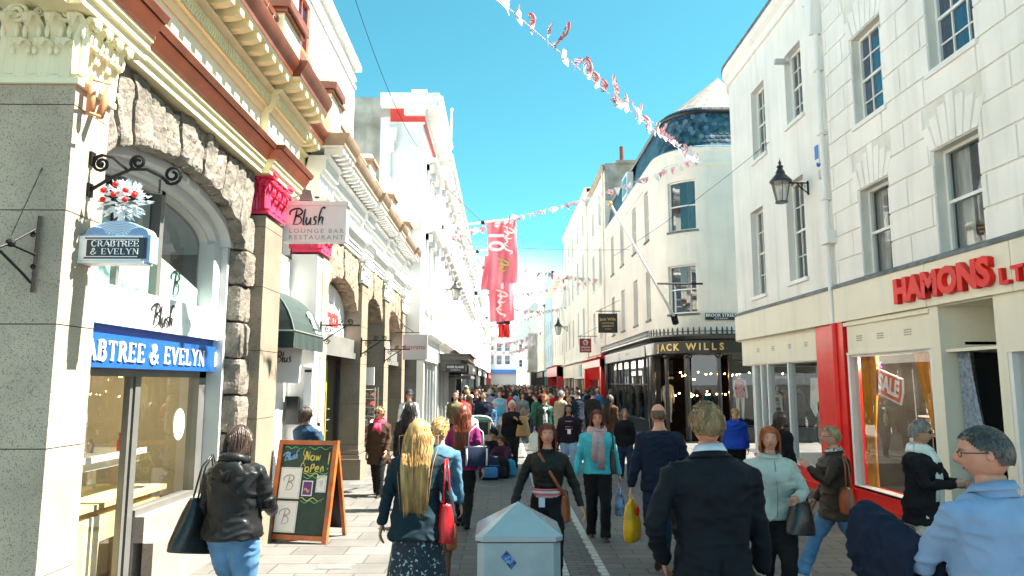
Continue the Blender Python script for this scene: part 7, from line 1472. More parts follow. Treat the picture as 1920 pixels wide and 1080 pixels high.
    ob['top'] = remeshed({'m': 'jacket', 'f': 'top'}[sex] if tlen > .4 else 'coat', c, tmats or tm, root, vox, fold=.0062 * h * (1.0 if tloose < .012 else 1.2), seed=seed % 50)
    # bottom
    kind, bm, fl = bottom; bm = bm or clothm('black', (.012, .012, .014)); c = MB()
    if kind == 'skirt':
        zs = fl; n = 40; k = 9; rs = []
        for i in range(k + 1):
            z = .60 + (zs - .60) * i / k; g = 1 - abs(min(0, z - .53)) * 0; rx = (.082 + (.098 - .082) * min(1, i / 2.5) + .05 * max(0, (i - 3) / k)) * wf * h; ry = rx * .72
            rs.append([(rx * (1 + (.055 * i / k) * math.sin(a * 9 + math.sin(a * 3))) * math.cos(a), ry * (1 + (.055 * i / k) * math.sin(a * 9 + math.sin(a * 3))) * math.sin(a) + ln(z * h).y, z * h) for a in [6.283 * j / n for j in range(n)]])
        c.loft(rs, cap=False); ob['bottom'] = mkobj('skirt', c, bm, root)
    else:
        c.loft([ring(0, z, (rx + .007) * wf, (ry + .007) * wf, yo) for z, rx, ry, yo in T[:5] if z <= max(.535, tlen + .03)])
        for (s, hp_, kn, an, rear) in legs:
            e = .008 * h; lo = an if kind == 'trousers' else kn - (kn - hp_) * .02; w1 = [.054 * h * wf + e * .6, .047 * h * wf + e, .036 * h + e, .034 * h + e, .028 * h + e + fl, .030 * h + e + fl * 1.35]
            pts = [hp_ + Vector((0, 0, .02 if not sit else 0)), hp_.lerp(kn, .5), kn, kn.lerp(an, .4), kn.lerp(an, .85), an + (an - kn).normalized() * .028 * h]
            if kind == 'shorts': pts = pts[:3]; w1 = w1[:2] + [.05 * h]
            c.tube(pts, w1, 14)
        ob['bottom'] = remeshed({'trousers': 'trousers', 'shorts': 'shorts'}[kind], c, bm, root, vox, fold=.0052 * h, seed=seed % 37)
    shm = shoes or shoe_k
    for (s, hp_, kn, an, rear) in legs:
        m_ = MB(); pit = R(-50) if rear and lift > .05 else R(-18) if rear else 0; Ms = Matrix.Rotation(pit, 3, 'X'); rs = []
        if kind == 'skirt' and det: m_.tube([kn, kn.lerp(an, .35), an], [.034 * h, .034 * h, .021 * h], 10)
        for (yy, w, hh) in ((-.042, .018, .036), (-.03, .021, .044), (.0, .021, .046), (.04, .024, .034), (.075, .026, .026), (.10, .021, .02), (.112, .012, .012)):
            rs.append([an + Vector((0, 0, -.045 * h)) + Ms @ Vector((w * h * math.cos(a), yy * h + .0, hh * h * .5 * (1 + math.sin(a)))) for a in [6.283 * j / 12 for j in range(12)]])
        m_.loft(rs); mkobj('shoe', m_, shm, root)
    root_pt = lambda p: Matrix.Rotation(R(rz), 3, 'Z') @ Vector(p) + Vector((x, y, zoff))
    return dict(root=root, hc=hc, M=M, s=s_, arms={a[0]: a for a in arms}, h=h, W=root_pt, ln=ln, rz=rz, T=T, ob=ob)
# --- accessories
def glasses_on(P, frame, lens=None, sun=False):
    c, M, s = P['hc'], P['M'], P['s']; f = lambda x, y, z: c + M @ Vector((x * s, y * s, z * s)); m_ = MB()
    for q in (-1, 1):
        if sun: m_.loft([[f(q * .30 + a * .24, .86 + .0 - abs(q * .3 + a * .24) * .12, .06 + b * .15) for a, b in ((-1, 1), (1, .9), (1, -.6), (.5, -1), (-.6, -1), (-1, -.4))], [f(q * .30 + a * .24, .90 - abs(q * .3 + a * .24) * .12, .06 + b * .15) for a, b in ((-1, 1), (1, .9), (1, -.6), (.5, -1), (-.6, -1), (-1, -.4))]])
        else: m_.tube([f(q * .29 + .19 * math.cos(a), .88 - abs(q * .29 + .19 * math.cos(a)) * .12, .04 + .13 * math.sin(a)) for a in [6.283 * i / 14 for i in range(15)]], .018 * s, 5)
        m_.tube([f(q * .50, .80, .08), f(q * .72, .45, .08), f(q * .74, -.02, .06)], .022 * s, 5)
    m_.tube([f(-.1, .9, .09), f(.1, .9, .09)], .02 * s, 5); mkobj('glasses', m_, frame, P['root'])
def scarf_on(P, m, tail=.22, side=1, wide=1.0):
    h = P['h']; m_ = MB(); z = .842 * h; o = P['ln'](z)
    for k in range(3): m_.tube([Vector((.058 * h * wide * math.cos(a) * (1 + .05 * k), .052 * h * wide * math.sin(a) * (1 + .05 * k), z + .012 * h * (1 - k) + .008 * h * math.sin(a * 2 + k) - (.018 * h if math.sin(a) > 0 else 0) * math.sin(a))) + o for a in [6.283 * i / 20 for i in range(21)]], [.019 * h] * 21, 8)
    y0 = .075 * h
    for k, dx in enumerate((-.012, .016)):
        L_ = tail * h * (1 - .2 * k); m_.tube([Vector((dx * h * side, y0 - .01 * h, z - .02 * h)) + o, Vector((dx * h * side * 1.4, y0 + .012 * h, z - .06 * h)) + o, Vector((dx * h * side * 1.6, y0 + .022 * h, z - L_ * .6)) + o * .7, Vector((dx * h * side * 1.5 + .004, y0 + .014 * h, z - L_)) + o * .5], [(.022 * h, .012 * h), (.026 * h, .010 * h), (.030 * h, .008 * h), (.032 * h, .006 * h)], 10, upv=(0, 1, 0))
    mkobj('scarf', m_, m, P['root'])
def strap_on(P, m, s0, s1, w=.011, front=True, ztop=.825, zlow=.56):
    "cross-body strap from shoulder side s0 to hip side s1"
    h = P['h']; pts = []; sg = 1 if front else -1
    for i in range(11): t_ = i / 10; a = t_ * math.pi * .5; z = (ztop + (zlow - ztop) * t_) * h; pts.append(Vector(((s0 * .055 * (1 - t_) + s1 * .105 * t_) * h, sg * (.030 + .062 * math.sin(math.pi * min(1, .10 + t_ * .86))) * h, z)) + P['ln'](z))
    m_ = MB(); m_.tube(pts, [(w * h, .003 * h)] * 11, 6, upv=(0, 1, 0)); mkobj('bag_strap', m_, m, P['root'])
def bag(name, label, cat, W, w, hgt, d, m, rz=0, handle=.16, hm=None, taper=.8, tilt=0, soft=True, group=None, drop=None, hn=1):
    "handbag: W = world position of the top centre of the body"
    t = thing(name, label, cat, tuple(W), group); t.rotation_euler = (0, R(tilt), R(rz)); m_ = MB(); rs = []
    for i, k in enumerate((0, .06, .3, .6, .85, .97, 1)):
        sx_ = w / 2 * (taper + (1 - taper) * k if k < .9 else 1 - (k - .85) * .5); sy = d / 2 * (.35 + .65 * math.sin(math.pi * min(.62, .1 + k * .6))); rs.append([(p[0] + .004 * math.sin(p[1] * 60 + i), p[1], -hgt * k) for p in ell(0, 0, 0, sx_, sy, 24, 3.2 if not soft else 2.7)])
    m_.loft(rs); mkobj('bag_body', m_, m, t)
    m_ = MB()
    for q in (-1, 1)[:hn + 1]:
        m_.tube([(-w * .3 * taper, q * d * .16, -.02), (-w * .26 * taper, q * d * .12, handle * .7), (0, q * d * .06, handle), (w * .26 * taper, q * d * .12, handle * .7), (w * .3 * taper, q * d * .16, -.02)], .008, 6)
    mkobj('bag_handle', m_, hm or m, t); m_ = MB(); m_.tube([(-w * .42 * taper, 0, .0), (w * .42 * taper, 0, .0)], .006, 5); m_.ball((0, d * .2, -hgt * .2), .015, 8, 5); m_.ball((0, -d * .2, -hgt * .2), .015, 8, 5); mkobj('bag_clasp', m_, galv, t); return t
def plastic_bag(name, label, W, w, hgt, m, rz=0, group=None, tilt=0):
    t = thing(name, label, 'shopping bag', tuple(W), group); t.rotation_euler = (0, R(tilt), R(rz)); m_ = MB(); rs = []
    for i, (k, sx_, sy) in enumerate(((0, .12, .1), (.10, .3, .2), (.22, .75, .45), (.4, .95, .8), (.7, 1.0, 1.0), (.95, .96, .9), (1, .8, .6))):
        rs.append([(p[0] + .012 * math.sin(p[1] * 40 + i * 2.2), p[1] + .01 * math.sin(p[0] * 50 + i), -hgt * k) for p in ell(0, 0, 0, w / 2 * sx_, w * .22 * sy, 26, 2.8)])
    m_.loft(rs); mkobj('bag_body', m_, m, t); return t
def collar_on(P, m, r=.047, z=.838, hgt=.020, tilt=.35, open_=0):
    h = P['h']; m_ = MB(); o = P['ln'](z * h); rs = []
    for j, (dz, g) in enumerate(((-.012, 1.18), (0, 1.08), (hgt, .96), (hgt + .004, 1.02), (hgt * .3, 1.28))):
        rs.append([Vector((r * g * h * math.cos(a), r * g * h * math.sin(a) * .95 - .002 * h, (z + dz - tilt * .03 * math.sin(a)) * h)) + o for a in [6.283 * i / 24 for i in range(24)]])
    m_.loft(rs, cap=False); mkobj('collar', m_, m, P['root'])
def hood_on(P, m, s=1.0):
    h = P['h']; o = P['ln'](.83 * h); m_ = MB()
    m_.tube([Vector((.055 * h * math.cos(a), .048 * h * math.sin(a) - .012 * h, .842 * h - .02 * h * (1 if math.sin(a) < 0 else 0) * -math.sin(a) * -1)) + o for a in [6.283 * i / 20 for i in range(21)]], [.021 * h * s] * 21, 8)
    m_.ball(tuple(Vector((0, -.066 * h, .790 * h)) + o), (.080 * h * s, .026 * h * s, .055 * h * s), 16, 10); m_.tube([Vector((-.06 * h, -.05 * h, .835 * h)) + o, Vector((0, -.095 * h, .775 * h)) + o, Vector((.06 * h, -.05 * h, .835 * h)) + o], [.014 * h, .02 * h, .014 * h], 8); mkobj('hood', m_, m, P['root'])
# ------------------------------------------------------------------ the people near the camera
def gx(px_, Y): return aY(px_, 800, Y).x
K = clothm('black', (.010, .010, .012)); NV = clothm('navy', (.010, .016, .034)); DEN = clothm('blue_denim', (.085, .20, .36), var=.25, scale=5); DEN2 = clothm('dark_denim', (.018, .035, .075), var=.3, scale=5); DENL = clothm('pale_denim', (.25, .38, .55), var=.25, scale=5)
lea = mat('black_leather', (.012, .012, .013), .28, var=.2, bump=.3, bscale=40); redl = mat('red_leather', (.52, .015, .02), .35, var=.15, bump=.2, bscale=60); tanl = mat('tan_leather', (.28, .07, .02), .4, var=.25, bump=.25, bscale=50); brl = mat('brown_leather', (.10, .03, .015), .4, var=.3, bump=.25)
# suit man, nearest
SUIT = clothm('charcoal_suit', (.007, .009, .014), .7, bump=.15)
P = person('man in a dark suit with tousled sandy hair, walking away, nearest to the camera', gx(1328, 4.2), 4.2, 1.885, 2, 'm', 1.02, 1, ('short', 'brown'), stride=.3, armL=(-12, 24, 62, .9), armR=(3, 11, 14), top=SUIT, tlen=.445, tloose=.015, flare=.004, bottom=('trousers', SUIT, .0), vox=.012, head=(-6, 0), neck=.832)
HAIR_S = [hairm('sandy', (.22, .125, .05)), hairm('sandy_light', (.42, .28, .14))]
for ch in P['root'].children:
    if ch.name.startswith('hair'):
        for i, m in enumerate(HAIR_S): ch.data.materials[i] = m
collar_on(P, clothm('white_shirt', (.62, .66, .72)), .042, .846, .022)
collar_on(P, SUIT, .052, .832, .016)
m_ = MB(); h = P['h']; m_.box(-.003, .003, -.097 * h, -.088 * h, .445 * h, .56 * h); mkobj('jacket_vent', m_, K, P['root'])
a = P['arms'][1]; m_ = MB(); m_.tube([a[3] - a[4] * .012, a[3] + a[4] * .012], [.031, .030], 12); mkobj('shirt_cuff', m_, MATS['cloth_white_shirt'], P['root'])
# man in a pale blue shirt at the frame edge
SHB = clothm('pale_blue_shirt', (.24, .34, .52), .75, var=.05)
P = person('man in a pale blue shirt and glasses carrying a folded jacket over his arm', gx(1850, 3.2), 3.2, 1.81, 16, 'm', .95, 1, ('crew', 'grey'), armL=(40, 3, 66, .02), armR=(10, 12, 30), top=SHB, tlen=.50, tloose=.017, bottom=('trousers', K, 0), vox=.011, head=(50, -4), neck=.84)
hg = [hairm('cropped', (.05, .045, .04)), hairm('cropped_light', (.1, .09, .085))]
for ch in P['root'].children:
    if ch.name.startswith('hair'):
        for i, m in enumerate(hg): ch.data.materials[i] = m
collar_on(P, SHB, .046, .842, .022); glasses_on(P, mat('thin_metal', (.08, .07, .06), .3, metal=.8, bump=0))
el, wr = P['W'](P['arms'][-1][2]) + Vector((.0, -.05, .01)), P['W'](P['arms'][-1][3]) + Vector((.02, -.05, .01)); m_ = MB(); rs = []
fo_ = (wr - el).normalized(); sd_ = fo_.cross(Vector((0, 0, 1))).normalized()
for i in range(15):
    u = -.10 + 1.85 * i / 14; c0 = el.lerp(wr, .15 + u * .85) + Vector((0, 0, .07)); fr = .03 * math.sin(i * .55); rr = []
    Ld = .33 + .07 * math.sin(i * .5) - .12 * max(0, u - .4); Lb = .40 + .05 * math.cos(i * .5) - .1 * max(0, u - .4)
    for (a, b) in ((-1.0, -Lb), (-1.0, -Lb * .6), (-.95, -.15), (-.8, -.04), (-.3, 0), (.3, 0), (.8, -.04), (.95, -.15), (1.0, -Ld * .6), (1.05, -Ld)):
        rr.append(c0 + sd_ * (a * .105 + fr * (abs(b) * 1.3)) + Vector((0, 0, b)))
    for (a, b) in ((.72, -Ld), (.66, -Ld * .5), (.5, -.09), (-.5, -.09), (-.66, -Lb * .5), (-.7, -Lb)): rr.append(c0 + sd_ * (a * .105 + fr * (abs(b) * 1.3)) + Vector((0, 0, b)))
    rs.append([tuple(v) for v in rr])
m_.loft(rs); jk = tag(remeshed('folded_jacket', m_, NV, None, .012, fold=.02, seed=9, sm=3), 'dark navy jacket folded over the forearm of the man in the pale blue shirt', 'jacket')
# long blonde woman
CARD = clothm('dark_teal_cardigan', (.012, .026, .036), .9); SKT = mat('floral_skirt', (.02, .03, .045), .9, var=0, bump=.2, speck=((.50, .60, .64), 34, .60), stretch=(1, 1, 1))
P = person('woman with very long blonde hair, dark cardigan and patterned skirt, walking away', gx(785, 6.3), 6.3, 1.69, -3, 'f', 1.14, 0, ('long', 'blonde'), stride=.2, armL=(-8, 14, 14), armR=(-10, 16, 22), top=CARD, tlen=.42, tloose=.014, flare=.022, bottom=('skirt', SKT, .215), vox=.012)
sh = P['W']((.145, -.02, 1.34)); t = bag('shoulder_bag', 'red leather shoulder bag on the long haired blonde woman', 'bag', P['W']((.245, -.03, 1.0)), .30, .30, .15, redl, rz=100, handle=.36, taper=.62, tilt=-4)
# curly blonde beside
P = person('short woman with curly blonde hair and denim jacket beside the long haired blonde', gx(824, 7.5), 7.5, 1.63, -5, 'f', 1.0, 0, ('curly', 'blonde'), stride=.25, top=clothm('denim_jacket', (.07, .16, .24), var=.2), tlen=.5, vox=.014, bottom=('trousers', brl, 0))
bag('brown_bag', 'brown bag low beside the curly blonde woman', 'bag', P['W']((.14, .0, .62)), .2, .26, .1, tanl, rz=80, handle=.2)
# woman in black hooded jacket and jeans
P = person('woman in a black hooded jacket and blue jeans, back turned, nearest the blue fascia shop', gx(447, 5.75), 5.75, 1.67, -14, 'f', 1.20, 0, ('mid', 'dark'), stride=.12, armL=(0, 16, 18), armR=(20, 12, 60, .6), top=clothm('black_anorak', (.012, .013, .014), .42, var=.2, bump=.3, bscale=30), tlen=.50, tloose=.020, flare=.006, bottom=('trousers', DEN, .006), vox=.012, head=(-12, 0))
hood_on(P, MATS['cloth_black_anorak'], 1.1); bag('shoulder_bag', 'large black leather slouch bag on the woman in the hooded jacket', 'bag', P['W']((-.30, .02, 1.10)), .42, .40, .17, lea, rz=60, handle=.34, taper=.5, tilt=12)
# phone woman in the doorway
P = person('dark haired woman in a navy jacket on the phone behind the chalkboard', gx(572, 11.2), 11.2, 1.63, -35, 'f', 1.12, 2, ('midbob', 'dark'), armR=(35, 10, 125, .5), armL=(10, 10, 50, .8), top=clothm('blue_navy_jacket', (.018, .045, .085)), tlen=.48, tloose=.016, vox=.014, head=(-20, -6)); glb = mat('phone_black', (.02, .02, .02), .3)
a = P['arms'][1]; m_ = MB(); q = P['W'](a[3] + a[4] * .1); m_.box(q.x - .02, q.x + .02, q.y - .008, q.y + .008, q.z - .05, q.z + .05); tag(m_.build('mobile_phone', glb), 'mobile phone at the ear of the woman in the bar doorway', 'phone')
# brown coat, pink scarf
P = person('short haired blonde woman in a brown coat, pink scarf and sunglasses walking towards the camera', gx(712, 13.3), 13.3, 1.56, 172, 'f', 1.05, 1, ('curly', 'ash'), stride=.3, armL=(10, 8, 30), armR=(-5, 10, 10), top=clothm('brown_coat', (.055, .030, .018), .8), tlen=.36, tloose=.015, flare=.014, bottom=('trousers', K, .005), vox=.013, head=(-15, 0))
scarf_on(P, clothm('pink_scarf', (.62, .06, .12)), .14); glasses_on(P, black, sun=True); bag('handbag', 'small brown handbag carried by the woman in the brown coat', 'bag', P['W']((-.28, .05, .62)), .24, .26, .1, brl, rz=10, handle=.12)
# black curly hair woman
P = person('woman with long black wavy hair and black coat behind the blonde women', gx(768, 11.8), 11.8, 1.70, -10, 'f', 1.1, 2, ('longwavy', 'black'), top=K, tlen=.40, tloose=.016, vox=.015)
# magenta top
P = person('woman in a magenta top with long auburn hair, walking away', gx(868, 10.4), 10.4, 1.69, -4, 'f', 1.08, 0, ('long', 'auburn'), stride=.35, lift=.03, armL=(-8, 10, 20), armR=(-12, 14, 20), top=clothm('magenta_top', (.20, .018, .11)), tlen=.47, tloose=.014, flare=.008, bottom=('trousers', K, 0), vox=.013)
navyb = clothm('navy_canvas', (.012, .02, .05)); t = bag('shoulder_bag', 'navy and white duffel bag on the woman in magenta', 'bag', P['W']((.2, -.14, 1.12)), .40, .26, .2, navyb, rz=10, handle=.28, hm=clothm('white_webbing', (.6, .6, .56)), taper=.92)
m_ = MB(); m_.tube([(-.14, -.10, -.02), (-.14, -.115, -.14), (-.14, -.08, -.25)], .014, 6); m_.tube([(.14, -.10, -.02), (.14, -.115, -.14), (.14, -.08, -.25)], .014, 6); mkobj('white_trim', m_, MATS['cloth_white_webbing'], t)
# redhead in black jacket with brown strap
P = person('dark red haired woman in a short black jacket with brown cross strap, facing the camera', gx(1026, 7.3), 7.3, 1.60, 178, 'f', 1.0, 1, ('mid', 'auburn'), stride=.35, armL=(-6, 22, 22), armR=(6, 24, 26), top=clothm('black_short_jacket', (.014, .016, .014), .6), tlen=.60, tloose=.013, bottom=('trousers', K, 0), vox=.012)
h = P['h']; m_ = MB()
for k, (z, mm) in enumerate(((.605, 0), (.592, 1), (.579, 0), (.566, 2))): m_.loft([ell(0, .002 * h, (z - .0075) * h, .094 * h, .070 * h, 24), ell(0, .002 * h, (z + .0055) * h, .093 * h, .069 * h, 24)], m=mm)
mkobj('striped_waistband', m_, [clothm('rose_pink', (.60, .16, .20)), clothm('white_cotton', (.7, .7, .7)), clothm('pale_pink', (.65, .3, .33))], P['root']); collar_on(P, MATS['cloth_black_short_jacket'], .046, .836, .014)
strap_on(P, tanl, 1, -1, .010); bag('satchel', 'small tan leather satchel on the hip of the woman in the short black jacket', 'bag', P['W']((-.17, .03, .90)), .17, .24, .09, tanl, rz=70, handle=.06, taper=.9)
m_ = MB(); q = P['W']((.06, .135, .86)); m_.box(q.x - .03, q.x + .03, q.y - .004, q.y + .002, q.z - .05, q.z + .04); tag(m_.build('id_badge', mat('pale_blue_badge', (.5, .62, .72), .4)), 'pale blue badge on the waist of the woman in the short black jacket', 'badge')
bag('carried_bag', 'black bag in the hand of the woman in the short black jacket', 'bag', P['W'](P['arms'][1][3] + Vector((0, .05, -.1))), .30, .16, .14, lea, rz=15, handle=.07)
# teal fleece
TEAL = clothm('turquoise_fleece', (.06, .42, .50)); P = person('woman in a turquoise fleece and pale pink scarf with glasses, facing the camera', gx(1119, 9.7), 9.7, 1.645, 180, 'f', 1.10, 1, ('bob', 'auburn'), stride=.25, armL=(-3, 14, 10), armR=(2, 14, 8), top=TEAL, tlen=.50, tloose=.015, flare=.004, bottom=('trousers', K, .004), vox=.012, head=(0, 2))
scarf_on(P, clothm('dusty_pink_scarf', (.48, .33, .34)), .30, 1); glasses_on(P, mat('thin_metal', (.08, .07, .06))); bag('shoulder_bag', 'long dark brown shoulder bag on the woman in turquoise', 'bag', P['W']((-.20, .0, 1.12)), .22, .30, .1, mat('dark_brown_leather', (.035, .018, .014), .35), rz=80, handle=.26, taper=.75)
plastic_bag('carrier_bag', 'translucent blue carrier bag in the hand of the woman in turquoise', P['W'](P['arms'][-1][3] + Vector((.0, .0, -.09))), .24, .42, mat('blue_plastic', (.14, .28, .45), .25, var=.5, scale=14, stretch=(1, 1, 1)), rz=70)
# bald man in navy
P = person('bald man in a navy jacket and jeans walking away with a yellow bag', gx(1236, 8.1), 8.1, 1.765, 3, 'm', 1.10, 1, ('bald', 'brown'), stride=-.45, lift=.16, armL=(2, 12, 8), armR=(-8, 12, 20), top=NV, tlen=.47, tloose=.016, bottom=('trousers', DEN2, .004), vox=.012, shoes=mat('brown_shoe', (.06, .035, .02), .5), neck=.838)
YB = mat('yellow_plastic', (.78, .40, .01), .3, var=.15, scale=10, bump=.2, stretch=(1, 1, 1)); t = plastic_bag('carrier_bag', 'bright yellow carrier bag with a red mark in the hand of the bald man', P['W'](P['arms'][-1][3] + Vector((0, .02, -.08))), .30, .50, YB, rz=55)
m_ = MB(); m_.ball((.0, -.075, -.17), (.05, .012, .05), 10, 6); mkobj('red_mark', m_, letter_r, t)
# orange haired woman, pale jacket
PJ = clothm('pale_mint_jacket', (.42, .46, .42), .55, var=.08); P = person('orange haired woman in a pale zipped jacket facing the camera, black handbag on her arm', gx(1441, 6.6), 6.6, 1.61, 176, 'f', 1.22, 1, ('bob', 'orange'), stride=.2, armL=(28, 14, 70, .7), armR=(-4, 14, 10), top=PJ, tlen=.50, tloose=.019, bottom=('trousers', K, 0), vox=.012, head=(-12, 0))
collar_on(P, PJ, .052, .834, .022); m_ = MB(); h = P['h']; m_.tube([Vector((.004, (.092 + .03 * math.sin(math.pi * i / 8)) * h * .98 * 1.0, (.51 + .31 * i / 8) * h)) for i in range(9)], .004, 5); mkobj('zip', m_, greymetal, P['root'])
bag('handbag', 'soft black handbag on the arm of the orange haired woman', 'bag', P['W']((-.20, .16, .98)), .34, .28, .16, lea, rz=30, handle=.10, taper=.55, tilt=6)
plastic_bag('paper_bag', 'narrow white paper bag between the orange haired woman and the suited man', P['W']((.30, .1, .72)), .22, .5, mat('white_paper_bag', (.62, .58, .5), .6, bump=.1), rz=60)
# brown jacket walker
BJ = clothm('brown_wax_jacket', (.035, .024, .016), .5); P = person('short blonde woman in a dark brown wax jacket and jeans striding to the left', gx(1560, 7.45), 7.45, 1.555, 82, 'f', 1.14, 1, ('short', 'ash'), stride=-.72, lift=.03, armL=(35, 10, 105, .5), armR=(5, 12, 30), top=BJ, tlen=.42, tloose=.019, flare=.018, bottom=('trousers', DEN, .010), vox=.012, shoes=shoe_w, head=(6, 0))
glasses_on(P, mat('thin_metal', (.08, .07, .06))); collar_on(P, mat('grey_print_scarf', (.4, .38, .34), .8, var=.8, scale=40, stretch=(1, 1, 1)), .048, .842, .02); collar_on(P, BJ, .056, .83, .014)
t = bag('handbag', 'tan leather shoulder bag on the woman in the wax jacket', 'bag', P['W']((-.22, -.03, .98)), .36, .24, .13, tanl, rz=90 - 8, handle=.30, taper=.8)
# sunglasses, white scarf
P = person('grey haired woman in sunglasses, black coat and long white scarf by the dark doorway', gx(1722, 7.0), 7.0, 1.635, 218, 'f', 1.16, 2, ('short', 'grey'), armL=(30, 8, 75, .8), armR=(28, 8, 80, .8), top=K, tlen=.42, tloose=.018, flare=.008, bottom=('trousers', clothm('white_trousers', (.62, .61, .58)), .004), vox=.012, head=(12, 0))
scarf_on(P, clothm('white_scarf', (.66, .70, .66)), .36, 1, 1.05); glasses_on(P, black, sun=True)
# two by the window behind
person('person in black looking into the cream shop window', gx(1461, 11.0), 11.0, 1.57, -60, 'f', 1.1, 2, ('bob', 'dark'), top=K, tlen=.35, tloose=.018, flare=.01, vox=.016)
P = person('woman in a royal blue hooded jacket with a ponytail, walking towards the corner shop', gx(1379, 14.5), 14.5, 1.5, -20, 'f', 1.25, 0, ('pony', 'blonde'), top=clothm('royal_blue', (.012, .06, .42)), tlen=.47, tloose=.02, flare=.01, vox=.015); hood_on(P, MATS['cloth_royal_blue'])
# second rank
P = person('old woman with bright white curly hair, black sweater and black trousers, holding a tan bag', gx(960, 17.3), 17.3, 1.58, 180, 'f', 1.15, 1, ('white_curly', 'white'), armL=(25, 12, 105, .3), armR=(0, 8, 10), top=K, tlen=.48, tloose=.018, bottom=('trousers', clothm('charcoal', (.02, .02, .02)), .01), vox=.015)
bag('shoulder_bag', 'big tan and cream slouch bag on the white haired woman', 'bag', P['W']((-.26 * -1 * -1, .05, 1.22)), .42, .46, .16, mat('tan_canvas', (.52, .28, .10), .6, var=.2), rz=35, handle=.2, taper=.5)
person('grey haired old woman in a black sweater and dark jeans near the corner shop', gx(1171, 15.6), 15.6, 1.45, 182, 'f', 1.15, 1, ('midbob', 'grey'), stride=.2, armL=(0, 12, 10), armR=(0, 12, 10), top=K, tlen=.46, tloose=.016, bottom=('trousers', DEN2, 0), vox=.015)
P = person('black haired woman in a striped top, dark cardigan and pale jeans', gx(1066, 15.8), 15.8, 1.54, 178, 'f', 1.2, 2, ('mid', 'black'), stride=.2, armL=(0, 12, 20), armR=(0, 12, 15), top=clothm('black_plum', (.02, .012, .02)), tlen=.47, tloose=.018, bottom=('trousers', DENL, .004), vox=.015)
m_ = MB(); h = P['h']
for k in range(7): m_.tube([Vector((.05 * h * u, (.100 - .012 * u * u) * h * 1.05, (.66 + .018 * k) * h)) for u in (-1, -.5, 0, .5, 1)], .012, 5, m=k % 2)
mkobj('striped_panel', m_, [clothm('mauve_stripe', (.35, .2, .28)), K], P['root'])
m_ = MB(); q = P['W']((.0, .125 * h, .63 * h)); m_.box(q.x - .035, q.x + .035, q.y - .006, q.y, q.z - .05, q.z + .05); tag(m_.build('id_badge', letter_w), 'white badge hanging on the black haired woman in the striped top', 'badge')
P = person('strawberry blonde woman in a dark green jacket and printed top with a carrier bag', gx(1022, 20), 20, 1.68, 178, 'f', 1.1, 1, ('pony', 'orange'), stride=.3, armL=(0, 10, 14), armR=(0, 14, 16), top=clothm('bottle_green_jacket', (.015, .05, .035), .5), tlen=.47, tloose=.015, bottom=('trousers', DEN2, 0), vox=.016)
m_ = MB(); h = P['h']; m_.loft([[Vector((u * .035 * h, (.096 - .01 * abs(u)) * h * 1.06, z * h)) for u in (-1, 0, 1)] + [Vector((u * .035 * h, .08 * h, z * h)) for u in (1, -1)] for z in (.5, .6, .7, .8)]); mkobj('printed_top', m_, mat('leaf_print', (.5, .52, .48), .8, var=.9, scale=14, stretch=(1, 1, 1)), P['root'])
plastic_bag('carrier_bag', 'white and green carrier bag in the hand of the strawberry blonde woman', P['W'](P['arms'][1][3] + Vector((0, 0, -.1))), .34, .55, mat('white_plastic', (.6, .66, .62), .3, var=.15), rz=0)
P = person('man in a bright blue top, grey open hoodie and pale shorts walking forward', gx(937, 26.5), 26.5, 1.72, 180, 'm', 1.05, 1, ('short', 'brown'), stride=.3, armL=(0, 9, 10), armR=(0, 9, 12), top=clothm('pale_grey_hoodie', (.36, .38, .42)), tlen=.47, bottom=('shorts', clothm('stone_shorts', (.42, .42, .46)), 0), vox=.018)
m_ = MB(); h = P['h']; m_.loft([[Vector((u * .06 * h, (.092 - .012 * abs(u)) * h * 1.0, z * h)) for u in (-1, -.5, 0, .5, 1)] + [Vector((u * .05 * h, .06 * h, z * h)) for u in (1, -1)] for z in (.47, .6, .72, .82)]); mkobj('polo_shirt', m_, clothm('azure', (.07, .40, .62)), P['root'])
bag('shopping_bag', 'red shopping bag between the man in shorts and the white haired woman', 'bag', P['W']((-.32, .0, .98)), .3, .4, .12, redl, rz=0, handle=.2, taper=.9)
# seated pair and rucksacks by the bin
person('man in a dark cap and jacket sitting on the paving against the litter bin', gx(905, 17.0), 16.95, 1.66, 200, 'm', 1.1, 2, ('crew', 'dark'), sit=True, armL=(40, 12, 60, .6), armR=(38, 10, 60, .5), top=K, tlen=.5, bottom=('trousers', DEN2, 0), vox=.017, zoff=-.04 - .38, lean=12) if 0 else None
def seated(label, x, y, h, rz, top, bot, hair, skin, cap=None, sex='f'):
    P = person(label, x, y, h, rz, sex, 1.05, skin, hair, sit=False, armL=(45, 8, 55, .5), armR=(48, 8, 50, .5), top=top, tlen=.5, bottom=('shorts', bot, 0), vox=.016, head=(0, -22), hunch=.12, zoff=-.46 * h)
    return P
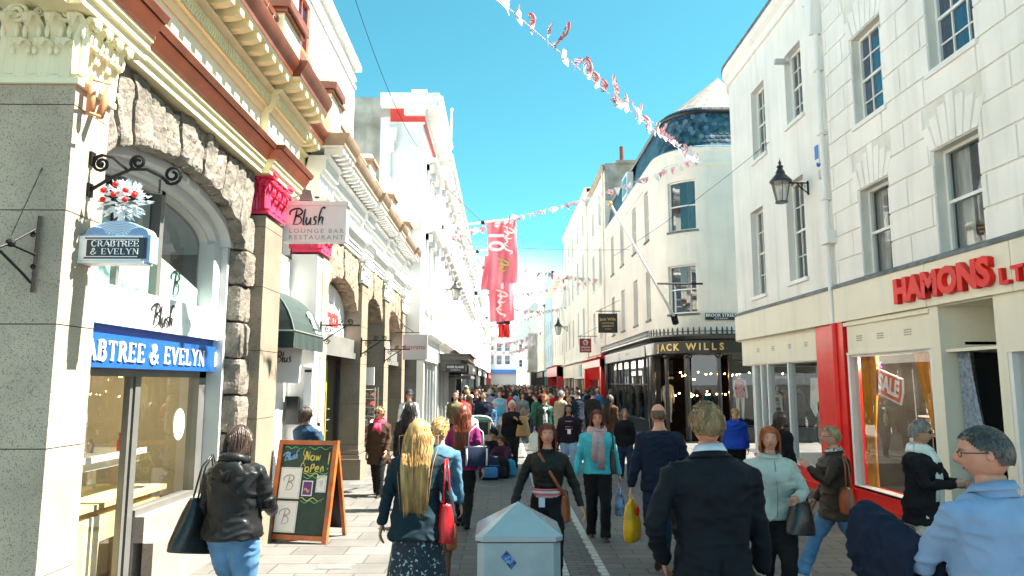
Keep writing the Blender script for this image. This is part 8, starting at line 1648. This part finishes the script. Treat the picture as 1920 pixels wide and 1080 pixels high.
# seated figures: folded legs built directly
def sitter(label, x, y, h, rz, topm, botm, hair, skin, cap=None):
    "person sitting on the ground, knees drawn up"
    b = MB(); zt = -.43 * h; T = BW['m']; ln = lambda z: (z - .5 * h) * .32
    b.loft([[(p[0], p[1] + ln(z * h), p[2] + zt) for p in ell(0, yo * h, z * h, rx * h, ry * h)] for z, rx, ry, yo in T])
    ex = MB(); s_ = .0655 * h; hc = Vector((0, .012 * h + ln(.93 * h), .925 * h + zt)); M = Matrix.Rotation(R(-28), 3, 'X'); build_head(ex, hc, M, s_, 1)
    tp = MB(); tp.loft([[(p[0], p[1] + ln(z * h), p[2] + zt) for p in ell(0, yo * h, z * h, (rx + .016) * h, (ry + .016) * h)] for z, rx, ry, yo in T if .49 < z < .845])
    bt = MB(); sh_ = []
    for s in (-1, 1):
        hp_ = Vector((s * .06 * h, 0, .08 * h)); kn = Vector((s * .12 * h, .20 * h, .22 * h)); an = Vector((s * .08 * h, .32 * h, .04 * h)); b.tube([hp_, kn, an], [.05 * h, .035 * h, .02 * h], 10); bt.tube([hp_, hp_.lerp(kn, .5), kn, an], [.065 * h, .06 * h, .05 * h, .04 * h], 12); sh_.append(an)
        sh = Vector((s * .105 * h, ln(.8 * h), .795 * h + zt)); el = sh + Vector((s * .03, .12 * h, -.12 * h)); wr = el + Vector((-s * .05 * h, .12 * h, .0)); b.tube([sh, el, wr], [.028 * h, .02 * h, .013 * h], 8); tp.tube([sh + Vector((-s * .02, 0, 0)), sh.lerp(el, .5), el, wr], [.04 * h, .038 * h, .034 * h, .026 * h], 12); hand(ex, wr, (wr - el), s, h, pn=Vector((0, 0, -1)))
    hm = HAIR[hair[1]]; o = remeshed('person', b, [SK[skin], lipm, eyew, eyed, hm[0]], None, .018, 0, ex); o.location = (x, y, 0); o.rotation_euler = (0, 0, R(rz)); tag(o, label, 'person')
    build_hair(hair[0], hm, o, hc, M, s_, 1, int(x * 100), h); remeshed('jacket', tp, topm, o, .016, fold=.006, seed=3); remeshed('trousers', bt, botm, o, .016, fold=.005, seed=4)
    for an in sh_: m_ = MB(); m_.loft([[an + Vector((w * h * math.cos(a), yy * h, -.04 * h + hh * h * .5 * (1 + math.sin(a)))) for a in [6.283 * j / 10 for j in range(10)]] for yy, w, hh in ((-.04, .018, .04), (0, .022, .05), (.06, .026, .03), (.11, .014, .015))]); mkobj('shoe', m_, shoe_w, o)
    if cap: m_ = MB(); m_.loft([[hc + M @ Vector((p[0], p[1], z * s_)) for p in ell(0, -.05 * s_, 0, .80 * s_ * k, 1.0 * s_ * k)] for z, k in ((.25, 1.02), (.55, 1.0), (.9, .75), (1.08, .3))]); m_.loft([[hc + M @ Vector((u * s_ * .55, (.8 + v) * s_, (.28 - v * .15) * s_ + dz)) for u in (-1, -.5, 0, .5, 1)] + [hc + M @ Vector((u * s_ * .55, (.8 + v) * s_, (.24 - v * .15) * s_)) for u in (1, -1)] for v, dz in ((-.1, 0), (.25, 0), (.5, 0))]); mkobj('cap', m_, cap, o)
    return o
sitter('man in a dark cap sitting on the paving against the litter bin', gx(908, 16.6), 16.7, 1.74, 195 + 40, K, DEN2, ('crew', 'dark'), 2, K)
sitter('brown haired girl sitting on the paving beside the rucksacks', gx(948, 16.4), 16.4, 1.55, 150, clothm('plum_hoodie', (.05, .018, .04)), K, ('long', 'brown'), 0)
def rucksack(label, px_, Y, w, hgt, mm, trim, rz=0):
    x = gx(px_, Y); t = thing('rucksack', label, 'rucksack', (x, Y, 0), 'rucksacks piled by the seated pair'); t.rotation_euler = (0, 0, R(rz)); m_ = MB()
    m_.loft([[(p[0], p[1], z * hgt) for p in ell(0, 0, 0, w / 2 * k, w * .36 * k, 22, 3)] for z, k in ((0, .8), (.06, .97), (.4, 1.05), (.75, .95), (.93, .75), (1, .4))]); mkobj('bag_body', m_, mm, t)
    m_ = MB(); m_.loft([[(p[0], p[1] - w * .34, z * hgt) for p in ell(0, 0, 0, w / 2 * .7 * k, w * .12 * k, 18, 3)] for z, k in ((.1, .8), (.16, 1), (.5, 1), (.58, .7))]); mkobj('front_pocket', m_, trim, t)
    m_ = MB()
    for s in (-1, 1): m_.tube([(s * w * .2, w * .3, .1 * hgt), (s * w * .24, w * .5, .5 * hgt), (s * w * .15, w * .3, .9 * hgt)], .012, 6)
    m_.tube([(-w * .4, -w * .3, .62 * hgt), (0, -w * .42, .66 * hgt), (w * .4, -w * .3, .62 * hgt)], .008, 5); m_.tube([(-.04, 0, hgt * .98), (0, 0, hgt * 1.07), (.04, 0, hgt * .98)], .008, 5); mkobj('bag_strap', m_, trim, t)
rucksack('dark blue rucksack with a pale blue stripe, furthest left of the pile', 918, 15.5, .44, .46, navyb, clothm('blue_trim', (.05, .2, .4)), 10)
rucksack('plain black rucksack in the middle of the pile', 940, 15.7, .36, .44, K, clothm('black_nylon', (.02, .02, .022)), -8)
rucksack('bright turquoise rucksack at the right of the pile', 957, 15.9, .24, .36, clothm('turquoise_nylon', (.02, .28, .42)), clothm('blue_trim', (.05, .2, .4)), 5)
m_ = MB(); m_.loft([[(gx(925, 16.2) + p[0], 16.2 + p[1], z) for p in ell(0, 0, 0, .22 * k, .16 * k, 18)] for z, k in ((.26, 1), (.3, 1.05), (.36, .8), (.4, .4))]); tag(m_.build('paper_wrapping', letter_w, smooth=True), 'crumpled white wrapping on the lap between the seated pair', 'paper')
# policeman
P = person('policeman in a white shirt and dark helmet beyond the arcade', gx(766, 19.5), 19.5, 1.78, 200, 'm', 1.05, 1, ('crew', 'grey'), top=clothm('white_shirt', (.62, .66, .72)), tlen=.5, vox=.018, bottom=('trousers', K, 0), head=(-30, 0))
c, M, s = P['hc'], P['M'], P['s']; m_ = MB(); m_.loft([[c + M @ Vector((p[0], p[1], z * s)) for p in ell(0, -.05 * s, 0, .85 * s * k, 1.08 * s * k)] for z, k in ((.3, 1.22), (.34, 1.22), (.38, 1.0), (.8, .98), (1.2, .78), (1.5, .4), (1.55, .1))]); mkobj('helmet', m_, clothm('helmet_black', (.02, .022, .03), .6), P['root'])
# middle rank, individually placed: label, px, Y, height, heading, sex, hair, top colour name, tlen, bottom
MC = dict(black=K, navy=NV, red=clothm('red', (.45, .02, .02)), white=clothm('white', (.66, .66, .66)), grey=clothm('grey', (.18, .18, .18)), olive=clothm('olive', (.12, .11, .06)), tan=clothm('tan', (.3, .24, .17)), blue=clothm('mid_blue', (.03, .13, .3)), sky=clothm('sky_blue', (.25, .42, .6)), brown=clothm('brown', (.07, .035, .02)), green=clothm('green', (.03, .12, .07)), pink=clothm('pink', (.55, .2, .25)), purple=clothm('purple', (.1, .03, .14)), cream=clothm('cream', (.55, .5, .4)), denim=DEN, charcoal=clothm('charcoal', (.02, .02, .02)), lilac=clothm('lilac', (.35, .35, .5)))
for (lb, px_, Y, h, rz, sx_, hr, tp, tl, bt) in [
    ('person with dyed red hair in a bright white top seen from behind', 874, 14.0, 1.62, -10, 'f', ('bob', 'red'), 'white', .45, K),
    ('grey haired man in an olive jacket beside the dark canopy', 854, 22, 1.70, 180, 'm', ('short', 'grey'), 'olive', .46, K),
    ('brown haired woman in black, back turned, left of the man in the tracksuit', 879, 23, 1.66, 0, 'f', ('mid', 'brown'), 'black', .42, K),
    ('man in a navy tracksuit top looking down at something red', 906, 22.5, 1.72, 185, 'm', ('crew', 'dark'), 'navy', .47, NV),
    ('person in bright blue crouching forward behind the litter bin', 921, 24.5, 1.35, 150, 'f', ('bob', 'brown'), 'blue', .4, NV),
    ('person with a lilac headscarf in the thick of the crowd', 918, 30, 1.74, 0, 'f', ('curly', 'white'), 'lilac', .42, K),
    ('brown haired woman in red behind the white haired woman', 957, 29, 1.68, 180, 'f', ('mid', 'brown'), 'red', .45, K),
    ('woman in grey with a red scarf left of the green jacketed woman', 980, 27, 1.63, 178, 'f', ('bob', 'brown'), 'grey', .42, DEN2),
    ('tall man in black with a red scarf beyond the green jacketed woman', 994, 29, 1.78, 180, 'm', ('crew', 'dark'), 'black', .42, DEN2),
    ('short man in dark green seen from the side, left of the tan coated man', 1005, 25, 1.62, 70, 'm', ('short', 'dark'), 'green', .47, DEN2),
    ('grey haired man in a long tan coat standing side on', 1052, 22, 1.76, -60, 'm', ('short', 'grey'), 'tan', .36, K),
    ('man in a dark suit jacket facing left beside the red shopfront', 1085, 24, 1.77, 40, 'm', ('crew', 'black'), 'navy', .45, K),
    ('dark haired man in a dark denim jacket with his back turned by the red shopfront', 1112, 25, 1.74, 0, 'm', ('crew', 'black'), 'charcoal', .46, K),
    ('woman with very long dark brown hair standing by the black shopfront', 1144, 20, 1.68, -30, 'f', ('long', 'dark'), 'brown', .42, K),
    ('small woman in cream between the tan coat and the suit', 1068, 26, 1.5, 100, 'f', ('curly', 'blonde'), 'cream', .45, K),
    ('dark jacketed man eating, between the tan coat and the suit jacket', 1066, 30, 1.75, 170, 'm', ('crew', 'dark'), 'black', .45, K),
    ('woman in a red coat at the left edge of the crowd by the dark canopy', 866, 27, 1.6, 170, 'f', ('mid', 'dark'), 'red', .42, K),
    ('bearded man in a black hat at the left of the crowd', 893, 27, 1.74, 160, 'm', ('short', 'black'), 'black', .45, K),
    ('blonde person in grey beside the second canopy', 876, 30, 1.7, 10, 'f', ('curly', 'blonde'), 'grey', .44, DEN),
    ('woman in a dark jacket and red skirt before the red shopfront', 1040, 31, 1.66, 20, 'f', ('pony', 'brown'), 'red', .45, K)]:
    person(lb, gx(px_, Y), Y, h, rz, sx_, 1.08, rj.choice((0, 1, 1, 2)), hr, stride=rj.choice((0, .2, .3, -.25)), armL=(rj.uniform(-10, 25), 9, rj.uniform(10, 50)), armR=(rj.uniform(-10, 25), 9, rj.uniform(10, 50)), top=MC[tp], tlen=tl, tloose=.015, bottom=('trousers', bt, 0), vox=.02, det=1, head=(rj.uniform(-20, 20), 0))
# far crowd: prototypes copied with their own colours
protos = []
for i, (sx_, hr, tl) in enumerate((('m', 'crew', .47), ('f', 'bob', .44), ('f', 'mid', .48), ('m', 'short', .45), ('f', 'longwavy', .40), ('m', 'crew', .38))):
    P = person('x', -2.2 + i, 34 + i * .7, 1.68 + .02 * i, 180 if i % 2 else 0, sx_, 1.1, i % 3, (hr, 'dark'), stride=(.3, .2, -.3)[i % 3], armL=(10, 9, 25), armR=(-8, 9, 35), top=K, tlen=tl, tloose=.018, bottom=('trousers', K, 0), vox=.032, det=0); protos.append(P['root'])
bake_people()
names_t = ['black', 'navy', 'red', 'white', 'grey', 'olive', 'tan', 'blue', 'sky', 'brown', 'green', 'pink', 'purple', 'cream', 'denim', 'charcoal', 'lilac']
names_w = {'sky': 'sky blue', 'denim': 'denim blue', 'blue': 'mid blue'}; hn = ['black', 'dark', 'brown', 'auburn', 'blonde', 'white', 'grey']
used = {}; rc = random.Random(77); spots = []; allp = []
tries = 0
while len(spots) < 215 and tries < 20000:
    tries += 1; Y = 31.5 + 75 * rc.random() ** 1.35; X = rc.uniform(-2.0, 5.1) if Y < 60 else rc.uniform(-1.9, 4.8)
    if Y < 40 and 1.9 < X < 3.2 and rc.random() < .5: continue
    if any((X - a) ** 2 + (Y - b) ** 2 < (.5 + Y * .004) ** 2 for a, b in spots): continue
    spots.append((X, Y))
spots.sort(key=lambda s: s[1])
def recolor(ob, k, m):
    if k < len(ob.material_slots): ob.material_slots[k].link = 'OBJECT'; ob.material_slots[k].material = m
for i, (X, Y) in enumerate(spots):
    src = protos[i] if i < 6 else copy_tree(protos[rc.randrange(6)]); src.location = (X, Y, 0); s = rc.uniform(.93, 1.06); src.scale = (s, s, s); src.rotation_euler = (0, 0, R(rc.choice((0, 180, 180, 170, 10, 90, -60)) + rc.uniform(-25, 25)))
    tn = rc.choices(names_t, [14, 10, 1.5, 4, 5, 2, 1.5, 3, 2, 2.5, 2, .8, 1.2, 1.5, 4, 10, 1])[0]; hr = rc.choices(hn, [6, 7, 4, .6, 1.5, 1, 1.6])[0]; bt = rc.choice([K, DEN2, DEN, K, MC['grey']])
    recolor(src, 0, SK[rc.choice((0, 1, 1, 2, 3))])
    for ch in src.children:
        b = ch.name.split('.')[0]
        if b == 'hair': recolor(ch, 0, HAIR[hr][0]); recolor(ch, 1, HAIR[hr][1])
        elif b in ('top', 'jacket', 'coat'): recolor(ch, 0, MC[tn])
        elif b == 'trousers': recolor(ch, 0, bt)
    where = 'by the left shops' if X < -.6 else 'by the right shops' if X > 3 else 'mid street'
    dist = 'at the front of the crowd' if Y < 38 else 'in the middle of the crowd' if Y < 50 else 'well back in the crowd' if Y < 68 else 'at the far end of the crowd'
    lb = f"{'dark' if hr == 'dark' else hr} haired person in {names_w.get(tn, tn)}, {where}, {dist}"
    if Y > 58: lb = f"far off {'dark' if hr == 'dark' else hr} haired shopper in {names_w.get(tn, tn)}, {where}, {'far back' if Y < 78 else 'farthest back'}"
    tag(src, lb, 'person', 'far off shoppers at the back of the crowd' if Y > 58 else None); allp.append((lb, src))
cnt = {}
for lb, o in allp:
    cnt[lb] = cnt.get(lb, 0) + 1
    if cnt[lb] > 1 and 'far off' not in lb:
        o['label'] = lb.replace(' person in', ' %s person in' % ('(second)', '(third)', '(fourth)')[min(2, cnt[lb] - 2)])
for lb, o in allp:
    if 'far off' in lb and cnt[lb] > 1: o['group'] = 'indistinguishable ' + lb[:60]
# ------------------------------------------------------------------ lettering curves become plain meshes
bpy.context.view_layer.update()
_dg = bpy.context.evaluated_depsgraph_get()
for o in [o for o in bpy.data.objects if o.type == 'FONT']:
    me = bpy.data.meshes.new_from_object(o.evaluated_get(_dg)); n_ = o.name; par = o.parent; mb_ = o.matrix_basis.copy()
    bpy.data.objects.remove(o); q = bpy.data.objects.new(n_, me); COL.objects.link(q); q.parent = par; q.matrix_basis = mb_
